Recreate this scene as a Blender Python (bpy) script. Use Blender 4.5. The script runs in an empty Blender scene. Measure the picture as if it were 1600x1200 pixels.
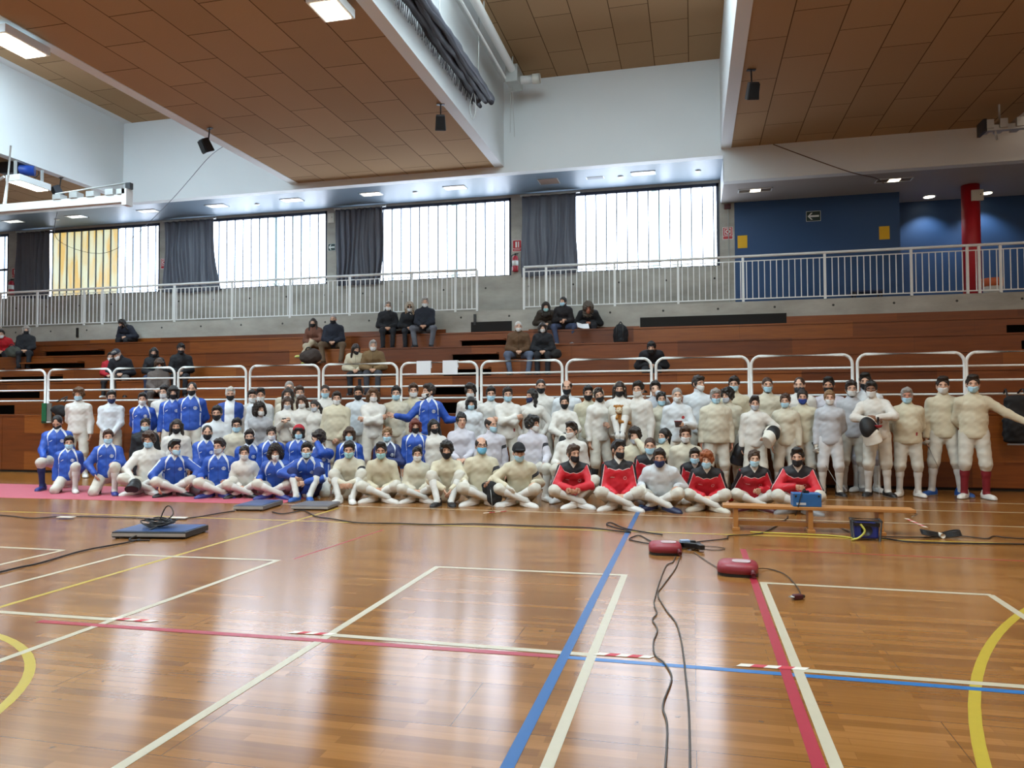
import bpy, math, random
import numpy as np
from mathutils import Vector, Matrix, Euler
random.seed(7)
RNG = np.random.default_rng(11)
SC = bpy.context.scene
COL = SC.collection
PI = math.pi

def lin(h):
    h = h.lstrip('#')
    out = []
    for i in (0, 2, 4):
        c = int(h[i:i+2], 16) / 255
        out.append(c / 12.92 if c <= .04045 else ((c + .055) / 1.055) ** 2.4)
    return tuple(out) + (1.0,)

# ---------------------------------------------------------------- materials
MATS = {}
def new_mat(name):
    m = bpy.data.materials.new(name); m.use_nodes = True
    nt = m.node_tree; nt.nodes.clear()
    out = nt.nodes.new('ShaderNodeOutputMaterial')
    b = nt.nodes.new('ShaderNodeBsdfPrincipled')
    nt.links.new(b.outputs[0], out.inputs[0])
    MATS[name] = m
    return m, nt, b

def N(nt, typ, **kw):
    n = nt.nodes.new(typ)
    for k, v in kw.items():
        setattr(n, k, v)
    return n

def mix_col(nt, fac, a, b, blend='MIX'):
    n = nt.nodes.new('ShaderNodeMix'); n.data_type = 'RGBA'; n.blend_type = blend
    for sock, v in ((n.inputs[0], fac), (n.inputs[6], a), (n.inputs[7], b)):
        if isinstance(v, bpy.types.NodeSocket): nt.links.new(v, sock)
        else: sock.default_value = v
    return n.outputs[2]

def math_n(nt, op, a, b=None, c=None, clamp=False):
    n = nt.nodes.new('ShaderNodeMath'); n.operation = op; n.use_clamp = clamp
    for i, v in enumerate((a, b, c)):
        if v is None: continue
        if isinstance(v, bpy.types.NodeSocket): nt.links.new(v, n.inputs[i])
        else: n.inputs[i].default_value = v
    return n.outputs[0]

def mat(name, hexcol, rough=.6, metal=0., var=.08, scale=6., bump=0., bscale=60., spec=.5, coat=0.):
    """plain surface with a little procedural variation of tone and relief"""
    if name in MATS: return MATS[name]
    m, nt, b = new_mat(name)
    c = lin(hexcol)
    tc = N(nt, 'ShaderNodeTexCoord')
    nz = N(nt, 'ShaderNodeTexNoise'); nz.inputs['Scale'].default_value = scale; nz.inputs['Detail'].default_value = 3
    nt.links.new(tc.outputs['Object'], nz.inputs['Vector'])
    lo = tuple(max(0, x * (1 - var)) for x in c[:3]) + (1,)
    hi = tuple(min(1, x * (1 + var)) for x in c[:3]) + (1,)
    nt.links.new(mix_col(nt, nz.outputs[0], lo, hi), b.inputs['Base Color'])
    b.inputs['Roughness'].default_value = rough
    b.inputs['Metallic'].default_value = metal
    b.inputs['Specular IOR Level'].default_value = spec
    b.inputs['Coat Weight'].default_value = coat
    if bump:
        n2 = N(nt, 'ShaderNodeTexNoise'); n2.inputs['Scale'].default_value = bscale; n2.inputs['Detail'].default_value = 2
        nt.links.new(tc.outputs['Object'], n2.inputs['Vector'])
        bp = N(nt, 'ShaderNodeBump'); bp.inputs['Strength'].default_value = bump; bp.inputs['Distance'].default_value = .01
        nt.links.new(n2.outputs[0], bp.inputs['Height']); nt.links.new(bp.outputs[0], b.inputs['Normal'])
    return m

def emit_mat(name, hexcol, strength):
    m, nt, b = new_mat(name)
    b.inputs['Base Color'].default_value = lin(hexcol)
    b.inputs['Emission Color'].default_value = lin(hexcol)
    b.inputs['Emission Strength'].default_value = strength
    return m

# ---------------------------------------------------------------- objects
def props(o, label=None, cat=None, group=None, kind=None):
    if label: o['label'] = label
    if cat: o['category'] = cat
    if group: o['group'] = group
    if kind: o['kind'] = kind
    return o

def empty(name, loc=(0, 0, 0), rz=0., label=None, cat=None, group=None, kind=None):
    o = bpy.data.objects.new(name, None); COL.objects.link(o)
    o.location = loc; o.rotation_euler = (0, 0, rz); o.empty_display_size = .1
    return props(o, label, cat, group, kind)

def obj(name, me, material=None, parent=None, loc=None):
    o = bpy.data.objects.new(name, me); COL.objects.link(o)
    if material is not None:
        if not len(me.materials): me.materials.append(material)
    if parent is not None: o.parent = parent
    if loc is not None: o.location = loc
    return o

def inst(name, me, material=None, parent=None, mtx=None):
    """an object on shared mesh data with its own material"""
    o = bpy.data.objects.new(name, me); COL.objects.link(o)
    if parent is not None: o.parent = parent
    if mtx is not None: o.matrix_local = mtx
    if material is not None:
        o.material_slots[0].link = 'OBJECT'; o.material_slots[0].material = material
    return o

class MB:
    """collects boxes, prisms, tubes ... and links them as ONE mesh"""
    def __init__(s): s.v = []; s.f = []; s.m = []; s.sm = []
    def add(s, vs, fs, mi=0, smooth=False):
        b = len(s.v); s.v += [tuple(x) for x in vs]
        for f in fs: s.f.append(tuple(b + i for i in f)); s.m.append(mi); s.sm.append(smooth)
        return s
    def box(s, x0, x1, y0, y1, z0, z1, mi=0):
        vs = [(x, y, z) for z in (z0, z1) for y in (y0, y1) for x in (x0, x1)]
        return s.add(vs, [(0, 2, 3, 1), (4, 5, 7, 6), (0, 1, 5, 4), (2, 6, 7, 3), (0, 4, 6, 2), (1, 3, 7, 5)], mi)
    def obox(s, c, size, M=None, mi=0, taper=1.):
        hx, hy, hz = (d / 2 for d in size)
        vs = []
        for z in (-1, 1):
            t = taper if z > 0 else 1
            for y in (-1, 1):
                for x in (-1, 1):
                    p = Vector((x * hx * t, y * hy * t, z * hz))
                    if M is not None: p = M @ p
                    vs.append(Vector(c) + p)
        return s.add(vs, [(0, 2, 3, 1), (4, 5, 7, 6), (0, 1, 5, 4), (2, 6, 7, 3), (0, 4, 6, 2), (1, 3, 7, 5)], mi)
    def prism(s, poly, z0, z1, mi=0):
        n = len(poly)
        vs = [(x, y, z0) for x, y in poly] + [(x, y, z1) for x, y in poly]
        fs = [tuple(range(n - 1, -1, -1)), tuple(range(n, 2 * n))] + [(i, (i + 1) % n, n + (i + 1) % n, n + i) for i in range(n)]
        return s.add(vs, fs, mi)
    def tube(s, pts, r, n=8, mi=0, closed=False, cap=True):
        pts = [Vector(p) for p in pts]; m = len(pts)
        rs = r if isinstance(r, (list, tuple)) else [r] * m
        vs, fs = [], []
        up = None
        for i, p in enumerate(pts):
            if closed: t = pts[(i + 1) % m] - pts[i - 1]
            else: t = pts[min(i + 1, m - 1)] - pts[max(i - 1, 0)]
            if t.length < 1e-9: t = Vector((0, 0, 1))
            t.normalize()
            if up is None:
                up = Vector((0, 0, 1)) if abs(t.z) < .9 else Vector((1, 0, 0))
            a = t.cross(up)
            if a.length < 1e-4: a = t.cross(Vector((0, 1, 0)))
            a.normalize(); b = t.cross(a).normalized(); up = -b if False else up
            for k in range(n):
                th = 2 * PI * k / n
                vs.append(p + (a * math.cos(th) + b * math.sin(th)) * rs[i])
        for i in range(m if closed else m - 1):
            j = (i + 1) % m
            for k in range(n):
                l = (k + 1) % n
                fs.append((i * n + k, i * n + l, j * n + l, j * n + k))
        if cap and not closed:
            fs.append(tuple(range(n))); fs.append(tuple(range(m * n - 1, (m - 1) * n - 1, -1)))
        return s.add(vs, fs, mi, True)
    def lathe(s, prof, c=(0, 0, 0), n=20, mi=0, sx=1., sy=1.):
        m = len(prof); vs = []; fs = []
        for r, z in prof:
            for k in range(n):
                th = 2 * PI * k / n
                vs.append((c[0] + r * math.cos(th) * sx, c[1] + r * math.sin(th) * sy, c[2] + z))
        for i in range(m - 1):
            for k in range(n):
                l = (k + 1) % n
                fs.append((i * n + k, i * n + l, (i + 1) * n + l, (i + 1) * n + k))
        fs.append(tuple(range(n - 1, -1, -1))); fs.append(tuple(range((m - 1) * n, m * n)))
        return s.add(vs, fs, mi, True)
    def mesh(s, name, mats=()):
        me = bpy.data.meshes.new(name)
        me.from_pydata(s.v, [], s.f)
        me.polygons.foreach_set('material_index', s.m)
        me.polygons.foreach_set('use_smooth', s.sm)
        for m in mats: me.materials.append(m)
        me.update()
        return me
    def build(s, name, material, parent=None, bevel=0., **kw):
        mats = material if isinstance(material, (list, tuple)) else [material]
        o = obj(name, s.mesh(name, mats), None, parent)
        if bevel:
            b = o.modifiers.new('bevel', 'BEVEL'); b.width = bevel; b.segments = 2; b.limit_method = 'ANGLE'
        if kw: props(o, **kw)
        return o

def catmull(pts, n=8):
    P = [Vector(p) for p in pts]; out = []
    for i in range(len(P) - 1):
        a, b, c, d = P[max(i - 1, 0)], P[i], P[i + 1], P[min(i + 2, len(P) - 1)]
        for k in range(n):
            t = k / n
            out.append(.5 * ((2 * b) + (c - a) * t + (2 * a - 5 * b + 4 * c - d) * t * t + (3 * b - a - 3 * c + d) * t ** 3))
    out.append(P[-1]); return out
# ================================================================ the hall
# X runs along the stand, Y away from the camera, Z up; floor at z = 0.
YB = 13.6          # front of the stand
ROWS = [(14.6, 1.65), (15.3, 2.06), (16.0, 2.44), (16.7, 2.82), (17.4, 3.21)]   # front edge and height of each tread
YC, ZC = 18.0, 3.80     # gallery edge and floor
YW = 20.3               # window wall
ZS, ZSR = 7.35, 6.72    # soffit over the windows / over the blue wall
YF = 18.3               # beam face
ZB, ZR = 7.50, 9.68     # wooden ceilings, raised lanes between them
XL, XR, YN = -27.0, 13.5, -9.0

def floor_mat():
    m, nt, b = new_mat('sports_parquet')
    tc = N(nt, 'ShaderNodeTexCoord')
    br = N(nt, 'ShaderNodeTexBrick'); br.offset = .37; br.offset_frequency = 2; br.squash = 1
    for k, v in (('Scale', 1.), ('Mortar Size', .0012), ('Mortar Smooth', .2), ('Bias', 0.), ('Brick Width', .62), ('Row Height', .066)):
        br.inputs[k].default_value = v
    br.inputs['Color1'].default_value = (0, 0, 0, 1); br.inputs['Color2'].default_value = (1, 1, 1, 1); br.inputs['Mortar'].default_value = (.3, .3, .3, 1)
    nt.links.new(tc.outputs['Object'], br.inputs['Vector'])
    mp = N(nt, 'ShaderNodeMapping'); mp.inputs['Scale'].default_value = (1.2, 26, 1)
    nt.links.new(tc.outputs['Object'], mp.inputs['Vector'])
    g = N(nt, 'ShaderNodeTexNoise'); g.inputs['Scale'].default_value = 2.2; g.inputs['Detail'].default_value = 5
    nt.links.new(mp.outputs[0], g.inputs['Vector'])
    fac = math_n(nt, 'ADD', math_n(nt, 'MULTIPLY', br.outputs['Color'], .55), math_n(nt, 'MULTIPLY', g.outputs[0], .5))
    cr = N(nt, 'ShaderNodeValToRGB'); e = cr.color_ramp.elements
    e[0].position = .1; e[0].color = lin('#774a1d'); e[1].position = .95; e[1].color = lin('#a5713a')
    x = cr.color_ramp.elements.new(.5); x.color = lin('#8e5d27')
    nt.links.new(fac, cr.inputs[0])
    seam = N(nt, 'ShaderNodeTexBrick'); seam.offset = .5
    for k, v in (('Scale', 1.), ('Mortar Size', .002), ('Mortar Smooth', .1), ('Brick Width', 2.1), ('Row Height', .528)):
        seam.inputs[k].default_value = v
    nt.links.new(tc.outputs['Object'], seam.inputs['Vector'])
    c1 = mix_col(nt, math_n(nt, 'MULTIPLY', br.outputs['Fac'], .35), cr.outputs[0], lin('#7a4c22'))
    c2 = mix_col(nt, math_n(nt, 'MULTIPLY', seam.outputs['Fac'], .75), c1, lin('#4a2a14'))
    # scuffs
    sp = N(nt, 'ShaderNodeTexNoise'); sp.inputs['Scale'].default_value = 9.; sp.inputs['Detail'].default_value = 6
    nt.links.new(tc.outputs['Object'], sp.inputs['Vector'])
    sc_ = N(nt, 'ShaderNodeMapRange'); sc_.inputs[1].default_value = .70; sc_.inputs[2].default_value = .74
    nt.links.new(sp.outputs[0], sc_.inputs[0])
    c3 = mix_col(nt, math_n(nt, 'MULTIPLY', sc_.outputs[0], .5), c2, lin('#3c2616'))
    nt.links.new(c3, b.inputs['Base Color'])
    rn = N(nt, 'ShaderNodeMapRange'); rn.inputs[3].default_value = .185; rn.inputs[4].default_value = .195
    nt.links.new(g.outputs[0], rn.inputs[0])
    nt.links.new(rn.outputs[0], b.inputs['Roughness'])
    b.inputs['IOR'].default_value = 2.05; b.inputs['Anisotropic'].default_value = .85      # lacquer polished along the boards
    tg = N(nt, 'ShaderNodeCombineXYZ'); tg.inputs[1].default_value = 1.; nt.links.new(tg.outputs[0], b.inputs['Tangent'])
    return m

def stand_wood():
    m, nt, b = new_mat('varnished_stand_boards')
    tc = N(nt, 'ShaderNodeTexCoord')
    br = N(nt, 'ShaderNodeTexBrick'); br.offset = .43; br.offset_frequency = 2
    for k, v in (('Scale', 1.), ('Mortar Size', .002), ('Brick Width', 2.35), ('Row Height', .40)):
        br.inputs[k].default_value = v
    br.inputs['Color1'].default_value = (0, 0, 0, 1); br.inputs['Color2'].default_value = (1, 1, 1, 1); br.inputs['Mortar'].default_value = (0, 0, 0, 1)
    mp0 = N(nt, 'ShaderNodeMapping'); mp0.inputs['Rotation'].default_value = (PI / 2, 0, 0); mp0.inputs['Location'].default_value = (.3, .06, 0)
    nt.links.new(tc.outputs['Object'], mp0.inputs['Vector']); nt.links.new(mp0.outputs[0], br.inputs['Vector'])
    mp = N(nt, 'ShaderNodeMapping'); mp.inputs['Scale'].default_value = (.7, 6, 9)
    nt.links.new(tc.outputs['Object'], mp.inputs['Vector'])
    g = N(nt, 'ShaderNodeTexNoise'); g.inputs['Scale'].default_value = 2.; g.inputs['Detail'].default_value = 5; g.inputs['Distortion'].default_value = .6
    nt.links.new(mp.outputs[0], g.inputs['Vector'])
    fac = math_n(nt, 'ADD', math_n(nt, 'MULTIPLY', br.outputs['Color'], .5), math_n(nt, 'MULTIPLY', g.outputs[0], .55))
    cr = N(nt, 'ShaderNodeValToRGB'); e = cr.color_ramp.elements
    e[0].position = .15; e[0].color = lin('#532609'); e[1].position = .95; e[1].color = lin('#97571f')
    x = cr.color_ramp.elements.new(.55); x.color = lin('#773c13')
    nt.links.new(fac, cr.inputs[0])
    nt.links.new(mix_col(nt, math_n(nt, 'MULTIPLY', br.outputs['Fac'], .6), cr.outputs[0], lin('#2c160a')), b.inputs['Base Color'])
    b.inputs['Roughness'].default_value = .38
    return m

def ceiling_panels():
    """wood-wool ceiling panels with staggered dark joints"""
    m, nt, b = new_mat('wood_wool_ceiling_panels')
    tc = N(nt, 'ShaderNodeTexCoord')
    mp = N(nt, 'ShaderNodeMapping'); mp.inputs['Rotation'].default_value = (0, 0, PI / 2)
    nt.links.new(tc.outputs['Object'], mp.inputs['Vector'])
    br = N(nt, 'ShaderNodeTexBrick'); br.offset = .5; br.offset_frequency = 2
    for k, v in (('Scale', 1.), ('Mortar Size', .011), ('Mortar Smooth', .3), ('Brick Width', 1.62), ('Row Height', .80)):
        br.inputs[k].default_value = v
    br.inputs['Color1'].default_value = (0, 0, 0, 1); br.inputs['Color2'].default_value = (1, 1, 1, 1); br.inputs['Mortar'].default_value = (.5, .5, .5, 1)
    nt.links.new(mp.outputs[0], br.inputs['Vector'])
    nz = N(nt, 'ShaderNodeTexNoise'); nz.inputs['Scale'].default_value = 60.; nz.inputs['Detail'].default_value = 3
    nt.links.new(tc.outputs['Object'], nz.inputs['Vector'])
    n2 = N(nt, 'ShaderNodeTexNoise'); n2.inputs['Scale'].default_value = .5; n2.inputs['Detail'].default_value = 2
    nt.links.new(tc.outputs['Object'], n2.inputs['Vector'])
    fac = math_n(nt, 'ADD', math_n(nt, 'MULTIPLY', br.outputs['Color'], .35), math_n(nt, 'ADD', math_n(nt, 'MULTIPLY', nz.outputs[0], .35), math_n(nt, 'MULTIPLY', n2.outputs[0], .3)))
    c = mix_col(nt, fac, lin('#9c7f5f'), lin('#b89a76'))
    c = mix_col(nt, math_n(nt, 'MULTIPLY', br.outputs['Fac'], .8), c, lin('#3a2616'))
    nt.links.new(c, b.inputs['Base Color']); b.inputs['Roughness'].default_value = .9
    b.inputs['Specular IOR Level'].default_value = .1
    return m

def concrete():
    m, nt, b = new_mat('fair_faced_concrete')
    tc = N(nt, 'ShaderNodeTexCoord')
    mp = N(nt, 'ShaderNodeMapping'); mp.inputs['Scale'].default_value = (.5, 1, 1.2)
    nt.links.new(tc.outputs['Object'], mp.inputs['Vector'])
    a = N(nt, 'ShaderNodeTexNoise'); a.inputs['Scale'].default_value = 1.6; a.inputs['Detail'].default_value = 7; a.inputs['Roughness'].default_value = .6
    nt.links.new(mp.outputs[0], a.inputs['Vector'])
    cr = N(nt, 'ShaderNodeValToRGB'); e = cr.color_ramp.elements
    e[0].position = .3; e[0].color = lin('#8b867c'); e[1].position = .75; e[1].color = lin('#b3aea3')
    nt.links.new(a.outputs[0], cr.inputs[0])
    # form-tie holes on a 1.25 m grid
    sx = N(nt, 'ShaderNodeSeparateXYZ'); nt.links.new(tc.outputs['Object'], sx.inputs[0])
    fx = math_n(nt, 'SUBTRACT', math_n(nt, 'MODULO', math_n(nt, 'ADD', sx.outputs[0], 50.), 1.25), .6)
    fz = math_n(nt, 'SUBTRACT', math_n(nt, 'MODULO', math_n(nt, 'ADD', sx.outputs[2], 20.), 1.1), .55)
    d = math_n(nt, 'ADD', math_n(nt, 'MULTIPLY', fx, fx), math_n(nt, 'MULTIPLY', fz, fz))
    hole = math_n(nt, 'LESS_THAN', d, .0007)
    nt.links.new(mix_col(nt, hole, cr.outputs[0], lin('#3b3935')), b.inputs['Base Color'])
    b.inputs['Roughness'].default_value = .75
    bp = N(nt, 'ShaderNodeBump'); bp.inputs['Strength'].default_value = .15; bp.inputs['Distance'].default_value = .02
    nt.links.new(a.outputs[0], bp.inputs['Height']); nt.links.new(bp.outputs[0], b.inputs['Normal'])
    return m

def glass_planks(name, tint, strength):
    """profiled translucent glass planks, daylight behind; every plank lets through a slightly different tone"""
    m, nt, b = new_mat(name)
    tc = N(nt, 'ShaderNodeTexCoord'); sx = N(nt, 'ShaderNodeSeparateXYZ'); nt.links.new(tc.outputs['Object'], sx.inputs[0])
    k = math_n(nt, 'FLOOR', math_n(nt, 'DIVIDE', math_n(nt, 'ADD', sx.outputs[0], 60.), .283))
    wn = N(nt, 'ShaderNodeTexWhiteNoise'); wn.noise_dimensions = '1D'; nt.links.new(k, wn.inputs['W'])
    mp = N(nt, 'ShaderNodeMapping'); mp.inputs['Scale'].default_value = (9, 1, .5); nt.links.new(tc.outputs['Object'], mp.inputs['Vector'])
    nz = N(nt, 'ShaderNodeTexNoise'); nz.inputs['Scale'].default_value = 1.; nz.inputs['Detail'].default_value = 2
    nt.links.new(mp.outputs[0], nz.inputs['Vector'])
    f = math_n(nt, 'MULTIPLY', math_n(nt, 'POWER', wn.outputs[0], 1.6), nz.outputs[0])
    b.inputs['Base Color'].default_value = (.8, .85, .85, 1); b.inputs['Roughness'].default_value = .25
    if tint is None:
        col = mix_col(nt, math_n(nt, 'MULTIPLY', f, 1.8, clamp=True), lin('#e2ecff'), (.075, .115, .12, 1))
    else:
        n2 = N(nt, 'ShaderNodeTexNoise'); n2.inputs['Scale'].default_value = 1.6; n2.inputs['Detail'].default_value = 3
        mp2 = N(nt, 'ShaderNodeMapping'); mp2.inputs['Scale'].default_value = (3, 1, .7); nt.links.new(tc.outputs['Object'], mp2.inputs['Vector'])
        nt.links.new(mp2.outputs[0], n2.inputs['Vector'])
        r = N(nt, 'ShaderNodeMapRange'); r.inputs[1].default_value = .42; r.inputs[2].default_value = .62
        nt.links.new(n2.outputs[0], r.inputs[0])
        col = mix_col(nt, r.outputs[0], lin('#c3c9a8'), lin(tint))
    nt.links.new(col, b.inputs['Emission Color']); b.inputs['Emission Strength'].default_value = strength
    return m

M_FLOOR = floor_mat(); M_STAND = stand_wood(); M_PANEL = ceiling_panels(); M_CONC = concrete()
M_WHITE = mat('white_paint', '#dde1e1', .7, var=.02, scale=1.5)
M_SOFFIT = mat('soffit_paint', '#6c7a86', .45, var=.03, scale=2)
M_RAIL = mat('white_powder_coat', '#dcdcd8', .4, var=.02)
M_FRAME = mat('dark_navy_frame', '#1b2136', .5)
M_BLUE = mat('blue_wall_paint', '#23466f', .6, var=.03, scale=1.)
M_RED = mat('red_paint', '#b01420', .5, var=.04)
M_DARK = mat('void_shade_and_plinth', '#171310', .9)  # near-black tone for painted shade in the stand, also on the plinth
M_STEEL = mat('galvanised_steel', '#b9bab6', .4, metal=.5)
M_BLACK = mat('black_plastic', '#141416', .45)
M_GLASS = glass_planks('daylit_glass_planks', None, 9.0)
M_YGLASS = glass_planks('glass_planks_before_yellow_wall', '#c9a548', .95)

def struct(name, mb, material, parent=None, **k):
    o = mb.build(name, material, parent, **k)
    if parent is None: o['kind'] = 'structure'
    return o

# ---- floor with its court lines
floor = struct('floor', MB().box(XL, XR, YN, YB + .05, -.1, 0), M_FLOOR)
L_WHITE = mat('white_line_paint', '#b8b09a', .35, var=.06, scale=20)
L_BLUE = mat('blue_line_paint', '#15568f', .35, var=.06, scale=20)
L_RED = mat('red_line_paint', '#a02c3c', .35, var=.08, scale=20)
L_YEL = mat('yellow_line_paint', '#b09a34', .35, var=.08, scale=20)
L_LBLUE = mat('light_blue_line_paint', '#2a6aa8', .35, var=.06, scale=20)
def line(name, segs, material, w, z):
    mb = MB()
    for q, ((x0, y0), (x1, y1)) in enumerate(segs):
        z += .00002
        d = Vector((x1 - x0, y1 - y0)).normalized(); n = Vector((-d.y, d.x)) * w / 2
        mb.prism([(x0 - n.x, y0 - n.y), (x1 - n.x, y1 - n.y), (x1 + n.x, y1 + n.y), (x0 + n.x, y0 + n.y)], z - .0008, z)
    return mb.build(name, material, floor)
def arc(name, cx, cy, r, w, a0, a1, material, z):
    mb = MB(); n = 48
    for i in range(n):
        t0, t1 = a0 + (a1 - a0) * i / n, a0 + (a1 - a0) * (i + 1) / n
        q = [(cx + R * math.cos(t), cy + R * math.sin(t)) for R, t in ((r - w / 2, t0), (r + w / 2, t0), (r + w / 2, t1), (r - w / 2, t1))]
        mb.prism(q, z - .0008, z)
    return mb.build(name, material, floor)
line('blue_line', [((-.715, -3), (-.715, 12.4))], L_BLUE, .055, .0022)
line('white_line', [((-2.19, 4.255), (-2.19, 6.275)), ((-2.19, 4.255), (-2.19, -3)), ((-2.215, 6.25), (-.54, 6.28)), ((-.565, 6.28), (-.565, -3)),
                    ((-2.19, 4.255), (-.56, 4.24)), ((.5, 6.245), (2.12, 6.21)), ((.525, 6.25), (.525, -3)), ((2.11, 6.21), (2.09, 4.24)), ((.525, 4.24), (4.2, 4.24)),
                    ((-6.6, 4.2), (-3.76, 4.24)), ((-3.71, 6.2), (-3.76, 3.4)), ((-3.76, 3.4), (-3.76, -3)), ((-5.29, 6.13), (-3.69, 6.2)), ((-5.29, 6.13), (-5.31, -2)),
                    ((-9.0, 6.2), (-6.05, 6.19)), ((-6.06, 6.19), (-6.09, 0))], L_WHITE, .052, .0016)
line('thin_white_line', [((-9, 9.85), (-1.17, 9.77)), ((-1.17, 9.77), (6.5, 9.68)), ((.6, 11.9), (8.5, 12.0)), ((1.2, 10.95), (8.5, 11.02))], L_WHITE, .035, .0012)
line('red_line', [((.46, -3), (.46, 7.66)), ((-4.2, 4.10), (-.75, 4.17))], L_RED, .055, .0019)
line('thin_red_line', [((.55, 7.68), (6.5, 7.5)), ((-3.6, 6.3), (-3.45, 8.0))], L_RED, .025, .001)
line('light_blue_line', [((-.70, 4.17), (7.0, 4.12))], L_LBLUE, .05, .0013)
line('yellow_line', [((-4.76, 2.0), (-4.80, 9.6)), ((-12, 8.3), (8, 8.62))], L_YEL, .042, .001)
arc('yellow_arc_line', 8.2, 1.67, 7.30, .052, PI * .62, PI * 1.1, L_YEL, .0011)
arc('yellow_arc_line', -4.736, 2.129, 1.748, .052, -PI * .5, PI * .62, L_YEL, .0011)

# ---- enclosing walls behind and beside the camera
struct('wall_near', MB().box(XL, XR, YN - .2, YN, 0, 10.2), M_WHITE)
struct('wall_left', MB().box(XL - .2, XL, YN - .2, YF, 0, 10.2).box(XL - .2, XL, YF, YW + .3, 0, ZS + .3), M_WHITE)
struct('wall_right', MB().box(XR, XR + .2, YN - .2, 22.2, 0, 10.2), M_WHITE)

# ---- window wall with openings
OPEN = [(-26.2, -22.25), (-21.7, -16.36), (-16.02, -10.56), (-10.25, -4.90), (-4.55, .74)]
ZW0, ZW1 = 5.08, 7.28
mb = MB().box(XL, 1.12, YW, YW + .3, ZC - .6, ZW0)
edges = [XL] + [v for o in OPEN for v in o] + [1.12]
for a, b_ in zip(edges[0::2], edges[1::2]): mb.box(a, b_, YW, YW + .3, ZW0, ZW1)
mb.box(XL, 1.12, YW, YW + .3, ZW1, 7.6)
struct('wall_window_side', mb, M_CONC)
# the concrete pillars stand a little proud of the glass
mb = MB()
for i, (a, b_) in enumerate(OPEN):
    w = empty('window_%d' % (i + 1), ((a + b_) / 2, YW, ZW0)); w['kind'] = 'structure'
    cx = (a + b_) / 2; hw = (b_ - a) / 2
    f = MB().box(-hw, hw, .02, .14, 2.12, 2.2).box(-hw, hw, .05, .12, 0, .03).box(-hw, -hw + .05, .02, .14, 0, 2.2).box(hw - .07, hw, .02, .14, 0, 2.2)
    f.build('window_frame', M_FRAME, w)
    g = MB(); x = -hw + .05; ysplit = None
    cells = []
    while x < hw - .08:
        x1 = min(x + .283, hw - .07); cells.append((x, x1)); x = x1
    gw = MB(); gy = MB(); bars = MB()
    for (x0, x1) in cells:
        yellow = (i == 1 and x0 + cx > -20.7 and x1 + cx < -17.75)
        t = gy if yellow else gw
        t.box(x0 + .006, x1 - .006, .085, .1, .03, 2.12); t.box(x0 + .006, x0 + .014, .055, .085, .03, 2.12); t.box(x1 - .014, x1 - .006, .055, .085, .03, 2.12)
        bars.box(x0 - .016, x0 + .016, .05, .1, .03, 2.12)
    gw.build('glass_planks', M_GLASS, w)
    if gy.v: gy.build('yellow_glass_planks', M_YGLASS, w)
    bars.build('glazing_bars', mat('glazing_joint', '#7c8c9c', .5), w)
    if i == 0:
        fr = MB().box(-hw, hw, -.02, .05, .95, 1.02)
        for xx in (-1.2, -.2, .8, 1.35): fr.box(xx, xx + .09, -.03, .05, 0, 2.15)
        fr.build('door_bars', M_FRAME, w)
OUT = mat('window_recess', '#20263a', .6)

# ---- gallery floor, its concrete edge, blue wall and recess
struct('floor_gallery', MB().box(XL, XR, YC, 22.0, ZC - .25, ZC), M_CONC)
struct('trim_gallery_edge', MB().box(XL, XR, YC - .02, YC + .3, 3.0, ZC - .02), M_CONC)
struct('wall_blue', MB().box(1.12, 5.08, YW, 21.4, ZC, ZSR + .2), M_BLUE)
struct('wall_recess', MB().box(5.08, XR, 21.4, 21.6, ZC, ZSR + .2), M_BLUE)
struct('column_red', MB().lathe([(.2, ZC), (.2, ZSR)], (6.62, 20.15, 0), 28), M_RED)

# ---- soffits, beam face, ceiling boxes, raised lanes
XS = .78
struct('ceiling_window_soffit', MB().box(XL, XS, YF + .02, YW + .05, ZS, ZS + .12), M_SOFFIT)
struct('ceiling_gallery_soffit', MB().box(XS + .01, XR, YF + .02, 21.8, ZSR, ZSR + .12), mat('gallery_soffit_shade_tone', '#a7a09a', .6, var=.03))  # gallery soffit darkened: the shade it lies in is put into its colour
struct('wall_beam_face', MB().box(XL, XS, YF, YF + .25, ZS - .003, 10.2).box(XS, XR, YF, YF + .25, ZSR - .003, 10.2).box(XS, XS + .22, YF + .01, YW, ZSR + .02, 7.6), M_WHITE)
LANES = [(-16.0, -10.62), (-4.6, .72), (7.05, 12.5)]
BOXES = [(XL, -16.0), (-10.62, -4.6), (.72, 7.05), (12.5, XR)]
for i, (a, b_) in enumerate(BOXES):
    la, lb = (a if i == 0 else a + .24), (b_ if i == 3 else b_ - .24)
    struct('ceiling_box_panels', MB().box(la, lb, YN, YF, ZB + .015, ZB + .06), M_PANEL)
    mb = MB()
    if i: mb.box(a, a + .24, YN, YF, ZB, 10.0)
    if i < 3: mb.box(b_ - .24, b_, YN, YF, ZB, 10.0)
    struct('wall_lane_side', mb, M_WHITE)
SKY0, SKY1 = .5, 13.6
for i, (a, b_) in enumerate(LANES):
    struct('ceiling_lane_panels', MB().box(a + .28, b_ - (.0 if i == 1 else .28), SKY1, YF, ZR, ZR + .08).box(a + .28, b_ - .28, YN, SKY0 - 1.5, ZR, ZR + .08), M_PANEL)
    struct('ceiling_lane_upstand', (MB().box(a, a + .279, YN, YF, ZR - .0, ZR + .3) if i == 1 else MB().box(a, a + .279, YN, YF, ZR - .0, ZR + .3).box(b_ - .279, b_, YN, YF, ZR, ZR + .3)), M_WHITE)
struct('roof', MB().box(XL - .2, XR + .2, YN - .2, 22.2, 10.2, 10.3), M_WHITE)
struct('wall_stand_back', MB().box(XL, XR, 22.0, 22.2, 0, 10.2), M_WHITE)
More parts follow.
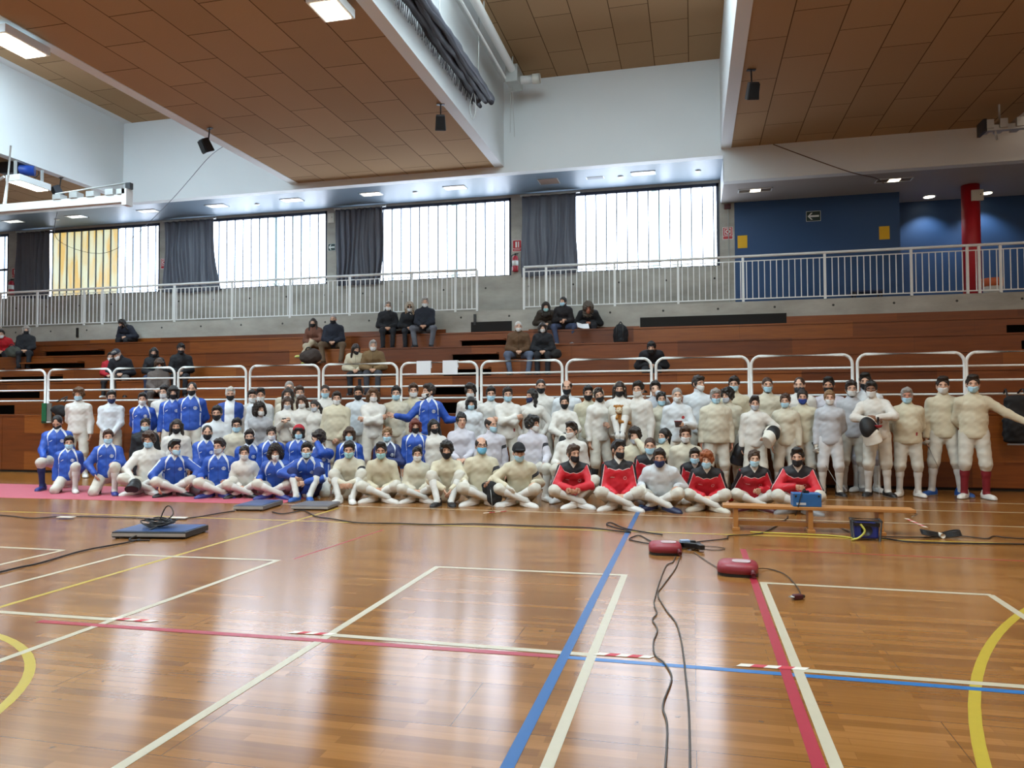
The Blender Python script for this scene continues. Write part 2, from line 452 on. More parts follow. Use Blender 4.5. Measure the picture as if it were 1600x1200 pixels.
# ================================================================ the wooden stand
stand = empty('grandstand', (0, YB, 0)); props(stand, kind='structure')
W0, W1 = -22.5, 11.5
AISLES = [(-17.7, -15.75), (-5.45, -4.33), (6.33, 7.5)]
def wpart(name, mb, m, parent):
    """mesh given in world coordinates, parented to something standing at (0, YB, 0)"""
    o = mb.build(name, m, parent); o.matrix_parent_inverse = Matrix.Translation((0, -YB, 0)); return o
mb = MB(); x = W0 + 1.1; xs = [W0]
while x < W1: xs.append(x); x += 3.2
xs.append(W1)
for a, b_ in zip(xs, xs[1:]): mb.box(a + .004, b_ - .004, YB, YB + .03, .05, 1.27)
wpart('front_panel', mb, M_STAND, stand)
wpart('plinth', MB().box(W0, W1, YB + .02, YB + .05, 0, .05), M_DARK, stand)
wpart('deck', MB().box(W0, W1, YB - .015, ROWS[0][0], 1.235, 1.27), M_STAND, stand)
zprev = 1.27
for k, (y, z) in enumerate(ROWS):
    y1 = ROWS[k + 1][0] if k < 4 else YC
    mb = MB().box(W0, W1, y - .02, y1 + .04, z - .035, z)
    x = W0
    segs = []
    cuts = sorted(AISLES)
    for a, b_ in cuts:
        segs.append((x, a, zprev)); segs.append((a, b_, zprev + .22)); x = b_
    segs.append((x, W1, zprev))
    for a, b_, z0 in segs: mb.box(a, b_, y, y + .025, z0, z - .034)
    st = wpart('step', mb, M_STAND, stand)
    if k: wpart('aisle_step', MB().box(AISLES[1][0], AISLES[1][1], y - .25, y, zprev + .17, zprev + .2).box(AISLES[0][0], AISLES[0][1], y - .25, y, zprev + .17, zprev + .2), M_STAND, stand)
    wpart('stand_shade_backing', MB().box(W0, W1, y + .45, y + .47, zprev - .4, z - .05), M_DARK, stand)  # dark backing sheet, colour stands in for shade inside the hollow stand
    zprev = z
wpart('end_board', MB().box(W0, AISLES[1][0] - .6, YC - .06, YC - .03, 3.2, 3.36).box(-3.9, -1.2, YC - .06, YC - .03, 3.2, 3.30).box(2.1, W1, YC - .06, YC - .03, 3.2, 3.42), M_STAND, stand)
wpart('gap_shade_board', MB().box(-5.38, -4.33, YC - .05, YC - .03, 3.26, 3.52).box(-1.19, 2.1, YC - .05, YC - .03, 3.22, 3.50), M_DARK, stand)  # solid dark boards, the shade of open gaps put into their colour
for xx in (-17.2, -5.28, -3.1, 7.05):
    wpart('post_stub', MB().box(xx - .03, xx + .03, YC - .06, YC - .02, 3.45, 3.72), M_BLACK, stand)

# ---- white tube guard rails along the front of the deck
GR = [(-15.5, -13.87), (-13.79, -12.15), (-12.11, -10.58), (-10.49, -8.89), (-8.80, -7.25), (-7.16, -5.58), (-5.50, -3.96), (-3.88, -2.33),
      (-2.25, -.71), (-.63, .96), (1.0, 2.63), (2.71, 4.33), (4.36, 5.98)]
NTH = ['leftmost', 'second', 'third', 'fourth', 'fifth', 'sixth', 'seventh', 'eighth', 'ninth', 'tenth', 'eleventh', 'twelfth']
rail_near = ['cut by the left edge of the photo', 'above the two white-jacketed men at the far left', 'in front of the spectators in dark coats at the left',
             'above the tall man in the blue tracksuit', 'below the couple beside the brown bag', 'in front of the couple in white coat and tan jacket',
             'hung with two white papers', 'in front of the bald spectator in the brown jacket', 'directly right of the one before the bald spectator',
             'right of the dark figure sitting low behind the rail', 'above the heavy man with grey hair', 'above the man leaning on a black mask', 'at the right end, above the black bag']
gy = YB + .02
for i, (a, b_) in enumerate(GR):
    g = empty('guard_rail', ((a + b_) / 2, gy, 1.27), 0, 'white tube guard rail panel ' + rail_near[i], 'guard rail', 'guard rails along the front of the stand')
    h = (b_ - a) / 2; H = .985; r = .16
    pts = [(-h, 0, 0.0), (-h, 0, H - r)] + [(-h + r - r * math.cos(t), 0, H - r + r * math.sin(t)) for t in [PI / 2 * k / 6 for k in range(1, 7)]]
    pts += [(h - r + r * math.sin(t), 0, H - r + r * math.cos(t)) for t in [PI / 2 * k / 6 for k in range(0, 7)]] + [(h, 0, 0.0)]
    MB().tube(pts, .026, 10).build('outer_tube', M_RAIL, g)
    for zz in (.30, .53, .76): MB().tube([(-h, 0, zz), (h, 0, zz)], .019, 8).build('rail', M_RAIL, g)
    for sx_ in (-1, 1): MB().box(sx_ * h - .05, sx_ * h + .05, -.04, .04, 0, .012).build('foot_plate', M_RAIL, g)
M_PAPER = mat('white_paper', '#dfe0e2', .8, var=.02)
for n, (a, b_, near) in enumerate([(-5.17, -4.88, 'left of the two papers'), (-4.64, -4.34, 'right of the two papers')]):
    me = MB().box(a, b_, gy - .034, gy - .031, 2.02, 2.235).box(a, b_, gy - .034, gy + .03, 2.235, 2.287).box(a, b_, gy + .03, gy + .033, 2.15, 2.287)
    o = me.build('paper_sheet', M_PAPER, label='white paper sheet folded over the guard rail, ' + near, cat='paper', group='papers on the guard rail')
# ---- gallery railings
def railing(name, x0, x1, posts, label, endpost):
    g = empty(name, (0, YC + .02, ZC), 0, label, 'railing')
    MB().tube([(x0, 0, 1.05), (x1, 0, 1.05)], .032, 10).build('handrail', M_RAIL, g)
    MB().box(x0, x1, -.012, .012, .93, .95).build('upper_bar', M_RAIL, g)
    MB().box(x0, x1, -.012, .012, .05, .075).build('lower_bar', M_RAIL, g)
    for p in posts: MB().box(p - .026, p + .026, -.02, .02, -.06, 1.04).build('post', M_RAIL, g)
    xs_ = []; x = x0 + .13
    while x < x1 - .05:
        if all(abs(x - p) > .05 for p in posts): xs_.append(x)
        x += .132
    keep = xs_[-100:] if len(xs_) > 100 else xs_
    rest = xs_[:-100] if len(xs_) > 100 else []
    if name.endswith('x'): pass
    me = MB().box(-.009, .009, -.009, .009, .06, .94).mesh('baluster', [M_RAIL])
    for x in keep: obj('baluster', me, None, g, (x, 0, 0))
    if rest:
        mb = MB()
        for x in rest: mb.box(x - .009, x + .009, -.009, .009, .06, .94)
        mb.build('far_balusters', M_RAIL, g, kind='stuff')
railing('gallery_railing', -22.4, -5.24, [-22.4, -20.0, -18.68, -17.04, -16.41, -15.8, -14.03, -12.21, -10.45, -8.72, -6.98, -5.81, -5.24],
        'long white balustrade on the gallery in front of the four curtained windows', 'right')
railing('gallery_railing', -4.03, 9.5, [-4.03, -3.47, -1.79, -.3, 1.17, 2.94, 4.72, 5.83, 6.06, 6.47, 8.3],
        'white balustrade on the gallery in front of the blue wall and red column', 'left')

# ---- grey curtains drawn aside
M_CURT = mat('grey_blackout_curtain', '#5b5e68', .5, var=.12, scale=3, bump=.1, bscale=8)
def curtain(x0, x1, z0, z1, label, amp, folds, lift=None, seed=0, flare=0.):
    rr = random.Random(seed); nu, nv = folds * 10, 26; vs = []; fs = []
    ph = [rr.uniform(0, 6) for _ in range(5)]
    for j in range(nv + 1):
        v = j / nv; z = z1 + (z0 - z1) * v
        for i in range(nu + 1):
            u = i / nu
            w = math.sin(u * folds * 2 * PI + ph[0] + .5 * math.sin(v * 3 + ph[1])) + .45 * math.sin(u * folds * 4.3 * PI + ph[2] + 2 * v)
            x = x0 + (x1 - x0) * u + flare * v * v * u + .05 * math.sin(v * 5 + u * 9 + ph[3]) * v
            zz = z + (lift(u) if lift else 0) * v
            vs.append((x, -.13 - amp * w * (.65 + .35 * v) - .06 * math.sin(v * PI) * math.sin(u * 7 + ph[4]), zz))
    for j in range(nv):
        for i in range(nu):
            a = j * (nu + 1) + i; fs.append((a, a + 1, a + nu + 2, a + nu + 1))
    g = empty('curtain', (0, YW, 0), 0, label, 'curtain', 'grey curtains beside the windows')
    o = MB().add(vs, fs, 0, True).build('curtain_cloth', M_CURT, g)
    sm = o.modifiers.new('thick', 'SOLIDIFY'); sm.thickness = .006
    MB().box(x0 - .05, x1 + .1, -.16, -.10, z1 + .0, z1 + .05).build('curtain_track', M_STEEL, g)
curtain(-21.75, -20.45, 4.98, 7.24, 'grey curtain bunched at the far left, before the yellow-tinted window', .055, 7, lambda u: .12 * (1 - u), 1)
curtain(-16.1, -14.35, 4.98, 7.24, 'grey curtain with glossy folds billowing out at its right hem, second from the left', .06, 7, lambda u: .1 * abs(u - .5), 2, .25)
curtain(-10.2, -8.72, 4.98, 7.24, 'narrow-pleated grey curtain right of the pillar with the arrow sign', .055, 8, None, 3)
curtain(-4.55, -3.03, 4.98, 7.24, 'smooth dark grey curtain right of the red fire extinguisher', .035, 5, lambda u: .08 * u, 4)

# ---- signs and wall fittings
M_SGREEN = mat('dark_green_sign', '#142f2a', .5); M_SWHITE = mat('sign_white', '#dde0da', .5, var=.01); M_SRED = mat('sign_red', '#b3252b', .5, var=.02)
M_YPAPER = mat('yellow_poster_paper', '#e0ad1e', .7, var=.06, scale=4)
def arrow_sign(x, z, w, h, y, label):
    g = empty('arrow_sign', (x, y, z), 0, label, 'sign')
    MB().box(-w / 2, w / 2, -.012, 0, -h / 2, h / 2).build('sign_plate', M_SGREEN, g)
    a = MB(); t = h * .09
    a.box(-w * .30, w * .38, -.016, -.012, -t, t)
    for s in (-1, 1):
        q = [(-w * .40, 0), (-w * .16, s * h * .34), (-w * .05, s * h * .34), (-w * .29, 0)]
        n = len(q); vs = [(p[0], -.016, p[1]) for p in q] + [(p[0], -.012, p[1]) for p in q]
        a.add(vs, [(0, 1, 2, 3), (7, 6, 5, 4)] + [(i, (i + 1) % n, n + (i + 1) % n, n + i) for i in range(n)])
    a.build('arrow', M_SWHITE, g)
    e = MB(); b_ = .008
    e.box(-w / 2, w / 2, -.015, -.011, h / 2 - b_, h / 2).box(-w / 2, w / 2, -.015, -.011, -h / 2, -h / 2 + b_).box(-w / 2, -w / 2 + b_, -.015, -.011, -h / 2, h / 2).box(w / 2 - b_, w / 2, -.015, -.011, -h / 2, h / 2)
    e.build('sign_edge', M_SWHITE, g)
arrow_sign(3.06, 6.235, .35, .26, YW, 'dark sign with a white arrow pointing left on the blue wall')
arrow_sign(-10.40, 6.17, .24, .22, YW, 'dark sign with a white arrow pointing left on the concrete pillar')
def fire_sign(x, z, kind, label):
    g = empty('fire_sign', (x, YW, z), 0, label, 'sign')
    MB().box(-.13, .13, -.01, 0, -.17, .16).build('sign_plate', M_SWHITE, g)
    MB().box(-.118, .118, -.014, -.01, -.075, .148).box(-.118, .118, -.014, -.01, -.158, -.085).build('red_field', M_SRED, g)
    s = MB()
    if kind == 'extinguisher': s.box(-.045, .0, -.017, -.014, -.05, .11).box(.03, .06, -.017, -.014, -.05, .11).box(-.09, .09, -.017, -.014, -.125, -.115)
    else:
        n = 20
        for k in range(n):
            t0, t1 = 2 * PI * k / n, 2 * PI * (k + 1) / n
            q = [(R * math.cos(t), .036 + R * math.sin(t)) for R, t in ((.035, t0), (.058, t0), (.058, t1), (.035, t1))]
            s.add([(p[0], -.017, p[1]) for p in q], [(0, 1, 2, 3)])
        s.box(-.088, .088, -.017, -.014, .115, .128).box(-.088, .088, -.017, -.014, -.055, -.042).box(-.088, -.075, -.017, -.014, -.05, .12).box(.075, .088, -.017, -.014, -.05, .12)
    s.build('symbol', M_SWHITE, g)
fire_sign(-4.73, 5.905, 'extinguisher', 'red sign with white bars above the fire extinguisher between two windows')
fire_sign(-16.18, 5.97, 'hose', 'red sign with white ring on the pillar left of the second curtain')
fire_sign(.95, 5.925, 'hose', 'red sign with white ring on the pillar beside the blue wall')
fire_sign(-21.95, 5.94, 'extinguisher', 'small red sign at the far left beside the glass door')
def extinguisher(x, z, label):
    g = empty('fire_extinguisher', (x, YW - .1, z), 0, label, 'fire extinguisher')
    MB().lathe([(.03, -.25), (.078, -.24), (.085, -.2), (.085, .12), (.07, .18), (.03, .21)], n=20).build('cylinder', mat('extinguisher_red', '#a5182a', .3, var=.02), g)
    MB().lathe([(.087, -.08), (.087, .06)], n=20).build('label_band', M_SWHITE, g)
    MB().box(-.02, .02, -.02, .02, .2, .26).box(-.02, .09, -.012, .012, .25, .27).box(-.02, .07, -.012, .012, .22, .235).build('valve_handle', M_BLACK, g)
    MB().tube(catmull([(.0, -.02, .24), (-.1, -.03, .2), (-.11, -.02, .05), (-.1, 0, -.1)]), .012).build('hose', M_BLACK, g)
    MB().box(-.04, .04, .08, .1, -.1, .2).build('bracket', M_STEEL, g)
extinguisher(-4.76, 5.40, 'red fire extinguisher hanging on the pillar left of the smooth dark curtain')
extinguisher(-22.0, 5.45, 'red fire extinguisher at the far left beside the glass door')
def wallbox(x, z, y, w, h, label, name='junction_box', m=None, cat='box'):
    g = empty(name, (x, y, z), 0, label, cat)
    MB().box(-w / 2, w / 2, -.07, 0, -h / 2, h / 2).build('cover', m or mat('beige_box', '#c9c2b2', .5, var=.02), g, .006)
    MB().lathe([(.012, 0), (.012, .01)], n=10).build('lock', M_BLACK, g).matrix_local = Matrix.Translation((w * .25, -.07, h * .05)) @ Matrix.Rotation(PI / 2, 4, 'X')
wallbox(-10.41, 7.04, YW, .18, .28, 'beige box high on the concrete pillar above the arrow sign')
wallbox(6.70, 6.42, 20.15 - .17, .26, .26, 'beige square box at the top of the red column')
wallbox(.95, 6.62, YW, .16, .12, 'small dark red siren box under the soffit beside the blue wall', 'siren', mat('dark_red_plastic', '#4a1216', .5), 'siren')
for x, z, lab in ((1.315, 5.675, 'yellow poster near the left end of the blue wall'), (4.72, 5.71, 'yellow poster at the right end of the blue wall')):
    MB().box(x - .12, x + .12, YW - .008, YW - .001, z - .165, z + .165).build('hanging_poster', M_YPAPER, label=lab, cat='poster', group='yellow posters')
# conduit on the pillar, handrails of the gallery pillar
for x, lab in ((.97, 'thin grey conduit running up the pillar beside the blue wall'),):
    MB().tube([(x, YW - .015, 3.85), (x, YW - .015, 6.55)], .012).build('conduit', M_STEEL, label=lab, cat='conduit')
# litter bin
g = empty('waste_bin', (6.72, 19.2, ZC), 0, 'white waste bin with an orange rim at the foot of the red column', 'bin')
MB().lathe([(.17, 0), (.20, .36)], n=24).build('bin_body', mat('white_bin_plastic', '#c9c4ba', .5), g)
MB().lathe([(.205, .30), (.225, .48), (.21, .485), (.195, .36)], n=24).build('bin_rim', mat('orange_plastic', '#d2673a', .5), g)
# low blue stool and dark mat on the gallery
g = empty('low_table', (4.2, 19.9, ZC), 0, 'low dark blue table against the blue wall behind the balustrade', 'table')
MB().box(-.35, .35, -.2, .2, .36, .40).build('tabletop', mat('dark_blue_laminate', '#16264c', .5), g)
for sx_ in (-.3, .3):
    for sy_ in (-.16, .16): MB().box(sx_ - .02, sx_ + .02, sy_ - .02, sy_ + .02, 0, .36).build('leg', M_BLACK, g)

# ---- lamps in the soffits
M_LAMP = emit_mat('lamp_glow', '#fff1d6', 5.0)
M_LAMPDIM = emit_mat('lamp_glow_dim', '#f3f6f0', 1.0)
def recessed(x, y, z, lit, label, w=.62, d=.32, m=M_LAMP, dark=False):
    g = empty('recessed_lamp', (x, y, z), 0, label, 'lamp', 'recessed lamps in the gallery soffit')
    f = MB().box(-w / 2, w / 2, -d / 2, -d / 2 + .025, -.015, 0).box(-w / 2, w / 2, d / 2 - .025, d / 2, -.015, 0).box(-w / 2, -w / 2 + .025, -d / 2, d / 2, -.015, 0).box(w / 2 - .025, w / 2, -d / 2, d / 2, -.015, 0)
    f.build('lamp_frame', M_WHITE, g)
    mb = MB()
    if dark:
        MB().box(-w / 2 + .02, w / 2 - .02, -d / 2 + .02, d / 2 - .02, -.006, -.001).build('housing', mat('bronze_louvre', '#6a5a4a', .5), g)
        mb.box(-.11, .13, -d / 2 + .03, d / 2 - .03, -.012, -.007)
    else:
        mb.box(-w / 2 + .03, w / 2 - .03, -d / 2 + .03, d / 2 - .03, -.008, -.002)
        lv = MB()
        for k in range(4): lv.box(-w / 2 + .03 + k * (w - .06) / 4, -w / 2 + .055 + k * (w - .06) / 4, -d / 2 + .02, d / 2 - .02, -.014, -.009)
        lv.build('louvre', M_STEEL, g)
    mb.build('lamp_tube', m, g)
for x, near, lit in ((-20.9, 'at the far left corner', 0), (-18.5, 'above the yellow-tinted window', 0), (-15.9, 'above the second curtain', 0), (-13.55, 'above the second window', 0),
                (-11.1, 'above the right half of the second window', 1), (-8.65, 'above the narrow-pleated curtain', 1), (-6.2, 'above the middle window', 1), (-1.16, 'above the rightmost window', 0)):
    recessed(x, 19.22, ZS, 1, 'recessed soffit lamp ' + near, m=M_LAMP if lit else M_LAMPDIM)
recessed(1.56, 19.24, ZSR, 1, 'recessed lamp with a glowing square at the left end of the right-hand soffit', .8, .3, dark=True)
recessed(4.69, 19.18, ZSR, 1, 'recessed lamp with a glowing square over the middle of the blue wall', .8, .3, dark=True)
for x, lab in ((5.94, 'round downlight left of the red column'), (7.24, 'round downlight right of the red column')):
    g = empty('downlight', (x, 20.95, ZSR), 0, lab, 'lamp', 'round downlights')
    MB().lathe([(.13, -.012), (.16, -.012), (.16, 0), (.13, 0)], n=28).build('ring', M_WHITE, g)
    MB().lathe([(.0, -.018), (.128, -.018), (.128, -.013)], n=28).build('diffuser', M_LAMP, g)
    l = bpy.data.lights.new('downlight_beam', 'SPOT'); l.energy = 75; l.spot_size = 1.9; l.spot_blend = .6; l.color = (.75, .88, 1.); l.shadow_soft_size = .05
    lo = bpy.data.objects.new('downlight_beam', l); COL.objects.link(lo); lo.parent = g; lo.location = (0, 0, -.05)
for x, lab, w, d in ((-3.63, 'brown square hatch in the soffit above the smooth dark curtain', .5, .45), (-2.4, 'dark air grille in the soffit above the rightmost window', .42, .18)):
    g = empty('soffit_hatch', (x, 19.3, ZS), 0, lab, 'hatch')
    MB().box(-w / 2, w / 2, -d / 2, d / 2, -.01, 0).build('hatch_panel', mat('brown_hatch', '#7a6456', .6) if w > .45 else mat('dark_grille', '#3d434a', .5), g)
    MB().box(-w / 2 - .02, w / 2 + .02, -d / 2 - .02, d / 2 + .02, -.004, 0).build('hatch_frame', M_STEEL, g)
for x in (-19.35, -12.3, -7.4, -1.75, .2):
    MB().lathe([(.0, -.03), (.05, -.03), (.08, -.008), (.08, 0)], (x, 19.35, ZS), 16).build('smoke_detector', M_STEEL,
        label={-19.35: 'round grey detector in the soffit above the yellow-tinted window', -12.3: 'round grey detector in the soffit above the second window', -7.4: 'round grey detector in the soffit left of the middle window lamp',
               -1.75: 'round grey detector in the soffit beside the air grille', .2: 'small grey detector in the soffit at the right end of the windows'}[x], cat='detector', group='detectors in the soffit')

# ---- box lamps, speakers, winch, hoists under the high ceilings
def floodlight(x, y, z, label, w, d, h, strength):
    g = empty('flood_lamp', (x, y, z), 0, label, 'lamp')
    MB().box(-w / 2, w / 2, -d / 2, d / 2, 0, h).build('lamp_housing', M_WHITE, g, .01)
    MB().box(-w / 2 + .05, w / 2 - .05, -d / 2 + .05, d / 2 - .05, -.012, -.002).build('lamp_glass', emit_mat('flood_glow', '#fff2da', strength), g)
    MB().box(-.03, .03, -d / 2 + .05, -d / 2 + .09, h, h + .35).box(-.03, .03, d / 2 - .09, d / 2 - .05, h, h + .35).build('hanger', M_STEEL, g)
floodlight(-10.6, 9.75, 7.28, 'white square flood lamp glowing at the upper left edge of the big wooden ceiling', .5, .85, .14, 14)
floodlight(-5.15, 10.0, 7.28, 'white square flood lamp under the big wooden ceiling at the top of the photo', .5, .6, .14, 10)
floodlight(-15.75, 14.9, 6.85, 'white flood lamp beside the blue winch at the left', .42, .9, .16, 10)
def speaker(x, y, z, label, rz, top, m=None):
    g = empty('loudspeaker', (x, y, z), rz, label, 'loudspeaker', 'loudspeakers hung from the ceilings')
    M = Matrix.Rotation(.45, 3, 'X')
    MB().obox((0, 0, 0), (.22, .2, .30), M, 0, .8).build('speaker_box', m or M_BLACK, g, .015)
    MB().obox(M @ Vector((0, -.105, 0)), (.18, .012, .25), M).build('speaker_grille', mat('speaker_grille', '#0c0c0d', .8), g)
    MB().tube([(0, .05, .1), (0, .08, top)], .015).box(-.08, .08, .04, .12, top - .01, top).build('ceiling_mount', M_BLACK, g)
speaker(-10.22, 14.1, 7.1, 'black loudspeaker hung from the left edge of the big wooden ceiling', -.5, .4)
speaker(-4.85, 14.1, 7.1, 'black loudspeaker hung from the right edge of the big wooden ceiling', .3, .4)
speaker(1.12, 14.0, 7.08, 'black loudspeaker hung from the left edge of the right-hand wooden ceiling', .2, .42)
speaker(6.5, 16.2, 7.1, 'black loudspeaker cut by the right edge of the photo', .2, .4)
speaker(-16.2, 16.2, 7.12, 'dark grey loudspeaker hung below the left-hand wooden ceiling', -.5, .38, mat('dark_grey_plastic', '#3a3d45', .5))
g = empty('hoist_winch', (-16.25, 14.95, 7.34), .1, 'blue and black electric winch under the left-hand wooden ceiling', 'winch')
MB().box(-.3, .12, -.14, .14, -.14, .14).build('gearbox', M_BLACK, g, .02)
MB().tube([(-.1, 0, 0), (.35, .25, 0)], .13, 16).build('motor', mat('winch_blue', '#1e3f8f', .4), g)
MB().box(.1, .2, -.16, .2, .13, .2).build('mounting_plate', M_STEEL, g)
MB().tube(catmull([(.2, .2, -.1), (.3, .2, -.22), (.45, .25, -.1), (.4, .3, .02)]), .01).build('cable', M_BLACK, g)

# folded basketball frame, left
g = empty('basketball_hoist_frame', (-14.2, 13.95, 6.03), 0, 'white folding truss beam hung across the left side under the wooden ceiling', 'hoist frame')
MB().box(-4.2, 2.15, -.07, .07, -.09, .09).build('main_beam', M_RAIL, g, .01)
MB().tube([(-4.0, 0, .05), (-2.2, .0, 0.28), (-1.25, 0, .75)], .03).build('brace', M_RAIL, g)
MB().tube([(-1.25, 0, .05), (-1.15, .02, .78)], .025).build('brace', M_RAIL, g)
for xx, zz in ((.3, .12), (.75, .14), (1.2, .13), (1.7, .14), (2.0, .12)):
    MB().box(xx - .09, xx + .12, -.1, .1, .09, zz + .08).build('joint_plate', M_STEEL, g)
MB().tube([(.2, 0, .24), (2.1, .02, .36)], .018).build('brace', M_STEEL, g)
MB().box(2.05, 2.17, -.1, .1, -.16, .2).build('end_bracket', M_RAIL, g)
MB().box(2.1, 2.22, -.05, .05, .2, .34).build('end_stop', M_BLACK, g)
for xx in (-3.4, -1.2): MB().tube([(xx, 0, 0), (xx + .02, .1, 1.5)], .02).build('suspension_rod', M_STEEL, g)
MB().obox((-2.35, .0, .55), (1.5, .5, .04), Matrix.Rotation(-.35, 3, 'Y')).build('backboard', mat('clear_backboard', '#aab2b4', .2), g)
# right
g = empty('basketball_hoist_frame', (6.15, 16.9, 7.0), 0, 'metal hoist truss under the right-hand wooden ceiling at the photo edge', 'hoist frame')
MB().box(-.3, 1.6, -.06, .06, -.06, .06).build('main_beam', M_STEEL, g, .01)
MB().box(-.3, 1.6, .2, .28, .05, .12).build('main_beam', M_STEEL, g, .01)
for xx in (-.25, .0, .3, .62, .95, 1.3): MB().box(xx - .06, xx + .08, -.1, .3, -.02, .16).build('joint_plate', M_STEEL, g)
for xx in (-.12, .72, 1.4): MB().tube([(xx, 0, -.06), (xx + .03, 0, -.24)], .022).build('drop_leg', M_STEEL, g)
MB().box(-.36, -.3, -.1, .28, -.08, .18).build('end_stop', M_BLACK, g)
for xx in (0, 1.2): MB().tube([(xx, .1, .1), (xx, .1, .52)], .02).build('suspension_rod', M_STEEL, g)

# rolled divider curtain and net along the lane wall, roof hoist tube above it
g = empty('divider_curtain_roll', (-4.32, 12.0, 8.05), 0, 'dark grey divider curtain rolled up along the white lane wall at the top', 'divider curtain')
mb = MB()
n = 44
for q, (dx, dz, r) in enumerate(((-.10, .06, .09), (.03, .08, .10), (.14, .03, .08))):
    MB().tube([(dx + .012 * math.sin(k * .6 + q), -6 + (9.3 + .1 * q) * k / n, dz + .02 * math.sin(k * .45 + q * 2)) for k in range(n + 1)], [r * (1 + .13 * math.sin(k * 2.3 + q) + .1 * math.sin(k * 1.1 + 2 * q)) for k in range(n + 1)], 12).build('rolled_cloth', M_CURT, g)
for q, (dx, dz, r) in enumerate(((-.06, -.09, .07), (.06, -.08, .06), (.16, -.07, .05), (-.15, -.03, .05))):
    MB().tube([(dx + .01 * math.sin(k * .7 + q * 3), -6 + (9.2 + .15 * q) * k / n, dz + .025 * math.sin(k * .5 + q * 9)) for k in range(n + 1)], [r * (1 + .2 * math.sin(k * 1.9 + q * 3)) for k in range(n + 1)], 10).build('fold', mat('dark_divider_fold', '#34363f', .55), g)
fr = MB(); rr = random.Random(5)
for k in range(240):
    y = -6 + 9.3 * k / 240; L = rr.uniform(.1, .24)
    fr.tube([(-.17, y, -.02), (-.19, y + rr.uniform(-.05, .05), -.04 - L)], .006, 4)
fr.build('net_fringe', mat('grey_net', '#5d5f66', .8), g, kind='stuff')
for y in (-2.0, .5, 3.0): MB().tube([(0, y, .1), (.02, y, 1.6)], .012).build('suspension_cord', M_STEEL, g)
MB().tube(catmull([(.0, 2.6, -.2), (-.05, 2.55, -.5), (.0, 2.6, -.75), (.05, 2.65, -.5), (.02, 2.65, -.2)]), .006).build('cord_loop', M_STEEL, g)
g = empty('roof_hoist_tube', (-4.05, 13.0, 9.35), 0, 'white hoist tube with motor along the raised lane ceiling at the top', 'hoist')
MB().tube([(0, -6, 0), (0, 4.3, 0)], .09, 12).build('tube', M_RAIL, g)
MB().tube([(-.16, -6, -.2), (-.16, 4.0, -.2)], .03, 8).build('guide_bar', M_RAIL, g)
MB().box(-.16, .14, 3.9, 4.5, -.3, .12).build('bracket', M_STEEL, g, .02)
MB().tube([(.1, 4.3, -.12), (.42, 4.3, -.12)], .10, 14).build('motor_housing', M_RAIL, g)
MB().tube([(.42, 4.3, -.12), (.60, 4.3, -.12)], .12, 14).build('motor_cap', mat('motor_white', '#d7d6cc', .4), g)
for y in (-1, 1.5, 4.0): MB().tube([(0, y, .05), (0, y, .36)], .015).build('suspension_rod', M_STEEL, g)
MB().tube([(-.1, 4.2, -.3), (-.12, 4.22, -1.4)], .006).tube([(-.05, 4.2, -.3), (-.02, 4.25, -1.5)], .006).build('pull_cord', M_STEEL, g)
# hanging wires
def wire(pts, r, label, m=M_BLACK): MB().tube(catmull(pts, 10), r, 6).build('hanging_cable', m, label=label, cat='cable')
wire([(-10.64, 15.3, 7.52), (-12.3, 17.0, 7.9), (-13.6, 17.2, 6.9), (-15.2, 17.4, 5.9), (-16.3, 17.5, 5.75), (-17.4, 17.4, 6.2), (-18.6, 18.6, 7.33)], .008, 'thin grey cable sagging across the yellow-tinted window at the left', mat('grey_cable', '#6d7078', .6))
wire([(1.9, 18.27, 7.5), (2.9, 18.28, 7.02), (3.6, 18.27, 6.70), (4.2, 18.8, 6.69), (4.5, 19.3, 6.69)], .01, 'thin brown cable hanging across the right-hand beam face', mat('brown_cable', '#5a4030', .6))
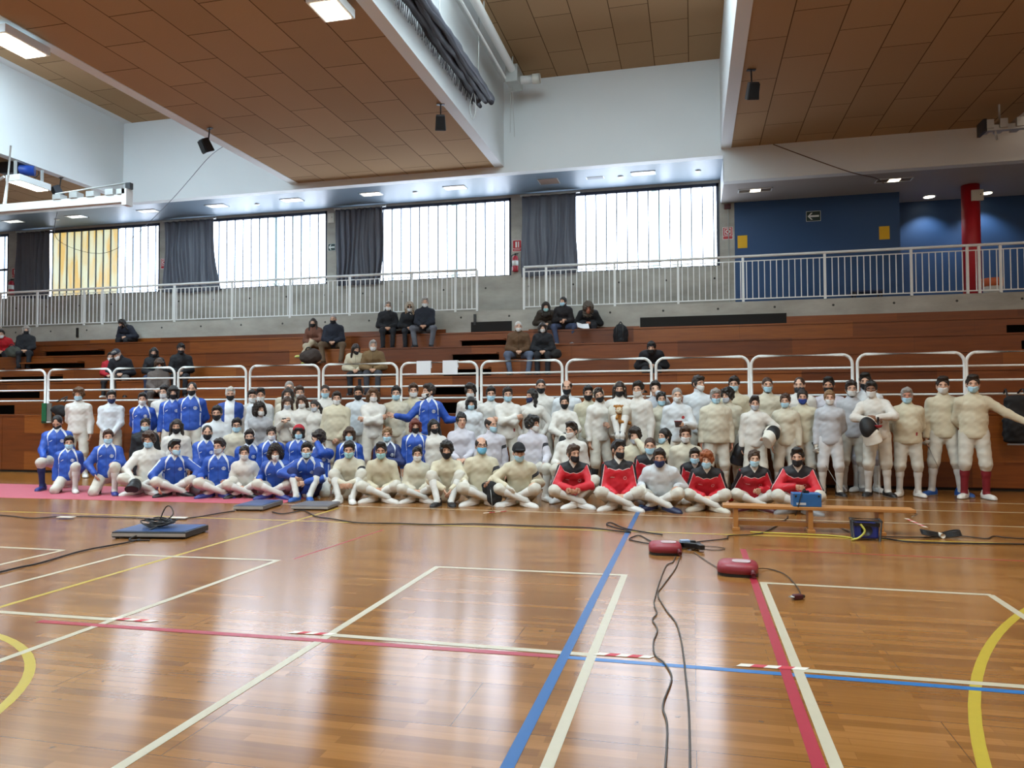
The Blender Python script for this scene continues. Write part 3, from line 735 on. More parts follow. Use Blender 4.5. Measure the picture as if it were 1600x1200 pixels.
# ================================================================ people
# A figure is posed on a two-bone skeleton, then body and garments are grown as smooth closed surfaces around it.
def vec(*a): return np.array(a, dtype=np.float64)
def unit(v):
    n = np.linalg.norm(v); return v / n if n > 1e-9 else v
def surface(prims, h, noise=None, cut=None, pad=.03):
    """polygonise the smooth union of primitives on a grid of pitch h (surface nets)"""
    lo = np.min([p['lo'] for p in prims], 0) - pad; hi = np.max([p['hi'] for p in prims], 0) + pad
    n = np.ceil((hi - lo) / h).astype(int) + 2
    F = np.full(n, .2, np.float32)
    ax = [(lo[i] + h * np.arange(n[i])).astype(np.float32) for i in range(3)]
    for p in prims:
        k = p.get('k', .02); m = k + 2.2 * h
        i0 = np.clip(np.floor((p['lo'] - m - lo) / h).astype(int), 0, n); i1 = np.clip(np.ceil((p['hi'] + m - lo) / h).astype(int) + 1, 0, n)
        if np.any(i1 <= i0): continue
        sl = tuple(slice(i0[i], i1[i]) for i in range(3))
        P = (ax[0][sl[0]][:, None, None], ax[1][sl[1]][None, :, None], ax[2][sl[2]][None, None, :])
        d = dist(p, P); f = F[sl]
        if p.get('sub'):
            hh = np.maximum(k - np.abs(f + d), 0) / k
            F[sl] = np.maximum(f, -d) + hh * hh * k * .25
        else:
            hh = np.maximum(k - np.abs(f - d), 0) / k
            F[sl] = np.minimum(f, d) - hh * hh * k * .25
    if noise or cut:
        P = (ax[0][:, None, None], ax[1][None, :, None], ax[2][None, None, :])
        if noise:
            a, fr, ph = noise
            F += a * (np.sin(P[0] * fr * 1.1 + P[2] * fr * .8 + ph) * np.sin(P[1] * fr + P[2] * fr * .55 - ph) + .6 * np.sin(P[2] * fr * 2.1 - P[0] * fr * 1.3 + 2 * ph) * np.sin(P[1] * fr * 1.7 + ph))
        for (o, nrm) in (cut or ()):
            F = np.maximum(F, (P[0] - o[0]) * nrm[0] + (P[1] - o[1]) * nrm[1] + (P[2] - o[2]) * nrm[2])
    neg = F < 0
    c = np.zeros(n - 1, np.uint8)
    for dx in (0, 1):
        for dy in (0, 1):
            for dz in (0, 1):
                c += neg[dx:n[0] - 1 + dx, dy:n[1] - 1 + dy, dz:n[2] - 1 + dz]
    act = (c > 0) & (c < 8)
    cells = np.argwhere(act)
    idx = np.full(n - 1, -1, np.int32); idx[act] = np.arange(len(cells))
    corner = np.array([(x, y, z) for x in (0, 1) for y in (0, 1) for z in (0, 1)])
    V = np.stack([F[cells[:, 0] + q[0], cells[:, 1] + q[1], cells[:, 2] + q[2]] for q in corner], 1)
    acc = np.zeros((len(cells), 3)); cnt = np.zeros(len(cells))
    for a in range(8):
        for b in range(a + 1, 8):
            df = corner[b] - corner[a]
            if np.abs(df).sum() != 1: continue
            va, vb = V[:, a], V[:, b]; s = (va < 0) != (vb < 0)
            t = np.where(s, va / np.where(s, va - vb, 1), 0)
            acc += np.where(s[:, None], corner[a] + t[:, None] * df, 0); cnt += s
    verts = lo + h * (cells + acc / np.maximum(cnt, 1)[:, None])
    quads = []
    for a in range(3):
        b, c2 = (a + 1) % 3, (a + 2) % 3
        s0 = [slice(None)] * 3; s1 = [slice(None)] * 3
        s0[a] = slice(0, n[a] - 1); s1[a] = slice(1, n[a])
        ch = neg[tuple(s0)] != neg[tuple(s1)]
        e = np.argwhere(ch)
        e = e[(e[:, b] > 0) & (e[:, b] < n[b] - 1) & (e[:, c2] > 0) & (e[:, c2] < n[c2] - 1)]
        if not len(e): continue
        st = neg[e[:, 0], e[:, 1], e[:, 2]]
        q = []
        for ob, oc in ((-1, -1), (0, -1), (0, 0), (-1, 0)):
            g = e.copy(); g[:, b] += ob; g[:, c2] += oc
            q.append(idx[g[:, 0], g[:, 1], g[:, 2]])
        q = np.stack(q, 1); q[~st] = q[~st][:, ::-1]
        quads.append(q)
    return verts, np.concatenate(quads)

def dist(p, P):
    t = p['t']
    if t == 'rc':
        a, ab, L2, ra, rb = p['a'], p['ab'], p['L2'], p['ra'], p['rb']
        x, y, z = P[0] - a[0], P[1] - a[1], P[2] - a[2]
        h = np.clip((x * ab[0] + y * ab[1] + z * ab[2]) / L2, 0, 1)
        return np.sqrt((x - h * ab[0]) ** 2 + (y - h * ab[1]) ** 2 + (z - h * ab[2]) ** 2) - (ra + (rb - ra) * h)
    if t == 'el':
        x, y, z = P[0] - p['c'][0], P[1] - p['c'][1], P[2] - p['c'][2]; M = p['M']; r = p['r']
        u = [(x * M[i][0] + y * M[i][1] + z * M[i][2]) for i in range(3)]
        k0 = np.sqrt((u[0] / r[0]) ** 2 + (u[1] / r[1]) ** 2 + (u[2] / r[2]) ** 2)
        k1 = np.sqrt((u[0] / r[0] ** 2) ** 2 + (u[1] / r[1] ** 2) ** 2 + (u[2] / r[2] ** 2) ** 2)
        return k0 * (k0 - 1) / np.maximum(k1, 1e-6)
    # elliptical tapered capsule
    a, ab, L2 = p['a'], p['ab'], p['L2']; A, D = p['A'], p['D']
    x, y, z = P[0] - a[0], P[1] - a[1], P[2] - a[2]
    h = np.clip((x * ab[0] + y * ab[1] + z * ab[2]) / L2, 0, 1)
    x, y, z = x - h * ab[0], y - h * ab[1], z - h * ab[2]
    w = p['wa'] + (p['wb'] - p['wa']) * h; d = p['da'] + (p['db'] - p['da']) * h
    u = x * A[0] + y * A[1] + z * A[2]; v = x * D[0] + y * D[1] + z * D[2]
    T = p['T']; q = x * T[0] + y * T[1] + z * T[2]; r = np.minimum(w, d)
    kk = np.sqrt((u / w) ** 2 + (v / d) ** 2 + (q / r) ** 2)
    return (kk - 1) * r

def rc(a, b, ra, rb, k=.02, **kw):
    a = np.asarray(a, float); b = np.asarray(b, float); ab = b - a; m = max(ra, rb)
    return dict(t='rc', a=a, ab=ab, L2=max(float(ab @ ab), 1e-9), ra=ra, rb=rb, k=k, lo=np.minimum(a, b) - m, hi=np.maximum(a, b) + m, **kw)
def el(c, M, r, k=.02, **kw):
    c = np.asarray(c, float); M = np.asarray(M, float); r = np.asarray(r, float)
    e = np.sqrt(((M.T * r) ** 2).sum(1))
    return dict(t='el', c=c, M=M, r=r, k=k, lo=c - e, hi=c + e, **kw)
def ec(a, b, A, wa, da, wb, db, k=.03, **kw):
    a = np.asarray(a, float); b = np.asarray(b, float); ab = b - a; T = unit(ab); A = unit(A - T * (A @ T)); D = np.cross(T, A); m = max(wa, wb, da, db)
    return dict(t='ec', a=a, ab=ab, L2=max(float(ab @ ab), 1e-9), A=A, D=D, T=T, wa=wa, wb=wb, da=da, db=db, k=k, lo=np.minimum(a, b) - m, hi=np.maximum(a, b) + m, **kw)

def mesh_of(name, V, Q, mats=(), rest=None, mi=None):
    me = bpy.data.meshes.new(name); nq = len(Q)
    me.vertices.add(len(V)); me.vertices.foreach_set('co', np.asarray(V, np.float32).ravel())
    me.loops.add(nq * 4); me.loops.foreach_set('vertex_index', Q.astype(np.int32).ravel())
    me.polygons.add(nq); me.polygons.foreach_set('loop_start', np.arange(0, nq * 4, 4, dtype=np.int32))
    if mi is not None: me.polygons.foreach_set('material_index', mi.astype(np.int32))
    for m in mats: me.materials.append(m)
    me.update(calc_edges=True)
    me.polygons.foreach_set('use_smooth', np.ones(nq, dtype=bool))
    if rest is not None:
        at = me.attributes.new('rest', 'FLOAT_VECTOR', 'POINT'); at.data.foreach_set('vector', np.asarray(rest, np.float32).ravel())
    return me

I3 = np.eye(3)
# ---------------------------------------------------------------- head and what is worn on it (front = -Y, centre at origin)
CR = (0, .012, .028)
def head_prims(M, c, s, k=.015):
    """M: rows = head axes (right, back, up) in the figure's space"""
    def w(p): return c + s * (M.T @ np.asarray(p, float))
    def e(p, r, k_=k, **kw): return el(w(p), M, np.asarray(r) * s, k_ * s, **kw)
    return [e(CR, (.074, .094, .090)), e((0, -.022, -.035), (.060, .068, .075), .03), e((0, -.062, -.092), (.028, .026, .022), .03),
            e((0, -.098, -.022), (.012, .018, .020), .012), rc(w((0, -.086, .012)), w((0, -.100, -.024)), .008 * s, .012 * s, .01 * s),
            e((.028, -.078, .024), (.024, .014, .010), .012), e((-.028, -.078, .024), (.024, .014, .010), .012),
            e((.032, -.086, .004), (.017, .012, .011), .01, sub=1), e((-.032, -.086, .004), (.017, .012, .011), .01, sub=1),
            e((0, -.083, -.058), (.022, .012, .010), .012),
            e((.075, .008, -.008), (.010, .020, .030), .006), e((-.075, .008, -.008), (.010, .020, .030), .006)]
def tmpl(name, prims, h=.007, noise=None, cut=None, mats=(), mi=None):
    V, Q = surface(prims, h, noise, cut)
    fm = mi(V[Q].mean(1)) if mi else None
    return mesh_of(name, V, Q, mats, None, fm)
def cap(g, dz=0., lift=0.): return el((0, .014, .030 + dz), I3, (.074 + g, .095 + g, .090 + g + lift), .02)
FACE_CUT = lambda fy, fz: [((0, fy, fz), unit(vec(0, -.75, -.66)))]
def build_hair():
    P = mat('hair_placeholder', '#201814')
    H = {}
    def sub(c, r, k=.02): return el(c, I3, r, k, sub=1)
    face = sub((0, -.118, -.050), (.105, .094, .118), .012)
    faceS = sub((0, -.122, -.060), (.090, .098, .118), .012)
    neck = ((0, .03, -.075), vec(0, -.1, -1.))
    ear = [((0, 0, -.055), vec(0, 0, -1.))]
    H['short'] = tmpl('hair_short', [cap(.010, 0, .009), el((.008, -.055, .094), I3, (.060, .042, .028), .03), face], .007, (.0062, 58, .3), [((0, .0, -.05), unit(vec(0, -.35, -.94)))], [P])
    H['buzz'] = tmpl('hair_buzz', [cap(.004), face], .007, None, [((0, .0, -.035), unit(vec(0, -.4, -.92)))], [P])
    H['tall'] = tmpl('hair_tall', [cap(.010, 0, .009), el((0, -.050, .110), I3, (.062, .055, .030), .03), face], .007, (.006, 42, 1.3), [((0, .0, -.045), unit(vec(0, -.35, -.94)))], [P])
    H['fluffy'] = tmpl('hair_fluffy', [cap(.020, 0, .014), el((0, -.055, .085), I3, (.082, .058, .040), .03), el((.07, -.02, .03), I3, (.026, .045, .05), .02), el((-.07, -.02, .03), I3, (.026, .045, .05), .02), faceS], .007, (.009, 46, 2.1), [((0, .0, -.055), unit(vec(0, -.25, -.96)))], [P])
    H['curly'] = tmpl('hair_curly', [cap(.036, .0, .012), el((.085, .01, -.03), I3, (.045, .06, .075), .03), el((-.085, .01, -.03), I3, (.045, .06, .075), .03), el((0, .05, -.06), I3, (.09, .05, .06), .03), el((0, -.06, .085), I3, (.07, .045, .035), .03), faceS], .008, (.015, 95, .7), None, [P])
    H['receding'] = tmpl('hair_receding', [cap(.005), face, sub((0, -.112, .082), (.050, .052, .046))], .007, None, [((0, .0, -.04), unit(vec(0, -.4, -.92)))], [P])
    H['ring'] = tmpl('hair_ring', [cap(.007), face, sub((0, -.03, .12), (.066, .110, .085))], .007, None, [((0, .0, -.045), unit(vec(0, -.4, -.92)))], [P])
    H['long'] = tmpl('hair_long', [cap(.012, 0, .006), ec((0, .050, .02), (0, .055, -.21), vec(1, 0, 0), .088, .045, .080, .03, .03), rc((.082, .005, .03), (.096, -.012, -.19), .030, .024, .02), rc((-.082, .005, .03), (-.096, -.012, -.19), .030, .024, .02), faceS], .008, (.0045, 40, .4), None, [P])
    H['bob'] = tmpl('hair_bob', [cap(.016, 0, .006), el((0, -.070, .062), I3, (.072, .034, .036), .02), rc((.078, -.02, .04), (.080, -.04, -.08), .030, .026, .02), rc((-.078, -.02, .04), (-.080, -.04, -.08), .030, .026, .02), ec((0, .05, .02), (0, .05, -.09), vec(1, 0, 0), .088, .045, .08, .04, .03), sub((0, -.125, -.055), (.072, .080, .098), .012)], .008, (.004, 45, .9), None, [P])
    tail = [rc((0, .095, .05), (0, .125, .02), .024, .028, .02), rc((0, .125, .02), (.0, .105, -.13), .030, .018, .02)]
    H['pony'] = tmpl('hair_ponytail', [cap(.011, 0, .006), face] + tail, .0075, (.004, 60, 1.7), None, [P])
    H['sidepony'] = tmpl('hair_side_ponytail', [cap(.010), face, rc((.05, .06, .03), (.10, .05, -.06), .034, .036, .02), rc((.10, .05, -.06), (.095, .03, -.17), .036, .016, .02)], .0075, (.006, 60, 1.1), None, [P])
    H['tied'] = tmpl('hair_tied_back', [cap(.012, 0, .006), el((.02, -.03, .10), I3, (.055, .05, .028), .02), face, el((0, .10, .035), I3, (.036, .030, .034), .02)], .0075, (.006, 60, .2), [((0, .0, -.055), unit(vec(0, -.3, -.95)))], [P])
    H['updo'] = tmpl('hair_updo', [cap(.012, 0, .006), face, el((0, .05, .115), I3, (.05, .05, .038), .03), el((0, .09, .06), I3, (.045, .035, .045), .03)], .0075, (.007, 60, 2.2), [((0, .0, -.06), unit(vec(0, -.3, -.95)))], [P])
    H['wavy'] = tmpl('hair_wavy', [cap(.020, 0, .012), rc((.082, -.01, .03), (.098, .01, -.085), .034, .030, .02), rc((-.082, -.01, .03), (-.098, .01, -.085), .034, .030, .02), ec((0, .05, .02), (0, .06, -.08), vec(1, 0, 0), .09, .05, .085, .045, .03), el((0, -.06, .09), I3, (.07, .04, .03), .03), faceS], .008, (.006, 42, 1.4), None, [P])
    return H
def build_headwear():
    W = {}
    def sub(c, r, k=.02): return el(c, I3, r, k, sub=1)
    K = mat('headwear_placeholder', '#141417')
    W['cap'] = tmpl('flat_cap', [cap(.020, .012, .004), el((0, -.105, .062), I3, (.066, .060, .012), .02)], .007, None, [((0, 0, .035), unit(vec(0, .12, -1.)))], [K])
    W['beanie'] = tmpl('knit_beanie', [cap(.016, .006, .015)], .007, (.003, 90, .1), [((0, 0, .025), unit(vec(0, -.1, -1.)))], [K])
    W['hood'] = tmpl('raised_hood', [cap(.036), ec((0, .045, .0), (0, .03, -.17), vec(1, 0, 0), .10, .07, .13, .08, .04), sub((0, -.125, -.02), (.074, .09, .10), .02)], .008, (.004, 40, .5), None, [K])
    W['furhood'] = tmpl('fur_trimmed_hood', [cap(.048), ec((0, .045, .0), (0, .03, -.17), vec(1, 0, 0), .11, .07, .14, .08, .04), sub((0, -.125, -.02), (.068, .10, .098), .02)], .008, (.007, 75, .5), None, [K])
    W['headband'] = tmpl('hair_band', [cap(.020)], .006, None, [((0, -.032, .0), unit(vec(0, -1., .25))), ((0, -.015, .0), unit(vec(0, 1., -.25))), ((0, 0, .0), vec(0, 0, -1.))], [K])
    W['scarf'] = tmpl('head_scarf', [cap(.029)], .007, (.003, 50, .5), [((0, -.055, .045), unit(vec(0, -.5, -1.))), ((0, .06, 0), vec(0, 1., 0))], [K])
    return W
def build_masks():
    W = {}
    K = mat('mask_placeholder', '#bcd4e2')
    def sub(c, r, k=.02): return el(c, I3, r, k, sub=1)
    inner = el((0, -.015, -.035), I3, (.057, .066, .078), .004, sub=1)
    loops = [rc((s * .060, -.052, z0), (s * .082, .018, .006 * (1 if z0 > -.04 else -1) - .004), .0035, .0035, .004) for s in (-1, 1) for z0 in (-.022, -.072)]
    surg = [el((0, -.030, -.048), I3, (.065, .070, .066), .01), el((0, -.094, -.030), I3, (.022, .024, .034), .03), el((0, -.074, -.088), I3, (.038, .030, .026), .03)]
    back = [((0, -.044, 0), vec(0, 1., .12)), ((0, -.1, -.008), unit(vec(0, -.35, 1.)))]
    V, Q = surface(surg, .0055, None, [((0, -.044, 0), unit(vec(0, 1., .12))), ((0, 0, -.006), unit(vec(0, -.25, 1.)))])
    V2, Q2 = surface(loops, .0045); 
    W['surgical'] = mesh_of('surgical_mask', np.concatenate([V, V2]), np.concatenate([Q, Q2 + len(V)]), [K])
    ff = [el((0, -.030, -.046), I3, (.063, .066, .064), .01), el((0, -.100, -.044), I3, (.020, .030, .040), .05), el((0, -.074, -.088), I3, (.034, .030, .024), .03)]
    V, Q = surface(ff, .0055, None, [((0, -.042, 0), unit(vec(0, 1., .2))), ((0, 0, -.002), unit(vec(0, -.3, 1.)))])
    W['ffp2'] = mesh_of('ffp2_mask', np.concatenate([V, V2]), np.concatenate([Q, Q2 + len(V)]), [K])
    gt = [el((0, -.018, -.060), I3, (.069, .080, .078), .02), ec((0, .005, -.07), (0, .02, -.15), vec(1, 0, 0), .066, .07, .066, .066, .02)]
    W['gaiter'] = tmpl('neck_gaiter', gt, .006, (.003, 60, 0), [((0, 0, -.016), unit(vec(0, .25, 1.)))], [K])
    return W
def build_small():
    S = {}
    # eye: pale ball with a dark front; eyebrow; glasses; lips
    S['eye'] = tmpl('eye', [el((0, 0, 0), I3, (.0135, .0095, .0075), .002)], .002, None, None,
                    [mat('eye_white', '#cfc8c0', .3, var=0), mat('eye_dark', '#15100d', .2, var=0)], lambda c: ((c[:, 0] ** 2 + c[:, 2] ** 2 < .0062 ** 2) & (c[:, 1] < 0)).astype(int))
    S['brow'] = tmpl('eyebrow', [rc((-.017, .003, -.001), (.0, -.002, .002), .0022, .0032, .004), rc((.0, -.002, .002), (.019, .004, -.002), .0032, .002, .004)], .0022, None, None, [mat('brow_placeholder', '#201814')])
    S['beard'] = tmpl('beard', [el((0, -.026, -.050), I3, (.066, .072, .072), .01), el((0, -.066, -.098), I3, (.034, .032, .026), .03)], .007, (.003, 80, 0),
                      [((0, -.02, 0), unit(vec(0, 1., -.1))), ((0, 0, -.018), unit(vec(0, -.2, 1.)))], [mat('beard_placeholder', '#201814')])
    mb = MB()
    for s in (-1, 1):
        mb.tube([(s * .034 + .026 * math.cos(t), -.103, .004 + .020 * math.sin(t)) for t in [2 * PI * k / 14 for k in range(14)]], .0026, 5, closed=True)
        mb.tube([(s * .060, -.101, .008), (s * .080, -.05, .008), (s * .081, .015, .004)], .0022, 5)
    mb.tube([(-.009, -.105, .006), (.009, -.105, .006)], .0024, 5)
    S['glasses'] = mb.mesh('glasses', [mat('glasses_frame', '#15151a', .3)])
    mb = MB()
    for s in (-1, 1): mb.add([(s * .034 + .027 * math.cos(t), -.106 + .012 * abs(math.cos(t)) * .6, .004 + .021 * math.sin(t)) for t in [2 * PI * k / 14 for k in range(14)]], [tuple(range(14))])
    S['darklens'] = mb.mesh('dark_lenses', [mat('dark_lens', '#08080a', .15)])
    S['mouth'] = tmpl('mouth', [el((0, -.094, -.058), I3, (.022, .006, .007), .003)], .0025, None, None, [mat('lip_red', '#9c4a44', .4)])
    def shoe(name, L, W_, cuff):
        pr = [ec((0, .050, -.034), (0, -.125, -.044), vec(1, 0, 0), .042, .040, .045, .034, .02), el((0, -.150, -.048), I3, (.044, .056, .031), .02), rc((0, .035, -.02), (0, .012, .03 + cuff), .045, .044, .02), el((0, -.02, -.066), I3, (.045, .05, .012), .02), el((0, -.09, -.066), I3, (.046, .12, .011), .02), el((0, .05, -.066), I3, (.042, .05, .011), .02)]
        return tmpl(name, pr, .008, None, [((0, 0, -.078), vec(0, 0, -1.)), ((0, 0, .030 + cuff), unit(vec(0, -.25, 1.)))],
                    [mat('shoe_placeholder', '#d8d8d4', .5), mat('shoe_sole', '#8f897e', .6)], lambda c: (c[:, 2] < -.060).astype(int))
    S['shoe'] = shoe('trainer', 1, 1, .0)
    return S

# ---------------------------------------------------------------- clothing materials driven by the garment's own rest coordinates
def rest_xyz(nt):
    a = N(nt, 'ShaderNodeAttribute'); a.attribute_name = 'rest'
    s = N(nt, 'ShaderNodeSeparateXYZ'); nt.links.new(a.outputs['Vector'], s.inputs[0])
    return s.outputs[0], s.outputs[1], s.outputs[2]
def cloth_bump(nt, b, tc, st=.25):
    mp = N(nt, 'ShaderNodeMapping'); mp.inputs['Scale'].default_value = (4.5, 4.5, 7.); mp.inputs['Rotation'].default_value = (.5, .6, 0)
    nt.links.new(tc.outputs['Object'], mp.inputs['Vector'])
    nz = N(nt, 'ShaderNodeTexNoise'); nz.inputs['Scale'].default_value = 1.; nz.inputs['Detail'].default_value = 1.; nz.inputs['Distortion'].default_value = .7
    nt.links.new(mp.outputs[0], nz.inputs['Vector'])
    bp = N(nt, 'ShaderNodeBump'); bp.inputs['Strength'].default_value = min(1., st * 1.5); bp.inputs['Distance'].default_value = .02
    nt.links.new(nz.outputs[0], bp.inputs['Height']); nt.links.new(bp.outputs[0], b.inputs['Normal'])
    return nz.outputs[0]
def band(nt, v, lo, hi):
    return math_n(nt, 'MULTIPLY', math_n(nt, 'GREATER_THAN', v, lo), math_n(nt, 'LESS_THAN', v, hi))
def AND(nt, *a):
    r = a[0]
    for x in a[1:]: r = math_n(nt, 'MULTIPLY', r, x)
    return r
def OR(nt, *a):
    r = a[0]
    for x in a[1:]: r = math_n(nt, 'MAXIMUM', r, x)
    return r
def disc(nt, a, u, ca, cu, r0, r1):
    da = math_n(nt, 'SUBTRACT', a, ca); du = math_n(nt, 'SUBTRACT', u, cu)
    d = math_n(nt, 'SQRT', math_n(nt, 'ADD', math_n(nt, 'MULTIPLY', da, da), math_n(nt, 'MULTIPLY', du, du)))
    return band(nt, d, r0, r1)
def white_jacket(name, hexc, badge=None):
    if name in MATS: return MATS[name]
    m, nt, b = new_mat(name); tc = N(nt, 'ShaderNodeTexCoord'); a, f, u = rest_xyz(nt)
    n = cloth_bump(nt, b, tc); c = lin(hexc)
    col = mix_col(nt, n, tuple(x * .95 for x in c[:3]) + (1,), c)
    aa = math_n(nt, 'ABSOLUTE', a)
    seam = OR(nt, AND(nt, band(nt, math_n(nt, 'SUBTRACT', aa, math_n(nt, 'MULTIPLY', math_n(nt, 'SUBTRACT', .5, u), .25)), .118, .1225), math_n(nt, 'LESS_THAN', aa, .2)),
              AND(nt, band(nt, u, -.068, -.052), math_n(nt, 'LESS_THAN', aa, .22)))
    col = mix_col(nt, math_n(nt, 'MULTIPLY', seam, .22), col, lin('#6a655c'))
    fr = math_n(nt, 'GREATER_THAN', f, 0.)
    if badge == 'hip':      # small dark and red tag low on the viewer's right
        col = mix_col(nt, AND(nt, fr, band(nt, a, .10, .125), band(nt, u, .06, .115)), col, lin('#a0303a'))
    if badge == 'arm':      # dark emblem on the upper sleeve
        col = mix_col(nt, AND(nt, band(nt, a, .28, .33), math_n(nt, 'GREATER_THAN', f, -.02)), col, lin('#2a2a30'))
    if badge == 'chest':
        col = mix_col(nt, AND(nt, fr, disc(nt, a, u, .09, .33, 0., .026)), col, lin('#b03030'))
    nt.links.new(col, b.inputs['Base Color']); b.inputs['Roughness'].default_value = .75; b.inputs['Sheen Weight'].default_value = .15
    return m
def blue_jacket(name, hexc='#2450ae', sleeve=False):
    if name in MATS: return MATS[name]
    m, nt, b = new_mat(name); tc = N(nt, 'ShaderNodeTexCoord'); a, f, u = rest_xyz(nt)
    n = cloth_bump(nt, b, tc, .35); c = lin(hexc)
    col = mix_col(nt, n, tuple(x * .78 for x in c[:3]) + (1,), tuple(min(1, x * 1.1) for x in c[:3]) + (1,))
    aa = math_n(nt, 'ABSOLUTE', a); fr = math_n(nt, 'GREATER_THAN', f, 0.)
    # curved shoulder stripe from the collar to the arm pit
    du = math_n(nt, 'SUBTRACT', .53, u)
    s = math_n(nt, 'SUBTRACT', aa, math_n(nt, 'ADD', .100, math_n(nt, 'ADD', math_n(nt, 'MULTIPLY', du, .78), math_n(nt, 'MULTIPLY', math_n(nt, 'MULTIPLY', du, du), -2.1))))
    stripe = AND(nt, band(nt, s, -.020, .016), math_n(nt, 'GREATER_THAN', u, .30), math_n(nt, 'LESS_THAN', aa, .23))
    side = AND(nt, band(nt, aa, .150, .166), band(nt, u, .05, .27), fr)
    zipl = AND(nt, band(nt, a, -.003, .003), fr, math_n(nt, 'GREATER_THAN', u, .0))
    ring = AND(nt, fr, OR(nt, disc(nt, a, u, .085, .355, .020, .030), disc(nt, a, u, .085, .355, .0, .012), AND(nt, band(nt, a, .078, .092), band(nt, u, .33, .38))))
    tick = AND(nt, fr, band(nt, math_n(nt, 'SUBTRACT', math_n(nt, 'MULTIPLY', math_n(nt, 'ADD', a, .09), .5), math_n(nt, 'SUBTRACT', u, .358)), -.006, .006), band(nt, a, -.115, -.068))
    vee = AND(nt, fr, math_n(nt, 'LESS_THAN', aa, math_n(nt, 'MULTIPLY', math_n(nt, 'SUBTRACT', u, .495), .7)))
    w = OR(nt, stripe, ring, tick, vee)
    if sleeve: w = OR(nt, w, AND(nt, math_n(nt, 'GREATER_THAN', aa, .22), math_n(nt, 'GREATER_THAN', u, .527)))
    col = mix_col(nt, w, col, lin('#d5dbe2'))
    col = mix_col(nt, math_n(nt, 'MULTIPLY', side, .8), col, lin('#cfd6de'))
    col = mix_col(nt, math_n(nt, 'MULTIPLY', zipl, .6), col, lin('#0d1c44'))
    nt.links.new(col, b.inputs['Base Color']); b.inputs['Roughness'].default_value = .55
    return m
def red_jacket(name='red_tracksuit'):
    m, nt, b = new_mat(name); tc = N(nt, 'ShaderNodeTexCoord'); a, f, u = rest_xyz(nt)
    n = cloth_bump(nt, b, tc, .35); c = lin('#d21a2c')
    col = mix_col(nt, n, tuple(x * .7 for x in c[:3]) + (1,), c)
    aa = math_n(nt, 'ABSOLUTE', a); fr = math_n(nt, 'GREATER_THAN', f, 0.)
    # black yoke dipping to the breast, white piping under it, black outer sleeves
    e = math_n(nt, 'SUBTRACT', u, math_n(nt, 'ADD', .428, math_n(nt, 'MULTIPLY', math_n(nt, 'ABSOLUTE', math_n(nt, 'SUBTRACT', aa, .05)), .30)))
    tor = math_n(nt, 'LESS_THAN', aa, .20)
    yoke = AND(nt, math_n(nt, 'GREATER_THAN', e, 0.), tor); pipe = AND(nt, band(nt, e, -.009, 0.), tor)
    slv = AND(nt, math_n(nt, 'GREATER_THAN', aa, .20), math_n(nt, 'LESS_THAN', aa, .56), math_n(nt, 'GREATER_THAN', u, .532))
    slp = AND(nt, math_n(nt, 'GREATER_THAN', aa, .20), math_n(nt, 'LESS_THAN', aa, .56), band(nt, u, .524, .532))
    vee = AND(nt, fr, math_n(nt, 'LESS_THAN', aa, math_n(nt, 'MULTIPLY', math_n(nt, 'SUBTRACT', u, .50), .8)))
    mk = AND(nt, fr, OR(nt, AND(nt, band(nt, a, -.125, -.062), band(nt, u, .318, .328)), disc(nt, a, u, .085, .31, .018, .024)))
    col = mix_col(nt, OR(nt, yoke, slv), col, lin('#15141a'))
    col = mix_col(nt, OR(nt, pipe, slp, mk), col, lin('#d9b9b6'))
    col = mix_col(nt, vee, col, lin('#d2cdc4'))
    nt.links.new(col, b.inputs['Base Color']); b.inputs['Roughness'].default_value = .6
    return m
def coat(name, hexc, rough=.8):
    if name in MATS: return MATS[name]
    m, nt, b = new_mat(name); tc = N(nt, 'ShaderNodeTexCoord'); a, f, u = rest_xyz(nt)
    n = cloth_bump(nt, b, tc, .4); c = lin(hexc)
    col = mix_col(nt, n, tuple(x * .75 for x in c[:3]) + (1,), tuple(min(1, x * 1.15) for x in c[:3]) + (1,))
    z = AND(nt, band(nt, a, -.004, .004), math_n(nt, 'GREATER_THAN', f, 0.))
    nt.links.new(mix_col(nt, math_n(nt, 'MULTIPLY', z, .5), col, (0.005, .005, .005, 1)), b.inputs['Base Color'])
    b.inputs['Roughness'].default_value = rough
    return m
def open_jacket(name, outer, inner):
    """front left open over a pale top"""
    m, nt, b = new_mat(name); tc = N(nt, 'ShaderNodeTexCoord'); a, f, u = rest_xyz(nt)
    n = cloth_bump(nt, b, tc, .35); c = lin(outer)
    col = mix_col(nt, n, tuple(x * .78 for x in c[:3]) + (1,), c)
    aa = math_n(nt, 'ABSOLUTE', a)
    col = mix_col(nt, AND(nt, math_n(nt, 'LESS_THAN', aa, .085), math_n(nt, 'GREATER_THAN', f, 0.)), col, lin(inner))
    nt.links.new(col, b.inputs['Base Color']); b.inputs['Roughness'].default_value = .65
    return m
WH = {'cool': '#d0d4d7', 'white': '#d6d2ca', 'cream': '#cbc2a8', 'ivory': '#c8c0ab', 'grey': '#b6b8bd', 'lilac': '#c5c2ca'}  # jacket whites differ by garment; cream and ivory also hold painted warm light
def top_material(o):
    if o in WH: return white_jacket('fencing_jacket_' + o, WH[o])
    if '+' in o:
        c, bd = o.split('+'); return white_jacket('fencing_jacket_%s_%s' % (c, bd), WH[c], bd)
    if o == 'blue': return blue_jacket('blue_tracksuit')
    if o == 'bluesleeve': return blue_jacket('blue_tracksuit_striped_sleeve', sleeve=True)
    if o == 'navy': return blue_jacket('navy_tracksuit', '#1c2c62')
    if o == 'red': return MATS.get('red_tracksuit') or red_jacket()
    if o == 'blueopen': return MATS.get('open_blue') or open_jacket('open_blue', '#23489c', '#dfe2e4')
    return coat('coat_' + o.strip('#'), o)
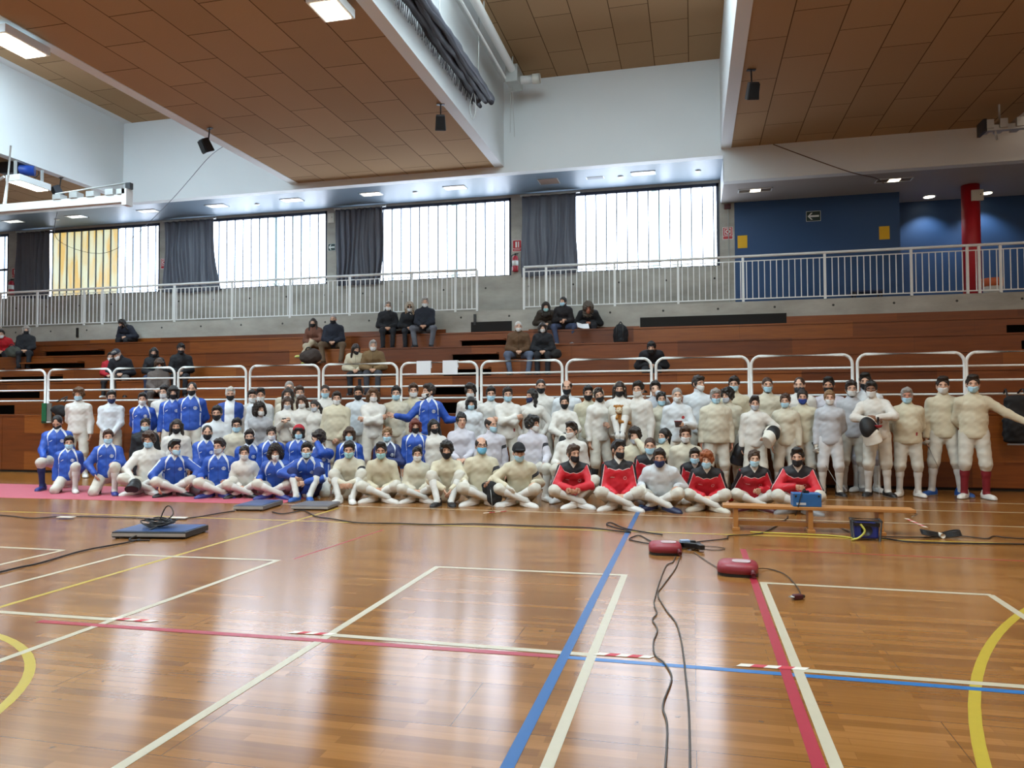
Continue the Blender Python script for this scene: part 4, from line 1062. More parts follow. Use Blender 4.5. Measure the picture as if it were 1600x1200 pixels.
SKIN = {'a': '#c79a80', 'b': '#b98668', 'c': '#d2a88e', 'd': '#7d5238', 'e': '#b3775f'}
HAIRC = {'black': '#17130f', 'dark': '#241a13', 'brown': '#3d2819', 'mid': '#56391f', 'light': '#7a5a38', 'red': '#5e2414', 'ginger': '#8a4a22', 'grey': '#8c8781', 'white': '#b9b6b0'}
MASKC = {'lb': '#a9cfe0', 'white': '#d6d6d4', 'black': '#121216', 'navy': '#1d2c55', 'teal': '#9cc8c9', 'grey': '#b4bac2', 'dblue': '#27408c', 'sky': '#6cb3d6', 'dgrey': '#33343a'}
SHOEC = {'white': '#d8d7d2', 'black': '#17171a', 'navy': '#1e2748', 'blue': '#24549c', 'dblue': '#27327a', 'maroon': '#4a1822', 'grey': '#7f7f80', 'brown': '#4a3322', 'yellow': '#b9c060', 'stripe': '#c9c6b8'}
def skin_mat(k): return mat('skin_' + k, SKIN[k], .5, var=.06, scale=12)
def hair_mat(k):
    n = 'hair_' + k
    if n in MATS: return MATS[n]
    m, nt, b = new_mat(n); c = lin(HAIRC[k]); tc = N(nt, 'ShaderNodeTexCoord')
    mp = N(nt, 'ShaderNodeMapping'); mp.inputs['Scale'].default_value = (110, 26, 26); nt.links.new(tc.outputs['Object'], mp.inputs['Vector'])
    nz = N(nt, 'ShaderNodeTexNoise'); nz.inputs['Scale'].default_value = 1.; nz.inputs['Detail'].default_value = 3; nz.inputs['Distortion'].default_value = 1.; nt.links.new(mp.outputs[0], nz.inputs['Vector'])
    nt.links.new(mix_col(nt, nz.outputs[0], tuple(x * .35 for x in c[:3]) + (1,), tuple(min(1, x * 1.9) for x in c[:3]) + (1,)), b.inputs['Base Color'])
    bp = N(nt, 'ShaderNodeBump'); bp.inputs['Strength'].default_value = .8; bp.inputs['Distance'].default_value = .012
    nt.links.new(nz.outputs[0], bp.inputs['Height']); nt.links.new(bp.outputs[0], b.inputs['Normal']); b.inputs['Roughness'].default_value = .45
    return m
def mask_mat(k): return mat('mask_' + k, MASKC[k], .75, var=.05, scale=20)
def shoe_mat(k): return mat('shoe_' + k, SHOEC[k], .45, var=.05)

# ---------------------------------------------------------------- the figure
def ik(a, b, l1, l2, pole):
    """joint between a and b for two bones, bending towards pole; returns joint, end"""
    d = b - a; L = np.linalg.norm(d); mx = (l1 + l2) * .998
    if L > mx: d = d / L * mx; L = mx
    mn = abs(l1 - l2) + .03
    if L < mn: d = unit(d) * mn; L = mn
    t = unit(d); x = (l1 * l1 - l2 * l2 + L * L) / (2 * L); h = math.sqrt(max(l1 * l1 - x * x, 0))
    p = pole - t * (pole @ t)
    if np.linalg.norm(p) < 1e-4: p = vec(.3, -.9, .1) - t * (vec(.3, -.9, .1) @ t)
    return a + t * x + unit(p) * h, a + d

def hand_prims(W, d, nrm, s, side, curl=.5, g=0.):
    """palm, four unequal fingers bent at two joints, thumb from the side of the palm; nrm = out of the back of the hand"""
    d = unit(d); nrm = unit(nrm - d * (nrm @ d)); lat = np.cross(d, nrm) * side      # lat points to the thumb side
    pr = [ec(W + d * .012 * s, W + d * .082 * s, lat, (.026 + g) * s, (.014 + g) * s, (.037 + g) * s, (.013 + g) * s, .012 * s)]
    for i, (off, L) in enumerate(((.027, .072), (.009, .080), (-.010, .074), (-.028, .058))):
        b = W + d * .088 * s + lat * off * s * 1.08
        a1 = curl * .9; a2 = curl * 1.9 + .12; sp = off * 1.3
        d1 = unit(d * math.cos(a1) - nrm * math.sin(a1) + lat * sp); d2 = unit(d * math.cos(a2) - nrm * math.sin(a2) + lat * sp * .6)
        k1 = b + d1 * L * .52 * s; r = (.0088 if i < 3 else .0078) + g
        pr += [rc(b - d * .015 * s, k1, r * s * 1.06, r * s, .004 * s), rc(k1, k1 + d2 * L * .5 * s, r * s, r * .85 * s, .004 * s)]
    t0 = W + d * .028 * s + lat * .024 * s; dt = unit(d * .72 + lat * .62 - nrm * .25); t1 = t0 + dt * .042 * s
    dt2 = unit(d * .9 + lat * .15 - nrm * (.2 + .4 * curl)); pr += [rc(t0, t1, (.0125 + g) * s, (.0105 + g) * s, .01 * s), rc(t1, t1 + dt2 * .032 * s, (.0102 + g) * s, (.0088 + g) * s, .004 * s)]
    return pr

HAIR = build_hair(); WEAR = build_headwear(); MASKS = build_masks(); SMALL = build_small()
def tomat4(M, c, s=1.):
    """M rows = axes; columns of the object matrix are those axes"""
    m = Matrix.Identity(4)
    for i in range(3):
        for j in range(3): m[j][i] = M[i][j] * s
        m[i][3] = c[i]
    return m

def person(x, y, z0, yaw, hz, pose='stand', top='white', legs='#cbc7bb', socks='#cfcdc7', shoes='white', mask=('surgical', 'lb'), hair=('short', 'dark'), skin='a',
           label='', group=None, sex='m', fat=0., hy=0., hp=0., ht=0., lean=0., side=0., L='down', R='down', full=False, wear=None, glasses=False, beard=False, H=None,
           h=.010, gloves='', twist=0., legspec=None, hx=0., brow=True, seat=None, long_coat=False, fringe=0):
    """hz: height of the head's centre. z0: floor or tread under the feet."""
    root = empty('person', (x, y, z0), 0, label, 'person', group)
    F = vec(math.sin(yaw), -math.cos(yaw), 0); A = vec(math.cos(yaw), math.sin(yaw), 0); U = vec(0, 0, 1)
    hz = hz - z0
    wd = .95 if sex == 'f' else 1.
    trunk = .688                                          # hip joints to head centre at s = 1, upright
    if pose == 'stand':
        s = hz / (.912 + trunk) if H is None else H / 1.745
        pz = hz - trunk * s * math.cos(lean) * math.cos(side)
    else:
        s = (H or (1.70 if sex == 'm' else 1.62)) / 1.745
        if pose == 'cross' or pose == 'knees':
            pz = .125 * s
            tr = (hz - pz) / (trunk * s)
            if tr > 1.: s *= min(tr, 1.12); lean = 0.1; pz = max(.125 * s, hz - trunk * s)
            else: lean = max(lean, min(math.acos(max(tr, .6)) * .9, .75)); pz = hz - trunk * s * math.cos(lean * .8) if tr > .6 else pz
            pz = max(pz, .12 * s)
        elif pose == 'bench':
            pz = (seat - z0) + .10 * s
            tr = (hz - pz) / (trunk * s)
            if tr > 1.: s *= min(tr, 1.15)
            else: lean = max(lean, math.acos(max(tr, .55)) * .9)
            pz = (seat - z0) + .10 * s
        else:
            pz = hz - trunk * s * math.cos(lean) * math.cos(side)
            if pose == 'kneel' and pz > .49 * s: s = min(hz / 1.19, 1.1 * s); pz = hz - trunk * s
            if pz < .20 * s: lean = max(lean, math.acos(min(1, max((hz - .20 * s) / (trunk * s), .5)))); pz = .20 * s
    # torso axes
    def rot(v, ax, t): ax = unit(ax); return v * math.cos(t) + np.cross(ax, v) * math.sin(t) + ax * (ax @ v) * (1 - math.cos(t))
    T1 = unit(U * math.cos(lean * .7) + F * math.sin(lean * .7) + A * math.sin(side) * .8)
    T2 = unit(U * math.cos(lean * 1.1) + F * math.sin(lean * 1.1) + A * math.sin(side))
    p0 = vec(0, 0, pz)
    p0 = p0 - (T1 * .2 * s + T2 * .34 * s - U * (.54 * s)) * vec(1, 1, 0)   # keep the neck over the given spot
    p1 = p0 + T1 * .20 * s; p2 = p1 + T2 * .20 * s; p3 = p2 + T2 * .135 * s
    As = rot(A, U, twist); As = unit(As - T2 * (As @ T2)); Fs = np.cross(T2, As) * -1; Fs = unit(Fs if Fs @ F > 0 else -Fs)
    ap = unit(A - T1 * (A @ T1)); fp = F
    # head
    hyaw = yaw + hy; hf = vec(math.sin(hyaw), -math.cos(hyaw), 0); ha = vec(math.cos(hyaw), math.sin(hyaw), 0)
    hup = unit(U * math.cos(hp) + hf * math.sin(hp)); hfw = unit(hf * math.cos(hp) - U * math.sin(hp))
    ha2 = ha * math.cos(ht) + hup * math.sin(ht); hup2 = hup * math.cos(ht) - ha * math.sin(ht)
    HM = np.stack([ha2, -hfw, hup2])
    hs = (1.0 if sex == 'm' else .97) * min(max(s, .88), 1.05) * 1.06
    Nk = unit(T2 + U * .6)
    hc = p3 + Nk * .128 * s + hup * .025 * s + A * hx
    dz = hz - hc[2]
    hc = hc + U * np.clip(dz, -.06, .04)
    w = lambda q: (1 + fat) * q * s * wd
    d_ = lambda q: (1 + fat * 1.5) * q * s
    # arms
    sh = {}
    for k, sg in (('L', -1), ('R', 1)): sh[k] = p3 - T2 * .088 * s + As * sg * (.148 if sex == 'f' else .160) * s * (1 + fat * .4)
    la, lf = .285 * s, .250 * s
    def local(a, f, u, o=p0): return o + A * a * s + F * f * s + U * u * s
    def tor(a, f, u): return p0 + As * a * s + Fs * f * s + T2 * u * s
    arms = {}
    for k, sg, spec in (('L', -1, L), ('R', 1, R)):
        out = As * sg; curl = .5; pole = out * .6 - F * .6 - U * .3; hd = None; hn = None
        if isinstance(spec, str):
            if spec == 'down': tgt = sh[k] + out * .07 * s - U * .52 * s + F * .05 * s; pole = -F + out * .4; hd = -U + F * .15; hn = out
            elif spec == 'back': tgt = tor(sg * .05, -.15, .0); pole = out - F * .3; hd = -out * 1. - U * .2; hn = -F; curl = .7
            elif spec == 'front': tgt = tor(sg * .055, .17, -.02); pole = out * .9 - F * .2 - U * .4; hd = -out * .8 + F * .3 - U * .6; hn = F
            elif spec == 'cross':
                tgt = tor(-sg * .13, .165, .27 + (.035 if k == 'L' else 0)); pole = out * .8 - U * .8 + F * .35; hd = -out + U * .1; hn = F; curl = .6
            elif spec == 'hip': tgt = tor(sg * .19, .03, .02); pole = out - F * .25; hd = -out * .4 - U * .8 + F * .5; hn = out; curl = .3
            elif spec == 'lap': tgt = p0 + A * sg * .06 * s + F * .30 * s + U * .10 * s; pole = out * .7 - U * .8 - F * .4; hd = -out * .6 + F * .6 - U * .3; hn = U + F * .3; curl = .6
            elif spec == 'knee': tgt = None; pole = out * .45 - U * .8 - F * .3; curl = .45
            elif spec == 'hug': tgt = p0 + A * sg * .03 * s + F * .42 * s + U * .16 * s; pole = out * 1. - U * .4; hd = -out * .8 + F * .4 - U * .2; hn = F; curl = .7
            elif spec == 'floor': tgt = p0 + A * sg * .34 * s - F * .10 * s; tgt = vec(tgt[0], tgt[1], .07 * s); pole = -F + out * .3; hd = out * .6 + F * .5 - U * .2; hn = U; curl = .1
            elif spec == 'chest': tgt = tor(sg * .02, .20, .27); pole = out * .9 - U * .6; hd = -out + U * .2; hn = F; curl = .8
            elif spec == 'face': tgt = hc + hf * .12 * s + U * -.06 * s + A * sg * .04; pole = out * .7 - U * .9 + F * .3; hd = U * .8 + -out * .4; hn = F; curl = .5
            elif spec == 'open': tgt = sh[k] + out * .38 * s + F * .22 * s - U * .16 * s; pole = -U - F * .3; hd = out * .9 + U * .25 + F * .2; hn = -U * .3 - F; curl = .15
            else: tgt = sh[k] - U * .5 * s
        else:
            a_, f_, u_ = spec[:3]; tgt = p0 + A * a_ * s + F * f_ * s + U * u_ * s
            if len(spec) > 3 and spec[3]: pole = A * spec[3][0] + F * spec[3][1] + U * spec[3][2]
            if len(spec) > 4: curl = spec[4]
            if len(spec) > 5: hd = A * spec[5][0] + F * spec[5][1] + U * spec[5][2]
        arms[k] = [spec, tgt, pole, hd, hn, curl, sg, out]
    # legs
    lt, ls = .430 * s, .415 * s
    hip = {k: p0 + ap * sg * .088 * s * wd for k, sg in (('L', -1), ('R', 1))}
    legp = {}
    LS = legspec or {}
    for k, sg in (('L', -1), ('R', 1)):
        fd = F; fu = U
        if pose == 'stand':
            an = hip[k] * vec(1, 1, 0) + A * sg * .045 * s + U * .082 * s; pole = F + A * sg * .2; fd = unit(F + A * sg * .35)
        elif pose == 'bench':
            an = hip[k] * vec(1, 1, 0) + F * .44 * s + A * sg * .03 + U * .082 * s; pole = F + U * 1.2 + A * sg * .15
            fd = unit(F + A * sg * .2)
        elif pose == 'cross':
            an = p0 * vec(1, 1, 0) + A * (-sg) * .12 * s + F * (.38 if k == 'L' else .31) * s + U * .092 * s; pole = A * sg * 1.0 + U * .45 + F * .25
            fd = unit(-A * sg * .75 + F * .5); fu = unit(U * .75 + A * sg * -.0 + F * .2)
        elif pose == 'knees':
            an = p0 * vec(1, 1, 0) + A * sg * .10 * s + F * .50 * s + U * .08 * s; pole = U + A * sg * .35
            fd = unit(F + A * sg * .25 + U * .15)
        elif pose == 'kneel':            # both knees down
            kk = math.sqrt(max(lt * lt - max(pz - .065 * s, .02) ** 2, .002)) if pz < lt else .05
            kn = hip[k] * vec(1, 1, 0) + F * kk + A * sg * .05 * s + U * .065 * s
            an = kn - F * ls * .97 + U * .01; pole = None; fd = -F + U * -.35; fd = unit(fd); fu = unit(U * .3 - F * -.0 + F * -1.)
            legp[k] = (hip[k], kn, an, unit(-F), unit(-U + F * .0)); continue
        elif pose in ('oneL', 'oneR'):   # kneeling on one knee, the named side's knee up
            if pose[-1] == k:
                an = hip[k] * vec(1, 1, 0) + F * .36 * s + A * sg * .10 * s + U * .082 * s; pole = F + U * 1.4 + A * sg * .3; fd = unit(F + A * sg * .3)
            else:
                kk = math.sqrt(max(lt * lt - max(pz - .065 * s, .02) ** 2, .002)) if pz < lt else .06
                kn = hip[k] * vec(1, 1, 0) + F * kk + A * sg * .06 * s + U * .065 * s
                an = kn - F * ls * .96 + U * .02; legp[k] = (hip[k], kn, an, unit(-F * .4 - U), unit(-F)); continue
        if k in LS:
            q = LS[k]; an = p0 * vec(1, 1, 0) + A * q[0][0] * s + F * q[0][1] * s + U * q[0][2] * s
            if len(q) > 1: pole = A * q[1][0] + F * q[1][1] + U * q[1][2]
            if len(q) > 2: fd = unit(A * q[2][0] + F * q[2][1] + U * q[2][2])
            if len(q) > 3: fu = unit(A * q[3][0] + F * q[3][1] + U * q[3][2])
        kn, an = ik(hip[k], an, lt, ls, pole)
        legp[k] = (hip[k], kn, an, fd, fu)
    for k in 'LR':
        spec, tgt, pole, hd, hn, curl, sg, out = arms[k]
        if tgt is None:
            kn = legp[k][1]; tgt = kn + U * .085 * s - F * .08 * s - out * .03 * s; hd = F * .8 - U * .45 - out * .2; hn = U
        elb, wr = ik(sh[k], tgt, la, lf, pole)
        fa = unit(wr - elb)
        if hd is None: hd = fa
        hd = unit(hd); hd = unit(hd * .75 + fa * .35) if hd @ fa > -.2 else hd
        if hn is None: hn = out + F * .2
        arms[k] = (sh[k], elb, wr, hd, hn, curl, sg)
    # ---- body: one continuous skin
    B = [ec(p0 - T1 * .02 * s, p1, ap, w(.150), d_(.100), w(.128), d_(.088)), ec(p1, p2, As, w(.128), d_(.088), w(.152), d_(.100)), ec(p2, p3 - T2 * .085 * s, As, w(.148), d_(.098), w(.108), d_(.075)),
         rc(p3 - T2 * .03 * s, hc - hup * .06 * s + hfw * .005, .054 * s, .050 * s, .03), ]
    for k in 'LR':
        S_, E_, W_, hd, hn, cu, sg = arms[k]
        B += [rc(p3 - T2 * .03 * s, S_, .045 * s, .052 * s, .03), rc(S_, E_, .050 * s, .040 * s, .03), rc(E_, W_, .040 * s, .027 * s, .02)]
        B += hand_prims(W_, hd, hn, s, -sg * 1., cu)
        hp_, kn, an, fd, fu = legp[k]
        B += [rc(hp_, kn, .078 * s, .052 * s, .04), rc(kn, an, .050 * s, .029 * s, .02), rc(kn + (an - kn) * .28, kn + (an - kn) * .3, .052 * s, .052 * s, .03),
              rc(an - fu * .02 * s, an + fd * .11 * s - fu * .056 * s, .024 * s, .018 * s, .01), rc(an - fd * .02 * s - fu * .035 * s, an + fd * .05 * s - fu * .05 * s, .024 * s, .022 * s, .01)]
    B += head_prims(HM, hc, hs)
    V, Q = surface(B, h)
    body = obj('body', mesh_of('body', V, Q, [skin_mat(skin)]), None, root)
    # ---- top
    rn = np.random.default_rng(abs(hash((round(x, 3), round(y, 3)))) % 9999)
    th = .016 if top in WH or '+' in top else .018
    if top.startswith('#'): th = .028
    hem = -.06 if (top in WH or '+' in top) else -.02
    if long_coat: hem = -.16
    J = [ec(p0 + T1 * (hem + .05) * s, p1, ap, w(.170) + th, d_(.126) + th, w(.151) + th, d_(.108) + th, .05), ec(p1, p2, As, w(.151) + th, d_(.108) + th, w(.159) + th, d_(.106) + th, .05),
         ec(p2, p3 - T2 * .085 * s, As, w(.154) + th, d_(.102) + th, w(.115) + th, d_(.080) + th, .05), rc(p3 - T2 * .05 * s, p3 + Nk * .055 * s, .062 * s + th * .7, .056 * s + th * .6, .045)]
    if sex == 'f':
        for sg in (-1, 1): J.append(el(p2 + As * sg * .07 * s + Fs * (.085 * s) - T2 * .005 * s, np.stack([As, Fs, T2]), vec(.062, .040, .06) * s, .06))
    elif fat > .12: J.append(el(p1 + Fs * .06 * s + T1 * .0, np.stack([As, Fs, T2]), vec(.15, .12, .15) * s, .08))
    for k in 'LR':
        S_, E_, W_, hd, hn, cu, sg = arms[k]
        J += [rc(p3 - T2 * .035 * s, S_, .040 * s + th, .053 * s + th * .9, .05), rc(S_, E_, .055 * s + th, .048 * s + th, .04), rc(E_, W_ - (W_ - E_) * .04, .048 * s + th, .033 * s + th * .8, .02)]
    cuts = [(p0 + T1 * (hem - .015) * s, -T1)]
    ph = float(rn.uniform(0, 6))
    V, Q = surface(J, .0125, (.0035, 34, ph), cuts)
    # rest coordinates: torso frame, sleeves straightened sideways
    rel = V - p0; T = unit(p3 - p0)
    rest = np.stack([rel @ As, rel @ Fs, rel @ T], 1) / s
    def seg_d(a, b, r):
        ab = b - a; t = np.clip(((V - a) @ ab) / (ab @ ab), 0, 1); q = V - a - t[:, None] * ab
        return np.linalg.norm(q, axis=1) - r, t, q
    dt = np.minimum(seg_d(p0, p2, w(.135))[0], seg_d(p2, p3, w(.13))[0])
    for k in 'LR':
        S_, E_, W_, hd, hn, cu, sg = arms[k]
        d1, t1, q1 = seg_d(S_, E_, .05 * s); d2, t2, q2 = seg_d(E_, W_, .04 * s)
        upv = unit(np.cross(np.cross(E_ - S_, As * sg + U * .5), E_ - S_))
        fwv = unit(np.cross(unit(E_ - S_), upv)) * sg
        fwv = fwv if fwv @ Fs > 0 else -fwv
        m1 = (d1 < dt - .01) & (d1 <= d2); m2 = (d2 < dt - .005) & (d2 < d1)
        upo = unit(As * sg - unit(E_ - S_) * (As * sg @ unit(E_ - S_)))
        for mm, t_, q_, base, ln in ((m1, t1, q1, .2, .28), (m2, t2, q2, .48, .25)):
            rest[mm, 0] = sg * (base + t_[mm] * ln); rest[mm, 1] = (q_[mm] @ fwv) / s; rest[mm, 2] = .49 + (q_[mm] @ upo) / s
    # soften the joint between torso and sleeve coordinates
    e0 = np.concatenate([Q[:, i] for i in range(4)]); e1 = np.concatenate([Q[:, (i + 1) % 4] for i in range(4)])
    a0 = np.concatenate([e0, e1]); a1 = np.concatenate([e1, e0]); cn = np.maximum(np.bincount(a0, minlength=len(V)), 1)
    for _ in range(3): rest = .4 * rest + .6 * np.stack([np.bincount(a0, weights=rest[a1, c], minlength=len(V)) for c in range(3)], 1) / cn[:, None]
    tname = 'jacket' if not top.startswith('#') else 'coat'
    obj(tname, mesh_of(tname, V, Q, [top_material(top)], rest), None, root)
    # ---- breeches or trousers
    lm = coat('legs_' + legs.strip('#'), legs)
    tl = .010
    Bq = [ec(p0 - T1 * .03 * s, p0 + T1 * .12 * s, ap, w(.150) + tl, d_(.102) + tl, w(.132) + tl, d_(.09) + tl, .04)]
    for k in 'LR':
        hp_, kn, an, fd, fu = legp[k]
        Bq.append(rc(hp_, kn, .094 * s * (1 + fat * .5) + tl, .074 * s + tl, .04))
        if full: Bq += [rc(kn, an + (kn - an) * .06, .058 * s + tl, .046 * s + tl, .03)]
        else: Bq += [rc(kn, kn + (an - kn) * .13, .074 * s + tl, .062 * s + tl, .02)]
    V, Q = surface(Bq, .0125, (.0035, 30, ph + 1))
    nm = 'trousers' if full else 'breeches'
    obj(nm, mesh_of(nm, V, Q, [lm], np.stack([V[:, 0] * 0 + 1, V[:, 1] * 0 - 1, V[:, 2]], 1)), None, root)
    sk = coat('socks_' + socks.strip('#'), socks)
    for k in 'LR':
        hp_, kn, an, fd, fu = legp[k]
        if not full:
            V, Q = surface([rc(kn + (an - kn) * .05, an, .054 * s + .003, .042 * s + .003, .02), rc(kn + (an - kn) * .28, kn + (an - kn) * .34, .057 * s, .056 * s, .03), rc(an, an + fd * .05 * s - fu * .03 * s, .042 * s, .036 * s, .02), rc(an, an - fd * .02 * s - fu * .03 * s, .040 * s, .036 * s, .02)], .011)
            obj('sock', mesh_of('sock', V, Q, [sk], np.stack([V[:, 0] * 0 + 1, V[:, 1] * 0 - 1, V[:, 2]], 1)), None, root)
        f2 = unit(fd - fu * (fd @ fu)) if abs(fd @ fu) < .98 else unit(np.cross(A, fu)); r2 = np.cross(fu, f2)
        r2 = np.cross(-f2, fu)
        inst('shoe', SMALL['shoe'], shoe_mat(shoes), root, tomat4(np.stack([r2, -f2, unit(np.cross(r2, -f2))]), an, s * 1.12))
    for k in gloves:
        S_, E_, W_, hd, hn, cu, sg = arms[k]
        V, Q = surface(hand_prims(W_, hd, hn, s, -sg * 1., cu, .0035) + [rc(W_ - unit(W_ - E_) * .06 * s, W_ + hd * .02 * s, .044 * s, .034 * s, .02)], .008)
        obj('glove', mesh_of('glove', V, Q, [mat('white_glove', '#d6d3c8', .7)]), None, root)['label'] = 'white fencing glove'
    # ---- head pieces
    HMX = lambda off=(0, 0, 0), sc=1.: tomat4(HM, hc + hs * (HM.T @ np.asarray(off, float)), hs * sc)
    if hair: inst('hair', HAIR[hair[0]], hair_mat(hair[1]), root, HMX())
    hcname = hair[1] if hair else 'dark'
    for sg in (-1, 1):
        inst('eye', SMALL['eye'], None, body, HMX((sg * .031, -.0775, .004)))
        inst('eyebrow', SMALL['brow'], hair_mat(hcname), body, HMX((sg * .031, -.092, .024)))
    if mask:
        mo = inst('face_mask', MASKS[mask[0]], mask_mat(mask[1]), root, HMX())
    else: inst('mouth', SMALL['mouth'], None, body, HMX())
    if beard: inst('beard', SMALL['beard'], hair_mat(hcname), body, HMX((0, 0, 0), .985))
    if glasses:
        gl = inst('glasses', SMALL['glasses'], None, root, HMX())
        if glasses == 'dark': inst('dark_lenses', SMALL['darklens'], None, gl)
    if wear: inst({'cap': 'cap', 'beanie': 'beanie', 'hood': 'hood', 'furhood': 'fur_hood', 'headband': 'hair_band', 'scarf': 'head_scarf'}[wear[0]], WEAR[wear[0]], mat('wear_' + wear[1].strip('#'), wear[1], .85, var=.2, scale=30), root, HMX())
    root['rig'] = ''
    del root['rig']
    return dict(root=root, arms=arms, legs=legp, hc=hc, HM=HM, hs=hs, s=s, p0=p0, p1=p1, p2=p2, p3=p3, As=As, Fs=Fs, T=T, A=A, F=F, pos=vec(x, y, z0))
# world positions: x, y, foot level, facing, height of the head
PPL = {}
PPL['p1'] = person(-12.158, 12.750, 0.000, 0.472, 1.678, label='young man in white jacket with fluffy brown hair, first standing at the far left', group='fencers posing for the group photo', top='white', hair=('fluffy', 'mid'), mask=('surgical', 'lb'), L='back', R='down', pose='stand', hy=0.1)
PPL['p2'] = person(-11.371, 12.750, 0.000, 0.619, 1.620, label='man in white jacket and navy mask, hands clasped low, standing beside the fluffy-haired one', group='fencers posing for the group photo', top='cool', hair=('short', 'black'), mask=('surgical', 'navy'), L='front', R='front', pose='stand', hy=0.16)
PPL['p3'] = person(-10.509, 12.600, 0.000, 0.424, 1.574, label='man in blue tracksuit and white mask, hands behind his back, standing', group='fencers posing for the group photo', top='blue', hair=('short', 'black'), mask=('ffp2', 'white'), L='back', R='back', legs='#20242c', full=True, pose='stand', hy=0.13)
PPL['p98'] = person(-10.491, 13.200, 0.000, 0.499, 1.723, label='dark-haired person in white jacket almost hidden behind the blue tracksuit with black fringe', group='fencers posing for the group photo', top='white', hair=('short', 'black'), mask=('surgical', 'white'), L='down', R='down', hy=-0.3, pose='stand')
PPL['p4'] = person(-10.007, 12.850, 0.000, 0.415, 1.700, label='man in blue tracksuit with thick black fringe and black mask, left of the tallest', group='fencers posing for the group photo', top='blue', hair=('bob', 'black'), mask=('surgical', 'black'), R='back', pose='stand', hy=0.18)
PPL['p5'] = person(-9.474, 12.700, 0.000, 0.388, 1.768, label='tallest man in blue tracksuit with receding black hair and black mask, standing', group='fencers posing for the group photo', top='blue', hair=('receding', 'black'), mask=('surgical', 'black'), L='back', R='back', pose='stand', hy=0.11)
PPL['p16'] = person(-8.763, 12.900, 0.000, 0.452, 1.665, label='grey-haired man with open blue jacket over white, black mask', group='fencers posing for the group photo', top='blueopen', hair=('short', 'white'), mask=('surgical', 'black'), L='down', R='back', pose='stand', hy=0.11)
PPL['p17'] = person(-8.446, 13.150, 0.000, 0.449, 1.616, label='dark-haired man with white mask peeking out behind the black-haired one with arms spread', group='fencers posing for the group photo', top='white', hair=('short', 'dark'), mask=('surgical', 'white'), pose='stand', hy=0.16)
PPL['p18'] = person(-8.074, 12.850, 0.000, 0.530, 1.634, label='black-haired man in white jacket and white mask, standing behind the curly-haired person', group='fencers posing for the group photo', top='cool', hair=('tall', 'black'), mask=('surgical', 'white'), L='down', skin='b', pose='stand', hy=0.07)
PPL['p26'] = person(-7.664, 13.200, 0.000, 0.430, 1.786, label='bald man with glasses standing at the very back behind four young women', group='fencers posing for the group photo', top='ivory', hair=('buzz', 'grey'), mask=('surgical', 'white'), glasses=True, skin='c', pose='stand', hy=0.14)
PPL['p27'] = person(-7.546, 12.950, 0.000, 0.346, 1.643, label='woman with dark parted hair hidden behind the girl holding a phone', group='fencers posing for the group photo', top='ivory', hair=('long', 'dark'), mask=('surgical', 'white'), sex='f', pose='stand', hy=0.01)
PPL['p28'] = person(-7.471, 13.250, 0.000, 0.499, 1.685, label='brown-haired person showing only a forehead behind the girl in a white mask', group='fencers posing for the group photo', top='white', hair=('short', 'brown'), mask=('surgical', 'white'), pose='stand', hy=0.06)
PPL['p29'] = person(-7.238, 12.400, 0.000, 0.352, 1.480, label='girl with long brown hair and grey mask holding a phone at her chest', group='fencers posing for the group photo', top='white+hip', hair=('long', 'brown'), mask=('surgical', 'grey'), sex='f', L=(-0.02, 0.22, 0.33, None, 0.8, (0.6, 0.3, 0.5)), R=(0.06, 0.23, 0.32, None, 0.8, (-0.7, 0.2, 0.4)), skin='c', hp=0.15, pose='stand', hy=0.18)
PPL['p30'] = person(-6.967, 12.450, 0.000, 0.403, 1.491, label='girl with wavy brown hair and white mask leaning on the girl with the phone', group='fencers posing for the group photo', top='white+arm', hair=('wavy', 'brown'), mask=('surgical', 'white'), sex='f', L='front', hy=-0.1, ht=0.1, pose='stand')
PPL['p31'] = person(-6.736, 12.500, 0.000, 0.364, 1.419, label='girl with a dark side ponytail tilting her head, pale mask', group='fencers posing for the group photo', top='white', hair=('sidepony', 'dark'), mask=('surgical', 'grey'), sex='f', hy=-0.35, ht=0.2, pose='stand')
PPL['p32'] = person(-6.871, 13.150, 0.000, 0.427, 1.702, label='close-cropped man with pale blue mask behind the heavy man in cream', group='fencers posing for the group photo', top='white', hair=('buzz', 'dark'), mask=('surgical', 'lb'), pose='stand', hy=0.0)
PPL['p33'] = person(-6.225, 12.350, 0.000, 0.400, 1.555, label='heavy bearded man in cream jacket and white mask, standing with arms down', group='fencers posing for the group photo', top='cream+hip', hair=('short', 'dark'), mask=('surgical', 'white'), beard=True, fat=0.28, L='down', R='front', pose='stand', hy=0.07)
PPL['p34'] = person(-6.084, 12.950, 0.000, 0.231, 1.656, label='man in white jacket and black mask behind the woman with crossed arms', group='fencers posing for the group photo', top='cool', hair=('short', 'black'), mask=('surgical', 'black'), skin='b', pose='stand', hy=0.12)
PPL['p35'] = person(-5.563, 12.450, 0.000, 0.419, 1.609, label='woman with wavy brown hair and white mask, arms crossed', group='fencers posing for the group photo', top='white', hair=('wavy', 'mid'), mask=('surgical', 'white'), sex='f', L='cross', R='cross', hy=0.15, pose='stand')
PPL['p36'] = person(-5.225, 12.700, 0.000, 0.222, 1.645, label='man in white jacket and light blue mask left of the blue jacket with spread arms', group='fencers posing for the group photo', top='ivory', hair=('short', 'black'), mask=('surgical', 'lb'), L='back', R='down', pose='stand', hy=0.1)
PPL['p43'] = person(-4.988, 12.950, 0.000, 0.227, 1.694, label='short-haired man in white jacket and white mask just left of the bearded man in blue', group='fencers posing for the group photo', top='cream', hair=('short', 'brown'), mask=('surgical', 'white'), pose='stand', hy=0.12)
